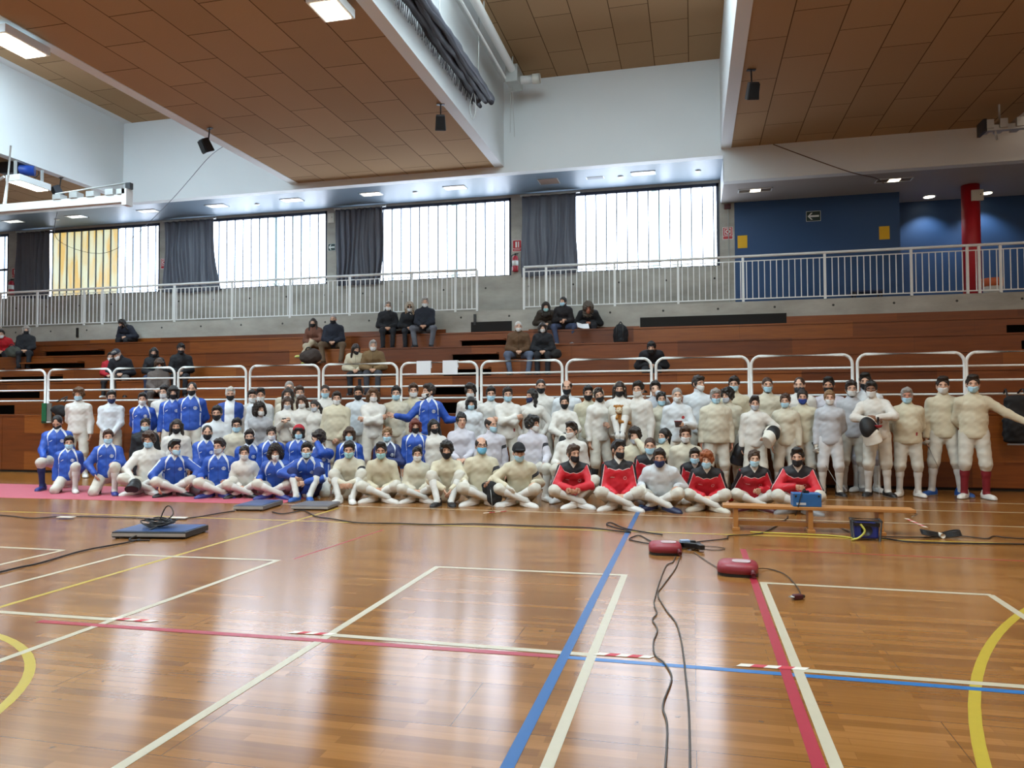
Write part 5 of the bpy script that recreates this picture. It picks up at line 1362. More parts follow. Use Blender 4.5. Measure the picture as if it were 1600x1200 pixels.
PPL['p44'] = person(-4.508, 12.450, 0.000, 0.314, 1.668, label='bearded man in blue tracksuit turned sideways with both arms spread wide', group='fencers posing for the group photo', top='blue', hair=('short', 'dark'), mask=('ffp2', 'white'), beard=True, hy=-1.05, L='open', R=(0.52, 0.12, 0.22, (0.2, -0.4, -1), 0.3, (0.8, 0.2, 0.3)), pose='stand')
PPL['p50'] = person(-3.896, 12.950, 0.000, 0.152, 1.672, label='wavy-haired man in white mask behind the child with a black bob', group='fencers posing for the group photo', top='white', hair=('fluffy', 'black'), mask=('surgical', 'white'), pose='stand', hy=0.12)
PPL['p51'] = person(-3.689, 12.300, 0.000, 0.256, 1.450, label='child with black bob hair and blue mask in white jacket', group='fencers posing for the group photo', top='cool', hair=('bob', 'black'), mask=('surgical', 'lb'), sex='f', pose='stand', hy=0.09)
PPL['p53'] = person(-3.459, 12.750, 0.000, 0.275, 1.619, label='man in white jacket and pale blue mask left of the man with crossed arms', group='fencers posing for the group photo', top='white', hair=('short', 'black'), mask=('surgical', 'lb'), L='back', pose='stand', hy=0.04)
PPL['p55'] = person(-3.094, 12.500, 0.000, 0.244, 1.601, label='man in white jacket and light blue mask with arms crossed, chin up', group='fencers posing for the group photo', top='white+hip', hair=('short', 'dark'), mask=('surgical', 'lb'), L='cross', R='cross', pose='stand', hy=0.12)
PPL['p58'] = person(-2.688, 12.600, 0.000, 0.062, 1.578, label='woman with long ponytail and blue mask looking left, hands on hips', group='fencers posing for the group photo', top='white', hair=('long', 'black'), mask=('surgical', 'navy'), sex='f', hy=-0.7, L='hip', R='hip', pose='stand')
PPL['p59'] = person(-2.650, 13.200, 0.000, 0.233, 1.757, label='tall short-haired man with black mask behind the woman with hands on hips', group='fencers posing for the group photo', top='white', hair=('buzz', 'dark'), mask=('surgical', 'black'), pose='stand', hy=0.02)
PPL['p61'] = person(-2.165, 13.150, 0.000, 0.118, 1.728, label='bald man with black mask standing at the back', group='fencers posing for the group photo', top='cool', hair=('ring', 'dark'), mask=('surgical', 'black'), pose='stand', hy=-0.04)
PPL['p60'] = person(-2.053, 12.200, 0.000, 0.173, 1.462, label='woman in white with black mask resting both hands on a fencing mask', group='fencers posing for the group photo', top='white', hair=('tied', 'black'), mask=('surgical', 'black'), sex='f', L=(-0.03, 0.25, 0.1, (-0.9, 0, -0.4), 0.6, (0.4, 0.4, -0.5)), R=(0.05, 0.25, 0.1, (0.9, 0, -0.4), 0.6, (-0.4, 0.4, -0.5)), pose='stand', hy=-0.01)
PPL['p64'] = person(-1.714, 12.600, 0.000, 0.190, 1.613, label='man in cream jacket and black mask, arms hanging, gloved hand', group='fencers posing for the group photo', top='cream', hair=('short', 'black'), mask=('surgical', 'black'), L='down', R='front', gloves='R', pose='stand', hy=-0.02)
PPL['p65'] = person(-1.494, 12.300, 0.000, 0.655, 1.575, label='woman with hair band and black mask carrying another woman from the left', group='fencers posing for the group photo', top='white', hair=('tied', 'dark'), mask=('surgical', 'black'), sex='f', wear=('headband', '#c9b9a0'), hy=-0.5, ht=0.25, R=(0.3, 0.3, 0.16, (0.3, -0.3, -1), 0.4, (0.8, 0.4, 0.2)), L='down', socks='#17171a', pose='stand')
PPL['p67'] = person(-0.862, 12.350, 0.000, -0.422, 1.665, label='black-haired person in white mask carrying a woman from the right', group='fencers posing for the group photo', top='white', hair=('short', 'black'), mask=('surgical', 'white'), hy=0.2, L=(-0.3, 0.3, 0.14, (-0.3, -0.3, -1), 0.4, (-0.8, 0.4, 0.2)), R='down', pose='stand')
PPL['p66'] = person(-1.163, 12.350, 0.458, 0.098, 1.668, label="smiling woman with dark hair carried sitting in two people's arms, black mask", group='fencers posing for the group photo', pose='bench', top='white', hair=('long', 'dark'), mask=('surgical', 'black'), sex='f', wear=('headband', '#b7a58c'), full=False, L=(-0.28, -0.02, 0.5, (-0.6, -0.3, -0.6), 0.4, (-0.9, 0, 0.1)), R=(0.28, -0.02, 0.52, (0.6, -0.3, -0.6), 0.4, (0.9, 0, 0.1)), shoes='black', legspec={'L': [(-0.035, 0.42, 0.47), (-0.1, 0.3, 1), (0, 0.5, -0.85), (0, 0.85, 0.5)], 'R': [(0.035, 0.42, 0.47), (0.1, 0.3, 1), (0, 0.5, -0.85), (0, 0.85, 0.5)]}, socks='#dcdad4', seat=0.8778816130297261, hy=-0.04)
PPL['p68'] = person(-0.615, 13.000, 0.000, -0.041, 1.687, label='man with glasses pressing a hand to his face, grey-white jacket', group='fencers posing for the group photo', top='grey', hair=('short', 'black'), mask=None, glasses=True, R='face', skin='c', pose='stand', hy=0.06)
PPL['p69'] = person(-0.502, 12.550, 0.000, 0.091, 1.508, label='dark-haired girl in light blue mask left of the bald man with a badge', group='fencers posing for the group photo', top='ivory', hair=('tied', 'black'), mask=('surgical', 'lb'), sex='f', hy=0.1, pose='stand')
PPL['p70'] = person(-0.240, 12.350, 0.000, 0.031, 1.566, label='bald man in white mask with red badge on his jacket holding a cup', group='fencers posing for the group photo', top='cool+chest', hair=('buzz', 'grey'), mask=('ffp2', 'white'), R=(0.1, 0.3, 0.22, None, 0.9, (-0.3, 0.8, 0.1)), L='down', skin='c', pose='stand', hy=0.09)
PPL['p77'] = person(0.098, 13.150, 0.000, -0.076, 1.771, label='tall dark-haired man in white mask looking right at the back', group='fencers posing for the group photo', top='cool', hair=('short', 'dark'), mask=('ffp2', 'white'), hy=0.75, pose='stand')
PPL['p80'] = person(0.688, 13.200, 0.000, 0.045, 1.755, label='short-haired man in light blue mask at the back behind the black-haired boy', group='fencers posing for the group photo', top='cream', hair=('short', 'dark'), mask=('surgical', 'lb'), hy=-0.2, pose='stand')
PPL['p79'] = person(0.561, 12.750, 0.000, -0.112, 1.555, label='boy with shaggy black hair and pale mask looking left beside the heavy man', group='fencers posing for the group photo', top='ivory', hair=('fluffy', 'black'), mask=('surgical', 'grey'), hy=-0.5, pose='stand')
PPL['p78'] = person(0.357, 12.350, 0.000, 0.090, 1.541, label='heavy grey-haired man in cream jacket and light blue mask, standing upright', group='fencers posing for the group photo', top='ivory', hair=('short', 'grey'), mask=('surgical', 'lb'), fat=0.26, L='down', R='down', skin='e', shoes='maroon', pose='stand', hy=0.02)
PPL['p82'] = person(0.949, 12.350, 0.000, -0.032, 1.426, label='boy with curly brown hair holding a white and black fencing mask under his arm', group='fencers posing for the group photo', top='white', hair=('tall', 'dark'), mask=('surgical', 'grey'), R=(0.2, 0.16, 0.12, (1, -0.2, -0.3), 0.5, (-0.6, 0.5, -0.3)), L='down', pose='stand', hy=0.08)
PPL['p81'] = person(1.223, 13.200, 0.000, -0.000, 1.738, label='bald bearded man in light blue mask with a blue cloth on his shoulder', group='fencers posing for the group photo', top='ivory', hair=('buzz', 'brown'), mask=('surgical', 'lb'), beard=True, pose='stand', hy=0.04)
PPL['p86'] = person(1.424, 12.500, 0.000, -0.192, 1.464, label='woman with brown hair and light blue mask in cream jacket, hands at her sides', group='fencers posing for the group photo', top='ivory', hair=('tied', 'brown'), mask=('surgical', 'lb'), sex='f', pose='stand', hy=-0.05)
PPL['p88'] = person(1.729, 13.200, 0.000, -0.197, 1.732, label='balding man with a dark grey neck gaiter over his nose', group='fencers posing for the group photo', top='white', hair=('receding', 'brown'), mask=('gaiter', 'dgrey'), skin='c', pose='stand', hy=-0.09)
PPL['p87'] = person(1.708, 12.700, 0.000, -0.169, 1.525, label='woman with dark tied hair and navy mask in cream jacket', group='fencers posing for the group photo', top='cream', hair=('pony', 'dark'), mask=('surgical', 'dblue'), sex='f', pose='stand', hy=0.04)
PPL['p90'] = person(2.185, 13.200, 0.000, -0.213, 1.717, label='man with thick black hair and black mask behind the woman in grey-white', group='fencers posing for the group photo', top='lilac', hair=('tall', 'black'), mask=('surgical', 'black'), skin='b', pose='stand', hy=-0.07)
PPL['p89'] = person(2.067, 12.450, 0.000, -0.125, 1.510, label='woman in tight grey-white jacket and white mask holding a sword at her side', group='fencers posing for the group photo', top='grey', hair=('pony', 'light'), mask=('surgical', 'white'), sex='f', L='down', R='back', shoes='black', gloves='L', legs='#c9c8c8', pose='stand', hy=0.04)
PPL['p91'] = person(2.507, 13.100, 0.000, -0.030, 1.659, label='man with short dark hair and white mask between two leaning fencers', group='fencers posing for the group photo', top='grey', hair=('short', 'dark'), mask=('surgical', 'white'), beard=True, shoes='grey', pose='stand', hy=0.0)
PPL['p93'] = person(2.730, 13.150, 0.000, -0.222, 1.772, label='person with black hair hidden behind the man leaning on a black mask', group='fencers posing for the group photo', top='cool', hair=('tall', 'black'), mask=('surgical', 'black'), legs='#b9bac4', R='down', pose='stand', hy=-0.03)
PPL['p92'] = person(2.685, 12.500, 0.000, -0.109, 1.634, label='dark-skinned man in white mask hugging a fencing mask and foil to his chest', group='fencers posing for the group photo', top='white', hair=('short', 'black'), mask=('surgical', 'white'), skin='d', side=-0.12, L=(-0.1, 0.3, 0.22, (-1, 0.1, -0.2), 0.6, (0.7, 0.3, -0.1)), R=(-0.02, 0.28, 0.27, (1, 0.1, -0.3), 0.5, (-0.9, 0.2, 0.0)), shoes='black', pose='stand', hy=-0.13)
PPL['p95'] = person(3.203, 12.600, 0.000, -0.144, 1.533, label='grey-haired stout man in light blue mask with hands behind his back', group='fencers posing for the group photo', top='cream+hip', hair=('short', 'grey'), mask=('surgical', 'lb'), fat=0.14, L='back', R='back', skin='e', pose='stand', hy=-0.08)
PPL['p96'] = person(3.762, 12.800, 0.000, -0.193, 1.689, label='young man in white mask and blue shoes holding a sword downwards', group='fencers posing for the group photo', legspec={'L': [(-0.17, 0.02, 0.082), (-0.2, 1, 0.0), (-0.6, 0.8, 0)], 'R': [(0.2, 0.02, 0.082), (0.2, 1, 0), (0.6, 0.8, 0)]}, top='cream', hair=('tall', 'dark'), mask=('ffp2', 'white'), L='down', R='back', shoes='blue', pose='stand', hy=-0.02)
PPL['p97'] = person(4.081, 12.500, 0.000, -0.196, 1.697, label='man with red socks and outstretched arm at the right end', group='fencers posing for the group photo', top='cream', hair=('tall', 'dark'), mask=('ffp2', 'lb'), socks='#7c1622', L='back', R=(0.7, 0.1, 0.1, (0.3, -0.5, -0.8), 0.5, (0.8, 0.2, -0.1)), gloves='R', shoes='white', pose='stand', hy=-0.06)
PPL['p6'] = person(-10.929, 11.000, 0.000, 0.700, 1.156, label='balding man in blue tracksuit kneeling and looking down at the far left, navy socks', group='fencers posing for the group photo', pose='oneL', top='blue', hair=('receding', 'black'), mask=('surgical', 'black'), hp=0.5, hy=-0.2, L='knee', R='down', socks='#1b2a5a', shoes='dblue', fat=0.08)
PPL['p9'] = person(-9.366, 11.300, 0.000, 0.447, 1.105, label='person in black with pale blue mask and tied hair squatting behind the mop-haired boy', group='fencers posing for the group photo', pose='kneel', top='#15161a', legs='#131317', full=True, hair=('tied', 'dark'), mask=('surgical', 'lb'), sex='f', shoes='black', hy=0.14)
PPL['p11'] = person(-8.652, 11.200, 0.000, 0.403, 1.076, label='man with long dark hair and black mask in white jacket, seated in the second row', group='fencers posing for the group photo', pose='kneel', top='white', hair=('long', 'dark'), mask=('surgical', 'black'), hy=0.13)
PPL['p13'] = person(-7.904, 11.000, 0.000, 0.476, 0.986, label='man in blue tracksuit with receding dark hair and black mask in the second row', group='fencers posing for the group photo', pose='kneel', top='blue', hair=('receding', 'dark'), mask=('surgical', 'black'), L='knee', R='lap', hy=0.18)
PPL['p15'] = person(-8.355, 11.900, 0.000, 0.434, 1.300, label='black-haired man in white jacket and black mask kneeling tall in the middle left', group='fencers posing for the group photo', pose='kneel', top='cool', hair=('short', 'black'), mask=('surgical', 'black'), R='front', hy=0.03)
PPL['p19'] = person(-7.551, 12.000, 0.000, 0.428, 1.354, label='person with curly dark hair and white mask bending forward, looking right', group='fencers posing for the group photo', pose='stand', H=1.66, lean=0.35, top='grey', hair=('curly', 'dark'), mask=('ffp2', 'white'), hy=0.6, hp=-0.1, sex='f', L='front', R='front')
PPL['p20'] = person(-7.682, 11.500, 0.000, 0.371, 1.092, label='boy with black hair, glasses and light blue mask in cream jacket', group='fencers posing for the group photo', pose='kneel', top='ivory', hair=('short', 'black'), mask=('surgical', 'lb'), glasses=True, hy=0.17)
PPL['p21'] = person(-7.238, 11.200, 0.000, 0.404, 0.907, label='man with dark hair, white head band and black mask, blue jacket partly hidden', group='fencers posing for the group photo', pose='kneel', top='blue', hair=('short', 'dark'), mask=('surgical', 'black'), beard=True, wear=('headband', '#d8d8d8'), hy=0.09)
PPL['p22'] = person(-6.800, 11.150, 0.000, 0.509, 0.964, label='woman with tied brown hair and white mask in blue tracksuit, second row', group='fencers posing for the group photo', pose='kneel', top='blue', hair=('tied', 'dark'), mask=('surgical', 'white'), sex='f', hy=0.09)
PPL['p25'] = person(-6.324, 11.200, 0.000, 0.349, 0.986, label='woman with a red head scarf and light blue mask in blue tracksuit', group='fencers posing for the group photo', pose='kneel', top='blue', hair=('bob', 'dark'), mask=('surgical', 'lb'), sex='f', wear=('scarf', '#a81e2c'), hy=0.07)
PPL['p38'] = person(-5.873, 11.050, 0.000, 0.362, 0.889, label='person in blue jacket with fluffy dark hair hiding the face behind one hand', group='fencers posing for the group photo', pose='kneel', top='blue', hair=('fluffy', 'dark'), mask=('surgical', 'black'), hy=-0.5, hp=0.2, R='face')
PPL['p40'] = person(-5.418, 11.200, 0.000, 0.240, 0.958, label='woman with wavy chestnut hair and light blue mask in blue tracksuit', group='fencers posing for the group photo', pose='kneel', top='blue', hair=('bob', 'brown'), mask=('surgical', 'lb'), sex='f', hy=0.1)
PPL['p42'] = person(-4.761, 11.200, 0.000, 0.403, 0.951, label='woman with tied light brown hair and light blue mask in navy jacket', group='fencers posing for the group photo', pose='kneel', top='navy', hair=('tied', 'light'), mask=('surgical', 'lb'), sex='f', hy=-0.1, R='chest')
PPL['p45'] = person(-4.320, 11.300, 0.000, 0.289, 1.092, label='red-haired woman with black mask in blue tracksuit', group='fencers posing for the group photo', pose='kneel', top='blue', hair=('bob', 'red'), mask=('surgical', 'black'), sex='f', hy=0.12)
PPL['p46'] = person(-4.042, 11.400, 0.000, 0.363, 1.080, label='woman with long black hair and black mask beside the red-haired one', group='fencers posing for the group photo', pose='kneel', top='white', hair=('long', 'black'), mask=('surgical', 'black'), sex='f', ht=0.12, hy=0.14)
PPL['p49'] = person(-3.611, 11.500, 0.000, 0.287, 1.170, label='woman without a mask, dark hair pinned up, white jacket', group='fencers posing for the group photo', pose='kneel', top='lilac+hip', hair=('updo', 'black'), mask=None, sex='f', R='lap', L='lap', hy=0.2)
PPL['p54'] = person(-3.067, 11.300, 0.000, 0.274, 1.114, label='balding man with light blue mask turned right, white jacket, kneeling behind the cap', group='fencers posing for the group photo', pose='kneel', top='lilac+arm', hair=('ring', 'dark'), mask=('surgical', 'lb'), hy=0.75)
PPL['p57'] = person(-2.392, 11.250, 0.000, 0.234, 1.126, label='man with swept black hair in profile, white mask, kneeling with a hand on his thigh', group='fencers posing for the group photo', pose='oneR', top='lilac+arm', hair=('fluffy', 'black'), mask=('surgical', 'white'), hy=0.95, R='knee', L='down', fat=0.0)
PPL['p62'] = person(-1.772, 11.150, 0.000, 0.059, 1.033, label='man with dark hair and white mask looking left, kneeling behind the red jacket', group='fencers posing for the group photo', pose='oneL', top='white', hair=('tall', 'dark'), mask=('surgical', 'white'), hy=-0.45, L='knee', R='down')
PPL['p72'] = person(-0.850, 11.400, 0.000, 0.051, 0.942, label='person shading the eyes with one hand, grey mask, between the red jackets', group='fencers posing for the group photo', pose='kneel', top='cream', hair=('fluffy', 'dark'), mask=('surgical', 'grey'), R='face', hy=-0.02)
PPL['p73'] = person(-0.602, 11.000, 0.000, -0.016, 0.820, label='man in red jacket and light blue mask behind the man with navy mask', group='fencers posing for the group photo', pose='kneel', top='red', hair=('buzz', 'brown'), mask=('surgical', 'lb'), hy=0.03)
PPL['p75'] = person(-0.419, 11.500, 0.000, -0.016, 0.940, label='girl with black ponytail and light blue mask looking left', group='fencers posing for the group photo', pose='kneel', top='cream', hair=('pony', 'black'), mask=('surgical', 'lb'), sex='f', hy=-0.7)
PPL['p76'] = person(-0.107, 11.250, 0.000, 0.036, 0.970, label='man with brown hair, beard and white mask in ivory jacket behind the red row', group='fencers posing for the group photo', pose='kneel', top='ivory', hair=('short', 'brown'), mask=('surgical', 'white'), beard=True, hy=0.02)
PPL['p83'] = person(0.026, 11.000, 0.000, -0.097, 0.680, label='dark-haired boy in red jacket tucked behind the ginger boy', group='fencers posing for the group photo', pose='kneel', H=1.5, top='red', hair=('short', 'dark'), mask=('surgical', 'lb'), hy=0.1)
PPL['p7'] = person(-10.290, 10.600, 0.000, 0.564, 0.818, label='boy in blue tracksuit and light blue mask kneeling in front of the balding man', group='fencers posing for the group photo', pose='oneR', H=1.52, top='blue', hair=('short', 'black'), mask=('surgical', 'lb'), L='down', R='back', hy=0.2, shoes='white')
PPL['p8'] = person(-9.373, 10.450, 0.000, 0.522, 0.926, label='boy in blue tracksuit with brown hair kneeling on one knee, hand on his glove', group='fencers posing for the group photo', pose='oneR', H=1.6, top='blue', hair=('short', 'brown'), mask=('surgical', 'lb'), L=(-0.16, 0.22, 0.05, (-1, -0.2, -0.1), 0.4, (0.3, 0.5, -0.6)), R='knee', shoes='dblue', hy=0.19)
PPL['p10'] = person(-8.750, 10.650, 0.000, 0.417, 0.869, label='boy with brown mop hair and light blue mask sitting behind a black fencing mask', group='fencers posing for the group photo', pose='cross', top='white', hair=('fluffy', 'brown'), mask=('surgical', 'lb'), L=(-0.14, 0.34, 0.1, (-1, -0.2, 0), 0.5, (0.3, 0.6, -0.5)), R='knee', hy=0.07)
PPL['p12'] = person(-8.105, 10.450, 0.000, 0.648, 0.758, label='black-haired boy in blue jacket with white sleeve stripes looking right, cross-legged', group='fencers posing for the group photo', pose='cross', top='bluesleeve', hair=('tall', 'black'), mask=('surgical', 'lb'), hy=0.55, L=(-0.22, 0.38, 0.06, (-1, -0.3, 0.2), 0.5, (-0.2, 0.6, -0.5)), R=(0.24, 0.36, 0.1, (1, -0.2, 0.2), 0.5, (0.0, 0.6, -0.5)), shoes='black')
PPL['p14'] = person(-7.322, 10.500, 0.000, 0.434, 0.783, label='man in blue jacket and grey-blue mask leaning back, turned to the left', group='fencers posing for the group photo', pose='cross', top='blue', hair=('short', 'dark'), mask=('surgical', 'grey'), hy=-0.35, L='knee', R=(0.2, 0.3, 0.16, None, 0.5, (-0.6, 0.5, -0.2)), shoes='dblue', fat=0.06)
PPL['p23'] = person(-6.874, 10.500, 0.000, 0.474, 0.686, label='girl in white jacket with tied dark hair and white mask, cross-legged between blue jackets', group='fencers posing for the group photo', pose='cross', top='white', hair=('tied', 'dark'), mask=('surgical', 'white'), sex='f', H=1.52, R='knee', L='lap', shoes='black', hy=0.08)
PPL['p24'] = person(-6.294, 10.450, 0.000, 0.334, 0.695, label='woman with big curly dark hair and white mask in blue jacket, front row', group='fencers posing for the group photo', pose='cross', top='blue', hair=('curly', 'dark'), mask=('ffp2', 'white'), sex='f', fat=0.16, L='knee', R='knee', shoes='dblue', hy=0.19)
PPL['p37'] = person(-5.786, 10.500, 0.000, 0.316, 0.736, label='bearded man in blue jacket and dark shorts sitting with knees raised, front row', group='fencers posing for the group photo', pose='knees', top='bluesleeve', hair=('short', 'black'), mask=('surgical', 'lb'), beard=True, L=(-0.16, 0.36, 0.24, (-1, 0, -0.2), 0.6, (0.5, 0.5, -0.4)), R='hug', shoes='blue', legs='#1c2a60', skin='c', hy=0.03)
PPL['p39'] = person(-5.030, 10.400, 0.000, 0.285, 0.759, label='man in ivory jacket and teal mask sitting with raised knees and clasped hands', group='fencers posing for the group photo', pose='knees', top='ivory+arm', hair=('short', 'black'), mask=('surgical', 'teal'), L='hug', R='hug', hp=0.1, shoes='white', hy=0.06)
PPL['p41'] = person(-4.513, 10.400, 0.000, 0.241, 0.744, label='man in cream jacket and teal mask sitting cross-legged with folded reddish hands', group='fencers posing for the group photo', pose='cross', top='cream', hair=('tall', 'black'), mask=('surgical', 'teal'), L='lap', R='lap', skin='b', hy=0.09)
PPL['p47'] = person(-4.003, 10.550, 0.000, 0.377, 0.693, label='girl in cream jacket and white mask with tied dark hair, sitting small in front', group='fencers posing for the group photo', pose='cross', H=1.5, top='ivory', hair=('tied', 'black'), mask=('surgical', 'white'), sex='f', L='lap', R='lap', hy=-0.0)
PPL['p48'] = person(-3.491, 10.400, 0.000, 0.223, 0.763, label='man with curly black hair and black mask sitting with a hand on his ankle', group='fencers posing for the group photo', pose='knees', top='cream', hair=('fluffy', 'black'), mask=('surgical', 'black'), L=(-0.02, 0.4, 0.12, (-1, 0, 0), 0.4, (0.1, 0.5, -0.7)), R=(0.1, 0.42, 0.12, (1, 0, 0), 0.4, (-0.2, 0.5, -0.7)), shoes='black', hy=0.1)
PPL['p52'] = person(-2.996, 10.500, 0.000, 0.301, 0.827, label='bald man with glasses and bright blue mask holding a black bag on his knee', group='fencers posing for the group photo', pose='cross', top='cream+arm', hair=('ring', 'dark'), mask=('surgical', 'sky'), glasses=True, L='knee', R=(0.12, 0.34, 0.22, None, 0.4, (-0.2, 0.7, -0.5)), gloves='L', hp=-0.12, hy=0.16)
PPL['p56'] = person(-2.409, 10.400, 0.000, 0.085, 0.737, label='man in black flat cap and light blue mask, one white striped glove', group='fencers posing for the group photo', pose='cross', top='cream+arm', hair=('buzz', 'dark'), mask=('surgical', 'lb'), wear=('cap', '#121216'), hy=0.3, hp=0.1, L=(-0.16, 0.36, 0.17, (-1, -0.2, 0), 0.3, (0.5, 0.6, -0.5)), R='knee', gloves='L', fat=0.1)
PPL['p63'] = person(-1.628, 10.400, 0.000, 0.125, 0.736, label='young man in red jacket with shaved sides and black mask, hands round a raised shin', group='fencers posing for the group photo', pose='cross', top='red', hair=('short', 'brown'), mask=('surgical', 'black'), hy=0.5, L='hug', R='hug', legspec={'R': [(0.02, 0.36, 0.09), (0.9, 0.3, 1.0)]})
PPL['p71'] = person(-1.004, 10.400, 0.000, 0.164, 0.796, label='man in red jacket and black mask looking right with hands between his knees', group='fencers posing for the group photo', pose='cross', top='red', hair=('tall', 'black'), mask=('surgical', 'black'), hy=0.45, L='lap', R='lap')
PPL['p74'] = person(-0.435, 10.250, 0.000, -0.075, 0.698, label='man in white jacket and navy mask sitting in front of the blue floor line', group='fencers posing for the group photo', pose='cross', top='cool', hair=('short', 'dark'), mask=('surgical', 'navy'), hy=0.1, fat=0.14, L='knee', R='knee', shoes='navy', gloves='L', skin='b')
PPL['p84'] = person(0.174, 10.400, 0.000, 0.009, 0.669, label='ginger boy in red jacket and light blue mask, front row', group='fencers posing for the group photo', pose='cross', H=1.58, top='red', hair=('fluffy', 'ginger'), mask=('surgical', 'lb'), L='lap', R='lap', shoes='stripe', skin='c', hy=-0.07)
PPL['p85'] = person(0.792, 10.550, 0.000, 0.008, 0.683, label='girl in red jacket with tied brown hair sitting behind the bench', group='fencers posing for the group photo', pose='cross', H=1.58, top='red', hair=('tied', 'brown'), mask=('surgical', 'lb'), sex='f', L='floor', R=(0.08, 0.34, 0.2, None, 0.6, (-0.3, 0.7, -0.2)), shoes='maroon', skin='c', hy=0.07)
PPL['p94'] = person(1.324, 10.400, 0.000, -0.086, 0.717, label='boy in red jacket and black mask with black hair behind the blue box', group='fencers posing for the group photo', pose='cross', H=1.66, top='red', hair=('tall', 'black'), mask=('surgical', 'black'), L=(-0.05, 0.36, 0.26, (-0.9, 0, -0.4), 0.5, (0.3, 0.7, -0.2)), R='hug', shoes='grey', hy=-0.12)
PPL['s1'] = person(-18.658, 16.860, 2.440, 0.522, 3.462, label='spectator in a red hooded jacket cut by the left edge of the photo', group='spectators sitting on the stand', top='#b5121f', hair=('short', 'black'), mask=('surgical', 'white'), h=0.012, legs='#1b1c22', L='lap', R='lap', shoes='black', pose='bench', full=True, seat=2.82, hy=0.15)
PPL['s2'] = person(-17.835, 16.860, 2.440, 0.693, 3.563, label='grey-haired woman in black coat with black mask, seated at the far left', group='spectators sitting on the stand', hair=('bob', 'grey'), mask=('surgical', 'black'), sex='f', h=0.012, top='#17181d', legs='#1b1c22', L='lap', R='lap', shoes='black', pose='bench', full=True, seat=2.82, hy=0.11)
PPL['s3'] = person(-15.271, 17.560, 2.820, 0.077, 3.737, label='spectator in dark clothes bent over, seated alone on the top step', group='spectators sitting on the stand', top='#1d2230', hair=('long', 'black'), mask=('surgical', 'black'), sex='f', lean=0.5, hp=0.6, hy=-0.6, h=0.012, legs='#1b1c22', L='lap', R='lap', shoes='black', pose='bench', full=True, seat=3.21)
PPL['s4'] = person(-13.820, 15.460, 1.650, 0.524, 2.653, label='child in a red jacket and white mask leaning on the man in a cap', group='spectators sitting on the stand', top='#a51420', hair=('short', 'black'), mask=('surgical', 'white'), H=1.35, legs='#15151a', shoes='white', h=0.012, L='lap', R='lap', pose='bench', full=True, seat=2.06, hy=0.1)
PPL['s5'] = person(-13.545, 15.460, 1.650, 0.589, 2.694, label='man in dark jacket and grey cap bending sideways over the child in red', group='spectators sitting on the stand', top='#191b22', hair=('short', 'grey'), mask=('surgical', 'white'), wear=('cap', '#33343c'), hp=0.4, hy=-0.5, ht=0.3, legs='#57504a', fat=0.12, hx=-0.06, h=0.012, L='lap', R='lap', shoes='black', pose='bench', full=True, seat=2.06)
PPL['s6'] = person(-12.584, 15.460, 1.650, 0.466, 2.736, label='woman with long black hair in a dark coat beside the man in a cap', group='spectators sitting on the stand', hair=('long', 'black'), mask=('surgical', 'black'), sex='f', legs='#26304a', hp=0.2, h=0.012, top='#17181d', L='lap', R='lap', shoes='black', pose='bench', full=True, seat=2.06, hy=0.11)
PPL['s7'] = person(-11.839, 15.460, 1.650, 0.554, 2.797, label='spectator in black hat and black hooded coat and black mask', group='spectators sitting on the stand', hair=('short', 'black'), mask=('surgical', 'black'), wear=('beanie', '#131317'), top='#121317', h=0.012, legs='#1b1c22', L='lap', R='lap', shoes='black', pose='bench', full=True, seat=2.06, hy=0.13)
PPL['s8'] = person(-11.892, 14.760, 1.270, 0.577, 2.423, label='child in grey-brown coat seen from behind the rail, brown hair, head bowed', group='spectators sitting on the stand', top='#5b504a', hair=('bob', 'brown'), mask=('surgical', 'grey'), H=1.4, hp=0.5, legs='#57504c', hy=0.3, h=0.012, L='lap', R='lap', shoes='black', pose='bench', full=True, seat=1.65)
PPL['s9'] = person(-9.128, 16.860, 2.440, 0.176, 3.492, label='woman with dark hair, scarf and rust-brown coat, legs crossed in cream trousers', group='spectators sitting on the stand', top='#6d4433', hair=('long', 'dark'), mask=('surgical', 'black'), sex='f', legs='#b3a58c', shoes='yellow', R='chest', legspec={'R': [(-0.2, 0.52, 0.26), (0.5, 0.4, 1), (-0.5, 0.8, -0.2)]}, h=0.012, L='lap', pose='bench', full=True, seat=2.82, hy=0.03)
PPL['s10'] = person(-8.590, 16.860, 2.440, 0.340, 3.571, label='man in navy jacket and black mask with brown trousers beside the woman in rust-brown', group='spectators sitting on the stand', top='#171c2b', hair=('buzz', 'grey'), mask=('surgical', 'black'), legs='#66523d', shoes='brown', fat=0.1, hy=-0.15, hp=0.1, legspec={'L': [(-0.2, 0.42, 0.08), (-0.4, 0.5, 1)], 'R': [(0.22, 0.42, 0.08), (0.4, 0.5, 1)]}, h=0.012, L='lap', R='lap', pose='bench', full=True, seat=2.82)
PPL['s11'] = person(-7.449, 17.560, 2.820, 0.390, 3.937, label='grey-haired spectator in black with white mask, leftmost of the three on the top step', group='spectators sitting on the stand', hair=('short', 'grey'), mask=('surgical', 'white'), h=0.012, top='#17181d', legs='#1b1c22', L='lap', R='lap', shoes='black', pose='bench', full=True, seat=3.21, hy=0.09)
PPL['s12'] = person(-6.865, 17.560, 2.820, 0.391, 3.884, label='woman in sunglasses with a pale fur hood, middle of the three on the top step', group='spectators sitting on the stand', hair=('long', 'light'), mask=('surgical', 'white'), sex='f', wear=('furhood', '#a79a8a'), glasses='dark', top='#101116', h=0.012, legs='#1b1c22', L='lap', R='lap', shoes='black', pose='bench', full=True, seat=3.21, hy=-0.03)
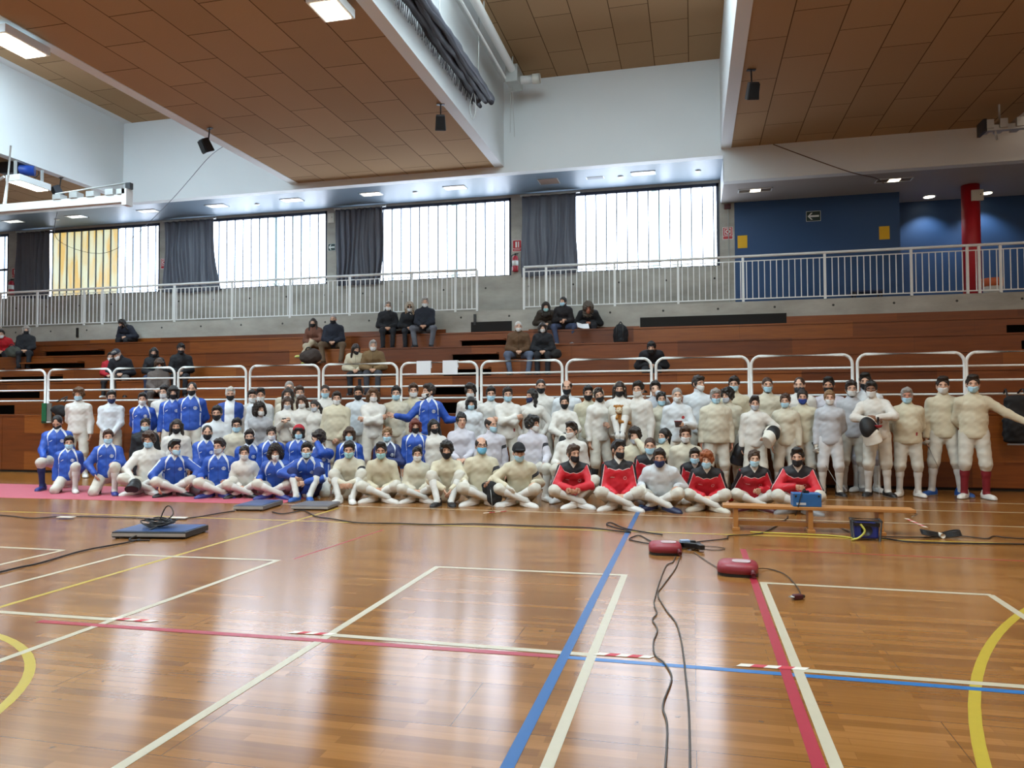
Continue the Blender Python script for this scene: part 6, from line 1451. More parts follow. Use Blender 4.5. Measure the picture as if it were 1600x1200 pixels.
PPL['s13'] = person(-6.457, 17.560, 2.820, 0.226, 3.998, label='grey-haired man in navy coat and grey trousers, rightmost of the three on the top step', group='spectators sitting on the stand', legspec={'L': [(-0.18, 0.42, 0.08), (-0.4, 0.5, 1)], 'R': [(0.2, 0.42, 0.08), (0.4, 0.5, 1)]}, top='#141926', hair=('short', 'grey'), mask=('surgical', 'white'), legs='#5d5f66', fat=0.08, h=0.012, L='lap', R='lap', shoes='black', pose='bench', full=True, seat=3.21, hy=0.12)
PPL['s14'] = person(-7.327, 15.460, 1.650, 0.377, 2.696, label='woman in a cream fur coat with long brown hair leaning on the man in tan', group='spectators sitting on the stand', top='#cfc7ad', hair=('long', 'dark'), mask=('surgical', 'black'), sex='f', hy=0.5, hp=0.3, h=0.012, legs='#1b1c22', L='lap', R='lap', shoes='black', pose='bench', full=True, seat=2.06)
PPL['s15'] = person(-6.909, 15.460, 1.650, 0.330, 2.758, label='grey-haired man in tan jacket and white mask behind the guard rail', group='spectators sitting on the stand', top='#7e6543', hair=('short', 'grey'), mask=('ffp2', 'white'), legs='#3d3e44', h=0.012, L='lap', R='lap', shoes='black', pose='bench', full=True, seat=2.06, hy=0.12)
PPL['s16'] = person(-3.744, 16.160, 2.060, 0.261, 3.167, label='bald man in brown jacket and white mask with blue jeans', group='spectators sitting on the stand', top='#5c4128', hair=('buzz', 'white'), mask=('ffp2', 'white'), legs='#5a6478', fat=0.06, legspec={'L': [(-0.2, 0.42, 0.08), (-0.4, 0.5, 1)], 'R': [(0.2, 0.42, 0.08), (0.4, 0.5, 1)]}, h=0.012, L='lap', R='lap', shoes='black', pose='bench', full=True, seat=2.44, hy=0.08)
PPL['s17'] = person(-3.194, 16.160, 2.060, 0.158, 3.122, label='woman with short dark hair and white mask in black jacket beside the bald man', group='spectators sitting on the stand', hair=('bob', 'dark'), mask=('ffp2', 'white'), sex='f', h=0.012, top='#17181d', legs='#1b1c22', L='lap', R='lap', shoes='black', pose='bench', full=True, seat=2.44, hy=0.05)
PPL['s18'] = person(-3.390, 17.560, 2.820, 0.183, 3.761, label='woman in brown coat and hood with pale blue mask on the top step', group='spectators sitting on the stand', top='#33291f', hair=('long', 'dark'), mask=('surgical', 'teal'), sex='f', wear=('hood', '#2c241d'), h=0.012, legs='#1b1c22', L='lap', R='lap', shoes='black', pose='bench', full=True, seat=3.21, hy=0.0)
PPL['s19'] = person(-2.970, 17.560, 2.820, 0.166, 3.884, label='woman with tied black hair and light blue mask in black jumper and jeans, looking left', group='spectators sitting on the stand', top='#1b1618', hair=('pony', 'black'), mask=('surgical', 'lb'), sex='f', legs='#3c4660', hy=-0.5, legspec={'L': [(-0.16, 0.4, 0.08), (-0.4, 0.5, 1)], 'R': [(0.18, 0.3, 0.1), (0.4, 0.5, 1)]}, L=(-0.05, 0.28, 0.16, None, 0.5, (0.6, 0.5, -0.2)), R=(0.05, 0.3, 0.13, None, 0.5, (-0.6, 0.5, -0.2)), shoes='grey', h=0.012, pose='bench', full=True, seat=3.21)
PPL['s20'] = person(-2.374, 17.560, 2.820, 0.128, 3.619, label='person in black coat with a big fur-trimmed hood bending over a book', group='spectators sitting on the stand', top='#111216', hair=('short', 'brown'), mask=None, wear=('furhood', '#5b534a'), hp=0.5, skin='e', lean=0.3, h=0.012, legs='#1b1c22', L='lap', R='lap', shoes='black', pose='bench', full=True, seat=3.21, hy=0.08)
PPL['s21'] = person(-0.802, 15.460, 1.650, 0.034, 2.342, label='dark-clothed spectator with cap sitting low behind the guard rail post', group='spectators sitting on the stand', top='#15151b', hair=('short', 'black'), mask=('surgical', 'black'), wear=('beanie', '#121218'), h=0.012, legs='#1b1c22', L='lap', R='lap', shoes='black', pose='bench', full=True, seat=2.06, hy=-0.08)
# ================================================================ things on the floor and in hands
M_CABLE = mat('black_cable', '#17171a', .5); M_GCABLE = mat('grey_floor_cable', '#4c4742', .5)
def cable(pts, r, label, m=M_CABLE, z=None, n=6):
    r *= .68
    MB().tube(catmull([(p[0], p[1], (p[2] if len(p) > 2 else r + .003)) for p in pts], n), r, 6).build('floor_cable', m, label=label, cat='cable')
cable([(-12, 8.2), (-10.2, 8.05), (-8.83, 7.99), (-8.17, 7.85), (-7.9, 8.07), (-7.0, 8.15), (-6.52, 8.14), (-6.19, 8.32), (-6.1, 8.7), (-6.02, 8.98)], .011, 'black cable along the floor at the left, ending at the first grey box')
cable([(-5.62, 3.2), (-5.75, 5.21), (-5.73, 5.58), (-5.81, 6.17), (-5.71, 6.65), (-5.73, 6.85)], .012, 'thick black cable from the coiled reel box to the left edge')
cable([(-5.47, 9.0), (-5.25, 8.86), (-5.19, 8.99), (-5.11, 9.19), (-4.7, 8.75), (-4.38, 8.59), (-3.93, 8.37), (-3.46, 8.42), (-2.97, 8.43), (-2.54, 8.57), (-2.07, 8.57), (-1.62, 8.57), (-1.17, 8.57), (-.68, 8.37), (-.98, 8.8), (-.96, 9.0), (-.73, 8.57), (-.33, 8.27)], .011, 'long black cable snaking along the middle of the floor to the blue line')
cable([(-.17, 7.12), (-.19, 6.85), (-.24, 6.7), (-.27, 6.09), (-.28, 5.67), (-.28, 5.4), (-.25, 5.16), (-.27, 5.0), (-.23, 4.79), (-.24, 4.53), (-.22, 4.3), (-.16, 4.16), (-.12, 3.95), (-.15, 3.59), (-.12, 3.28), (-.12, 2.2)], .007, 'wavy thin grey cable running towards the camera, left of the pair', M_GCABLE)
cable([(-.13, 7.1), (-.16, 6.59), (-.235, 5.99), (-.265, 5.67), (-.19, 5.25), (-.12, 4.96), (-.08, 4.57), (-.05, 3.99), (-.03, 3.43), (-.02, 2.2)], .007, 'smooth thin grey cable running towards the camera, right of the pair', M_GCABLE)
cable([(.0, 7.36), (.1, 7.0), (.19, 6.72), (.24, 6.63)], .006, 'thin grey cable between the two red floor reels', M_GCABLE)
cable([(.50, 6.63, .03), (.61, 6.76), (.72, 6.58), (.76, 6.21), (.76, 5.94), (.725, 5.80)], .006, 'thin dark cable curling from the right red reel to the small plug')
cable([(-.03, 7.66), (.18, 7.51), (.29, 7.63), (.12, 7.72), (-.03, 7.6)], .006, 'thin cable loop lying right of the black plugs', M_GCABLE)
cable([(-.02, 7.56), (-.31, 7.71), (-.47, 7.74), (-.64, 7.89), (-.65, 8.02), (-.57, 8.18), (-.45, 7.9), (-.36, 7.78)], .009, 'black cable loop beside the blue line left of the black plugs')
cable([(.0, 7.85), (.06, 7.95), (.33, 8.18), (.37, 8.38), (.72, 8.62), (1.06, 9.6), (1.15, 10.0)], .009, 'black cable passing under the wooden bench')
cable([(1.86, 8.50), (1.94, 8.52), (2.12, 8.37), (2.58, 8.37), (3.18, 8.46), (4.6, 8.5)], .012, 'thick black cable from the blue cable drum to the right edge')
cable([(1.84, 8.62), (2.05, 8.66), (2.32, 8.68), (2.5, 8.75), (2.71, 8.88), (2.94, 8.74), (3.09, 8.92), (3.32, 8.82), (4.6, 8.86)], .009, 'thin black cable with a tied bundle right of the cable drum')
cable([(1.45, 9.25), (1.62, 9.3), (1.78, 9.1), (1.82, 8.8), (1.76, 8.58, .16)], .009, 'black cable hanging from the bench end down to the cable drum')
cable([(1.3, 9.5), (1.44, 9.26), (1.59, 9.5), (1.62, 9.2), (1.66, 8.9)], .008, 'thin dark cable curling under the right half of the bench')
cable([(.6, 8.66), (1.0, 8.63), (1.3, 8.62), (1.55, 8.55), (1.62, 8.45)], .01, 'yellow cable lying in front of the bench feet', mat('yellow_cable', '#c9c24a', .5))
# tied bundle
g = empty('cable_bundle', (2.52, 8.72, 0), .1, 'black cable tied in a bow-shaped bundle on the floor at the right', 'cable')
for k in range(4):
    for s_ in (-1, 1):
        MB().tube([(s_ * (.02 + .17 * math.sin(t) ** 1) , .05 * math.sin(2 * t) + .012 * k, .014 + .012 * k + .03 * math.sin(t)) for t in [PI * q / 12 for q in range(13)]], .008, 6).build('cable_loop', M_CABLE, g)
MB().tube([(0, -.04, .03), (0, .06, .03)], .026, 8).build('cable_tie', mat('white_tie', '#cfcabc', .6), g)
# tapes
M_TAPE_R = mat('red_tape', '#b8323e', .5); M_TAPE_W = mat('white_tape', '#d8d2c6', .5)
def tape(x0, y0, x1, y1, n, near):
    g = empty('striped_tape', (x0, y0, 0), math.atan2(y1 - y0, x1 - x0), 'red and white striped tape strip ' + near, 'tape', 'striped tape strips')
    L = math.hypot(x1 - x0, y1 - y0); wd = L / n
    for mi, nm, m in ((0, 'white_stripes', M_TAPE_W), (1, 'red_stripes', M_TAPE_R)):
        mb = MB()
        for k in range(n):
            if k % 2 == mi: mb.prism([(k * wd, -.022), ((k + 1) * wd, -.022), ((k + 1) * wd + .03, .022), (k * wd + .03, .022)], .0026, .0034)
        mb.build(nm, m, g)
tape(-2.46, 4.25, -2.18, 4.262, 5, 'at the left end of the middle white line'); tape(-.56, 4.262, -.25, 4.27, 5, 'beside the blue line')
tape(.21, 4.25, .56, 4.262, 5, 'crossing the thick red line'); tape(-3.8, 4.26, -3.46, 4.262, 5, 'nearest the left edge')
tape(2.54, 10.15, 2.57, 9.45, 7, 'beyond the right end of the bench'); tape(-2.7, 9.5, -2.45, 9.75, 4, 'in front of the man with the flat cap')
for x, y, near in ((-7.75, 7.95, 'left'), (-6.3, 8.2, 'right')):
    MB().prism([(x - .1, y - .05), (x + .12, y - .03), (x + .1, y + .06), (x - .12, y + .04)], .02, .026).build('tape_patch', M_TAPE_W, label='small white tape patch holding the black cable at the left, the %s one' % near, cat='tape', group='tape patches')
# pink mat
o = MB().prism([(-20, 9.35), (-5.86, 9.76), (-5.75, 11.4), (-20, 11.4)], .0, .0035).build('gym_mat', mat('pink_rubber', '#b85a68', .55, var=.06, scale=8), label='long pink rubber mat under the kneeling people at the left', cat='mat')
# flat scoring boxes on the floor
def flatbox(x, y, rz, w, d, h, label, top, side, coil=False):
    g = empty('scoring_box', (x, y, 0), rz, label, 'scoring box')
    MB().box(-w / 2, w / 2, -d / 2, d / 2, .012, h).build('case', side, g, .008)
    MB().box(-w / 2 + .02, w / 2 - .02, -d / 2 + .02, d / 2 - .02, h - .001, h + .006).build('top_panel', top, g)
    MB().box(-w / 2 - .003, w / 2 + .003, -d / 2 - .004, -d / 2, h * .35, h * .8).build('front_strip', M_STEEL, g)
    for sx_ in (-1, 1):
        for sy_ in (-1, 1): MB().lathe([(.02, 0), (.02, .014)], (sx_ * (w / 2 - .04), sy_ * (d / 2 - .04), 0), 10).build('foot', M_BLACK, g)
    return g
M_BXD = mat('dark_case', '#15171c', .35); M_BXB = mat('dull_blue_panel', '#2c4775', .35, var=.2, scale=5); M_BXG = mat('grey_metal_case', '#77767a', .4, metal=.3)
flatbox(-5.72, 7.17, .16, .82, .52, .075, 'large flat black box with a blue top carrying a cable coil, at the left', M_BXB, M_BXD)
flatbox(-5.92, 9.40, .12, .42, .66, .07, 'grey scoring box with a pale blue label, first in front of the blue jackets', M_BXB, M_BXG)
flatbox(-5.12, 9.55, .12, .52, .5, .06, 'plain grey scoring box on the floor in front of the curly-haired woman', M_BXG, M_BXG)
g = empty('cable_coil', (-5.78, 7.18, .082), 0, 'loose black cable coil heaped on the large flat black box', 'cable')
rr = random.Random(4)
for k in range(9):
    R0 = rr.uniform(.08, .17); ox, oy = rr.uniform(-.07, .07), rr.uniform(-.06, .06); tl = rr.uniform(-.5, .5); ph = rr.uniform(0, 6)
    MB().tube([(ox + R0 * math.cos(t), oy + .8 * R0 * math.sin(t), .012 + .007 * k + max(0, tl * R0 * math.sin(t + ph)) ) for t in [2 * PI * q / 22 for q in range(22)]], .008, 6, closed=True).build('cable_turn', M_CABLE, g)
MB().tube(catmull([(-.02, .05, .05), (.02, .1, .2), (.1, .08, .22), (.18, .02, .14), (.1, -.05, .06)]), .007).build('cable_turn', M_CABLE, g)
MB().tube(catmull([(.08, -.1, .03), (.02, -.22, -.02), (-.06, -.35, -.07), (.04, -.40, -.073), (.2, -.36, -.073)]), .008).build('cable_end', M_CABLE, g)
# red reels
def reel(x, y, rz, label, w, d):
    g = empty('cable_reel', (x, y, 0), rz, label, 'cable reel')
    def ov(k, n=28, e=3.2):
        out = []
        for q in range(n):
            t = 2 * PI * q / n; c, s_ = math.cos(t), math.sin(t)
            out.append((k * w / 2 * abs(c) ** (2 / e) * (1 if c >= 0 else -1), k * d / 2 * abs(s_) ** (2 / e) * (1 if s_ >= 0 else -1)))
        return out
    mb = MB(); rings = [(1., .026), (1.0, .06), (.96, .084), (.86, .099), (.55, .106), (.2, .108)]; vs = []; fs = []; n = 28
    for k, z in rings: vs += [(p[0], p[1], z) for p in ov(k)]
    for i in range(len(rings) - 1):
        for q in range(n): fs.append((i * n + q, i * n + (q + 1) % n, (i + 1) * n + (q + 1) % n, (i + 1) * n + q))
    fs.append(tuple(range((len(rings) - 1) * n, len(rings) * n))); fs.append(tuple(range(n - 1, -1, -1)))
    mb.add(vs, fs, 0, True).build('reel_housing', mat('dull_red_plastic', '#8f2f3a', .4, var=.05), g)
    MB().prism(ov(.98), .0, .032).build('reel_base', M_BLACK, g)
    MB().prism([(a * .45 + .03, b * .4 - .02) for a, b in ov(1.)], .106, .112).build('top_sticker', mat('pale_sticker', '#b7a2a4', .5), g)
    MB().tube([(w * .38, -d * .42, .05), (w * .40, -d * .60, .03)], .02, 8).build('plug_socket', mat('dark_red_socket', '#5a1c22', .5), g)
reel(-.27, 7.31, .1, 'dull red cable reel beside the black plugs, the farther one', .31, .30)
reel(.35, 6.55, -.1, 'dull red cable reel standing on the thick red line, the nearer one', .33, .32)
g = empty('plug_heap', (-.07, 7.55, 0), 0, 'heap of black plugs and sockets behind the farther red reel', 'plugs')
for k, (x, y, a) in enumerate(((-.16, .10, .2), (-.05, .04, .9), (.04, -.05, -.4), (.10, .06, 1.4), (.02, .14, .5), (.12, -.1, 2.))):
    M = Matrix.Rotation(a, 3, 'Z')
    MB().obox((x, y, .025 + .012 * (k % 3)), (.13, .05, .045), M).tube([Vector((x, y, .03)) + M @ Vector((.06, 0, 0)), Vector((x, y, .03)) + M @ Vector((.12, .02, -.01))], .014).build('plug', M_BLACK, g, .006)
MB().obox((-.02, .02, .075), (.09, .06, .02), Matrix.Rotation(.3, 3, 'Z')).build('plug_label', mat('pale_blue_label', '#8ea6c8', .5), g)
g = empty('small_plug', (.72, 5.77, 0), .4, 'small dark red three-pin plug lying alone at the end of a cable', 'plug')
MB().obox((0, 0, .02), (.07, .045, .035)).build('plug_body', mat('plug_maroon', '#4a1a22', .4), g, .008)
for q in (-.014, 0, .014): MB().tube([(-.03, q, .022), (-.06, q, .02)], .005).build('pin', M_STEEL, g)
MB().tube([(.03, 0, .022), (.06, .02, .015)], .012).build('cable_grip', M_BLACK, g)
# bench
M_BENCH = mat('bench_wood', '#b07a42', .4, var=.12, scale=9)
g = empty('gym_bench', (1.3, 8.9, 0), -.01, 'long low wooden gym bench on the floor at the right', 'bench')
MB().box(-.98, 1.0, -.12, .12, .245, .28).build('seat_plank', M_BENCH, g, .006)
for x in (-.84, -.05, .66):
    MB().box(x - .025, x + .025, -.10, .10, .035, .245).build('leg', M_BENCH, g, .004)
    MB().box(x - .04, x + .04, -.15, .15, 0, .035).build('foot', M_BENCH, g, .004)
MB().box(-.84, .66, -.03, .03, .05, .10).build('stretcher_beam', M_BENCH, g, .004)
MB().tube([(.98, 0, .25), (1.04, 0, .22), (.98, 0, .19)], .008).build('hook', M_STEEL, g)
g = empty('scoring_machine', (1.215, 8.9, .28), .03, 'blue box scoring machine with a white label standing on the bench', 'scoring machine')
MB().box(-.148, .148, -.09, .09, 0, .145).build('case', mat('machine_blue', '#27619c', .4, var=.05), g, .006)
MB().box(-.115, -.015, -.0925, -.089, .02, .045).build('label', mat('machine_label', '#c9d3da', .5), g)
for x in (-.12, .12): MB().lathe([(.012, 0), (.012, .006)], n=10).build('lamp', M_BLACK, g).matrix_local = Matrix.Translation((x, -.09, .12)) @ Matrix.Rotation(PI / 2, 4, 'X')
MB().tube(catmull([(.0, .0, .145), (-.02, -.03, .19), (-.06, -.10, .15), (-.10, -.11, .0), (-.12, -.05, -.1)]), .006).build('lead', M_CABLE, g)
MB().box(-.03, .03, -.03, .03, .145, .17).build('handle', M_BLACK, g)
# cable drum
g = empty('cable_drum', (1.74, 8.49, 0), -.1, 'dark blue cable drum in a black frame at the right end of the bench', 'cable drum')
for s_ in (-1, 1):
    MB().tube([(-.12, s_ * .10, .0), (-.14, s_ * .10, .2), (.14, s_ * .10, .2), (.12, s_ * .10, .0)], .013).build('frame', M_BLACK, g)
MB().tube([(-.14, -.10, .2), (-.14, .10, .2)], .013).tube([(.14, -.10, .2), (.14, .10, .2)], .013).build('carry_handle', M_BLACK, g)
for s_ in (-1, 1): MB().box(-.125, .125, s_ * .092 - .006, s_ * .092 + .006, .15, .185).build('drum_flange', M_BLACK, g)
MB().box(-.115, .115, -.085, .085, .02, .17).build('drum_housing', mat('drum_blue', '#1c2f80', .4), g, .02)
MB().tube([(0, -.092, .105), (0, .092, .105)], .055, 20).build('wound_cable', M_CABLE, g)
MB().tube(catmull([(-.06, -.095, .17), (-.02, -.11, .1), (-.08, -.12, .03), (-.15, -.14, .01)]), .011).build('yellow_lead', mat('yellow_lead', '#bcbf55', .5), g)

# ---- fencing masks, swords and other things held
def fmask_meshes():
    k = mat('mask_mesh_black', '#101013', .5, bump=.3, bscale=160); b = mat('mask_bib_white', '#d8d4c8', .7)
    V, Q = surface([el((0, 0, .02), I3, (.105, .125, .150)), el((0, -.05, -.02), I3, (.085, .095, .11), .03)], .010, None, [((0, 0, -.08), vec(0, 0, -1.))])
    cage = mesh_of('mask_cage', V, Q, [k])
    V, Q = surface([ec((0, -.015, -.06), (0, -.05, -.19), vec(1, 0, 0), .108, .118, .12, .085, .02), el((0, 0, -.06), I3, (.111, .131, .03), .02)], .010, None, [((0, 0, -.2), vec(0, 0, -1.)), ((0, .07, 0), unit(vec(0, 1., -.3)))])
    bib = mesh_of('mask_bib', V, Q, [b])
    V, Q = surface([el((0, .0, .02), I3, (.111, .131, .156))], .010, None, [((0, .03, 0), vec(0, -1., 0)), ((0, 0, -.07), vec(0, 0, -1.)), ((0, .075, 0), vec(0, 1., 0))])
    return cage, bib, mesh_of('mask_trim', V, Q, [b])
FM = fmask_meshes()
def fencing_mask(pos, rx, ry, rz, label, parts='cbt', s=1., bib=None):
    g = empty('fencing_mask', pos, 0, label, 'fencing mask', 'fencing masks'); g.rotation_euler = (rx, ry, rz); g.scale = (s, s, s)
    for c, nm, me in zip('cbt', ('mesh_cage', 'bib', 'trim_band'), FM):
        if c in parts:
            inst(nm, me, bib if (bib and c != 'c') else None, g)
def at(key, a, f, u):
    q = PPL[key]; return q['pos'] + q['p0'] + q['A'] * a * q['s'] + q['F'] * f * q['s'] + vec(0, 0, u * q['s'])
def hand(key, k, d=.09, n=-.035):
    q = PPL[key]; S_, E_, W_, hd, hn, cu, sg = q['arms'][k]; return q['pos'] + W_ + hd * d * q['s'] + hn * n * q['s']
def yawof(key): F = PPL[key]['F']; return math.atan2(F[0], -F[1])
fencing_mask(at('p60', .01, .26, -.02), -.2, 0, yawof('p60') + 2.6, 'black fencing mask with white bib held by a woman with both hands', s=.95)
fencing_mask(at('p82', .25, .17, .16), .3, .9, yawof('p82') + 1.2, 'white fencing mask with black mesh held under the curly-haired boy\'s arm')
fencing_mask(at('p92', -.13, .30, .10), .35, -.25, yawof('p92') - .6, 'black fencing mask with white bib hugged by the man leaning over it', s=1.12)
fencing_mask(at('p10', -.06, .52, .03), -1.1, 0, yawof('p10'), 'black fencing mask lying on the pink mat before the mop-haired boy', parts='cb', s=.85, bib=M_BLACK)
fencing_mask(at('p78', .38, -.02, -.22), .4, .3, 0, 'dark fencing mask hanging between the heavy man and the curly-haired boy', s=.95, bib=mat('dark_bib', '#22232b', .7))
M_BLADE = mat('blade_steel', '#8c8a86', .3, metal=.8)
def sword(grip, tip, label, guard_m=None, gr=.06):
    grip = Vector(grip); tip = Vector(tip); d = (tip - grip).normalized()
    g = empty('fencing_sword', grip, 0, label, 'sword', 'fencing swords'); M = d.to_track_quat('Z', 'Y').to_matrix()
    L = (tip - grip).length
    MB().tube([M @ Vector((0, 0, .03)), M @ Vector((0, 0, L))], [.006, .0032], 6).build('blade', M_BLADE, g)
    mb = MB().lathe([(gr, .0), (gr * .95, .012), (gr * .7, .035), (.012, .045)], n=20); mb.v = [tuple(M @ Vector(v)) for v in mb.v]
    mb.build('bell_guard', guard_m or M_STEEL, g)
    MB().tube([M @ Vector((0, 0, .03)), M @ Vector((0, .005, -.12))], [.012, .014], 8).build('grip', M_BLACK, g)
h0 = hand('p89', 'L', .06, 0.)
sword((h0[0], h0[1], h0[2] - .02), (h0[0] + .30, h0[1] - .25, .12), 'sword with a steel bell guard held down by the woman in grey-white')
h0 = at('p92', -.02, .36, .16); sword((h0[0], h0[1], h0[2]), (h0[0] - .01, h0[1] - .03, .02), 'foil with a red-lined guard pointing straight down to the floor', mat('red_guard', '#9c2630', .4))
h0 = hand('p96', 'L', .06, 0.); sword((h0[0], h0[1], h0[2]), (h0[0] + .10, h0[1] - .25, .42), 'bright sword held down by the young man with blue shoes')
h0 = at('p52', .12, .45, .12); sword((h0[0], h0[1] - .02, h0[2]), (h0[0] + .22, h0[1] - .72, .02), 'thin blade reaching from the black bag to the floor line', M_BLACK, .02)
# black bag on the bald man's knee
q = at('p52', .13, .38, .06)
g = empty('weapon_bag', (q[0], q[1], .0), yawof('p52'), 'black cloth bag draped over the bald man\'s knee', 'bag')
V, Q = surface([el((.0, 0, .24), I3, (.13, .07, .11)), el((.04, -.05, .14), I3, (.11, .05, .13)), el((-.06, .0, .30), I3, (.08, .05, .05))], .012, (.005, 30, .4))
obj('bag_cloth', mesh_of('bag_cloth', V, Q, [coat('bag_black', '#121215')], np.stack([V[:, 0] * 0 + 1, V[:, 0] * 0 - 1, V[:, 2]], 1)), None, g)
# cup
q = hand('p70', 'R', .07, -.06)
g = empty('cup', (q[0], q[1], q[2] - .05), 0, 'dark red rimmed cup held by the bald man with a badge', 'cup')
MB().lathe([(.045, 0), (.06, .08), (.062, .1), (.054, .1), (.04, .01)], n=20).build('cup_body', mat('grey_cup', '#5a4a4c', .4), g)
MB().lathe([(.0635, .085), (.065, .1), (.06, .102)], n=20).build('cup_rim', mat('cup_red', '#7c2630', .4), g)
# phone
q = at('p29', .02, .25, .36)
g = empty('phone', (q[0], q[1], q[2]), yawof('p29'), 'small dark phone held at the chest of the long-haired girl', 'phone')
MB().box(-.07, .07, -.006, .006, -.035, .035).build('phone_body', M_BLACK, g, .004)
MB().lathe([(.008, 0), (.008, .003)], n=10).build('camera_lens', M_STEEL, g).matrix_local = Matrix.Translation((-.05, -.006, .015)) @ Matrix.Rotation(PI / 2, 4, 'X')
# soft toy
q = at('p66', .0, .27, .16)
g = empty('soft_toy', (q[0], q[1], q[2]), yawof('p66') + .3, 'fluffy golden-brown soft toy lion on the lap of the carried woman', 'soft toy'); g.scale = (.85, .85, .85)
TF = mat('toy_fur', '#a06a2c', .9, var=.35, scale=30, bump=.6, bscale=60); TL = mat('toy_muzzle', '#c9b79a', .9)
def blob(name, prims, m, noise=(.006, 90, .3)):
    V, Q = surface(prims, .009, noise); return obj(name, mesh_of(name, V, Q, [m]), None, g)
blob('toy_body', [el((0, 0, .09), I3, (.085, .075, .10)), rc((.06, -.04, .02), (.17, -.06, -.02), .04, .035, .02), rc((-.05, -.05, .02), (.02, -.13, -.0), .04, .036, .02), rc((.05, -.03, .13), (.10, -.10, .07), .032, .03, .02), rc((-.06, -.03, .13), (-.09, -.10, .08), .032, .03, .02)], TF)
blob('mane', [el((-.03, -.0, .22), I3, (.105, .08, .105))], TF, (.016, 80, 1.))
blob('muzzle', [el((-.03, -.085, .20), I3, (.045, .035, .035)), el((-.03, -.05, .22), I3, (.07, .05, .07))], TL, None)
for s_ in (-1, 1):
    blob('ear', [el((-.03 + s_ * .075, -.02, .30), I3, (.028, .018, .028))], TF, None)
    blob('toy_eye', [el((-.03 + s_ * .03, -.096, .24), I3, (.010, .010, .010))], M_BLACK, None)
blob('nose', [el((-.03, -.118, .212), I3, (.016, .010, .011))], M_BLACK, None)
# bags at the stand
def softbag(name, pos, prims, label, hexc, rz=0, extra=None):
    g = empty(name, pos, rz, label, 'bag')
    V, Q = surface(prims, .014, (.006, 26, 1.))
    m = coat('bag_' + hexc.strip('#'), hexc)
    obj('bag_body', mesh_of('bag_body', V, Q, [m], np.stack([V[:, 0] * 0 + 1, V[:, 0] * 0 - 1, V[:, 2]], 1)), None, g)
    if extra: extra(g)
    return g
def straps(g):
    for s_ in (-.07, .07): MB().tube(catmull([(s_, -.13, .40), (s_, -.17, .25), (s_, -.14, .05)]), .014).build('strap', M_BLACK, g)
    MB().tube(catmull([(-.04, 0, .43), (0, 0, .48), (.04, 0, .43)]), .012).build('handle', M_BLACK, g)
softbag('backpack', (-1.56, 16.95, 2.82), [el((0, 0, .2), I3, (.17, .12, .24)), ec((0, 0, .05), (0, 0, .3), vec(1, 0, 0), .16, .11, .14, .10)], 'black backpack standing alone on the step right of the fur-hooded person', '#121318', 0, straps)
softbag('shoulder_bag', (-8.66, 15.85, 2.44), [el((0, 0, .14), I3, (.26, .15, .17)), el((.08, 0, .22), I3, (.14, .12, .12))], 'dark brown bag lying on the step at the feet of the woman in rust-brown', '#3a2e28', .2, lambda g: MB().tube(catmull([(-.15, 0, .2), (-.05, -.05, .36), (.12, 0, .26)]), .014).build('handle', M_BLACK, g))
q = PPL['s2']['pos']
softbag('handbag', (q[0] + .02, q[1] - .42, q[2] + .40), [el((0, 0, .1), I3, (.22, .09, .16))], 'grey-green bag on the lap of the grey-haired woman at the far left', '#41443c', .2, lambda g: MB().tube(catmull([(-.12, -.03, .18), (0, -.06, .3), (.12, -.03, .18)]), .012).build('handle', M_BLACK, g))
q = PPL['s20']['pos']
g = empty('book', (q[0] - .05, q[1] - .55, q[2] + .42), .5, 'open book held by the person with the fur hood', 'book'); g.rotation_euler = (.7, .1, .4)
for s_ in (-1, 1): MB().obox((s_ * .07, 0, 0), (.14, .19, .012), Matrix.Rotation(s_ * -.2, 3, 'Y')).build('page_block', M_PAPER, g)
MB().obox((0, 0, -.012), (.28, .2, .006)).build('cover', mat('book_cover', '#6a4a34', .6), g)
g = softbag('hanging_bag', (4.99, 13.36, .78), [ec((0, 0, .08), (0, 0, .68), vec(1, 0, 0), .22, .10, .20, .09, .03), el((-.03, -.07, .3), I3, (.15, .07, .2), .03)], 'black bag hanging from the guard rail at the right edge of the photo', '#101013', 0, None)
MB().tube(catmull([(-.14, .0, .72), (-.12, .12, .86), (-.10, .25, .80)]), .014).tube(catmull([(.12, .0, .72), (.12, .12, .86), (.10, .25, .80)]), .014).build('strap', M_BLACK, g)
MB().box(-.19, .19, -.10, -.085, -.02, .005).build('hem_trim', mat('bag_trim', '#77777a', .5), g)
g = softbag('folded_bag', (-13.33, 13.46, 1.16), [el((0, 0, .22), I3, (.22, .09, .10)), el((.08, 0, .16), I3, (.2, .09, .10))], 'black bag hung on the guard rail behind the first standing man at the left', '#141416', 0, lambda g: MB().tube(catmull([(-.1, .02, .38), (0, .2, .50), (.1, .02, .38)]), .014).build('handle', M_BLACK, g))
for x, c, nm in ((-13.80, '#0f5a34', 'green'), (-13.66, '#6c6d66', 'grey')):
    g = empty('hanging_towel', (x, 13.53, 1.30), 0, '%s towel hanging over the front edge of the stand at the left' % nm, 'towel')
    MB().box(-.06, .06, -.015, .015, -.22, .22).build('cloth', coat('towel_' + nm, c), g, .008)
    MB().box(-.06, .06, -.018, .018, -.20, -.18).build('border', M_SWHITE if nm == 'grey' else M_BLACK, g)
# coat beside the bald spectator, jacket on the step left of the carried woman
softbag('folded_coat', (-4.05, 16.25, 2.44), [el((0, 0, .08), I3, (.26, .16, .10)), el((.14, 0, .12), I3, (.12, .12, .1))], 'dark folded coat on the step right of the woman in black jacket', '#1c1715') .location = (-3.05, 16.2, 2.44)
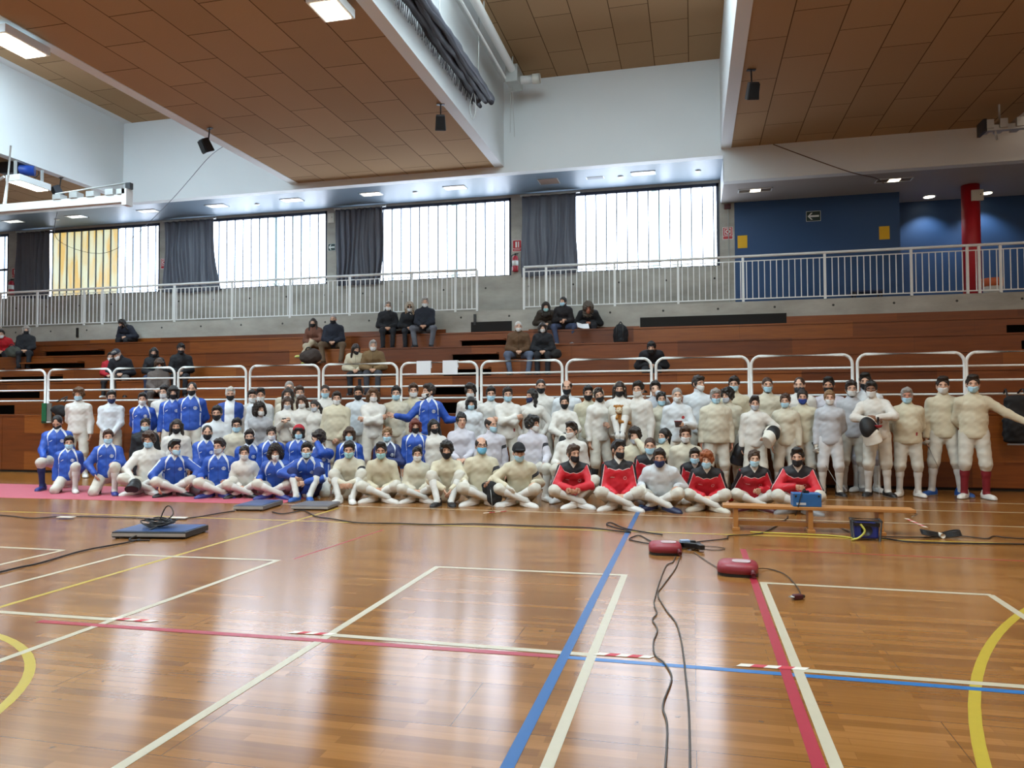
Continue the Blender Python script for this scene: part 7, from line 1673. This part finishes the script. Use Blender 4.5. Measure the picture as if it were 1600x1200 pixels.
# ================================================================ daylight, lamps, camera
for i, (a, b_) in enumerate(LANES):
    e = (6.4, 4.4, .8)[i]
    o = MB().box(a + .28, b_ - .28, SKY0 - 1.5, SKY1, ZR + .28, ZR + .30).build('skylight_pane', emit_mat('skylight_glass_%d' % i, ('#d3eaf8', '#d9ebf4', '#fff0e0')[i], e)); o['kind'] = 'structure'  # the right lane's pane is only added light, no skylight belongs there
    o = MB().box(a + .3, b_ - .3, 3.0, 3.03, ZB + .3, ZR - .1).build('added_light_pane', emit_mat('added_light_glow_%d' % i, ('#d3eaf8', '#d9ebf4', '#fff0e0')[i], (7.0, 7.0, 2.0)[i])); o['kind'] = 'structure'  # unseen glowing pane across the lane, added to brighten the recess walls
w = bpy.data.worlds.new('sky'); SC.world = w; w.use_nodes = True
nt = w.node_tree; nt.nodes.clear()
bg = N(nt, 'ShaderNodeBackground'); st = N(nt, 'ShaderNodeTexSky'); st.sky_type = 'NISHITA'; st.sun_disc = False; st.sun_elevation = .5
ow = N(nt, 'ShaderNodeOutputWorld'); nt.links.new(st.outputs[0], bg.inputs[0]); bg.inputs[1].default_value = .1; nt.links.new(bg.outputs[0], ow.inputs[0])
# hall lamps in the wooden ceilings over the court
def area(name, loc, sx_, sy_, e, col, rot=(0, 0, 0)):
    l = bpy.data.lights.new(name, 'AREA'); l.shape = 'RECTANGLE'; l.size = sx_; l.size_y = sy_; l.energy = e; l.color = col
    o = bpy.data.objects.new(name, l); COL.objects.link(o); o.location = loc; o.rotation_euler = rot; return o
for i, (x, y, e) in enumerate(((-8, 2, 60), (-8, 6.5, 170), (4, 2, 60), (4, 6.5, 150), (-2, 1, 0), (-19, 4, 120))):
    if e: area('hall_lamp', (x, y, 7.35), .9, .5, e, (1., .86, .68))

cam = bpy.data.cameras.new('camera'); cam.sensor_width = 36.0; cam.lens = 1169 / 1600 * 36; cam.clip_end = 200
co = bpy.data.objects.new('camera', cam); COL.objects.link(co)
X = Vector((4850, 57, 1169)).normalized(); Y = Vector((282, -34, -1169)).normalized(); Y = (Y - X * X.dot(Y)).normalized(); Z = X.cross(Y)
R = Matrix((X, Y, Z))
M = R.to_4x4(); M.translation = (0, 0, 1.40)
co.matrix_world = M
SC.camera = co
SC.view_settings.view_transform = 'Standard'; SC.view_settings.look = 'None'; SC.view_settings.gamma = 1.; SC.view_settings.exposure = .36; SC.view_settings.use_curve_mapping = False
SC.cycles.use_denoising = True
SC.cycles.max_bounces = 6; SC.cycles.diffuse_bounces = 4; SC.cycles.glossy_bounces = 3; SC.cycles.caustics_reflective = False; SC.cycles.caustics_refractive = False
SC.cycles.sample_clamp_indirect = 6.
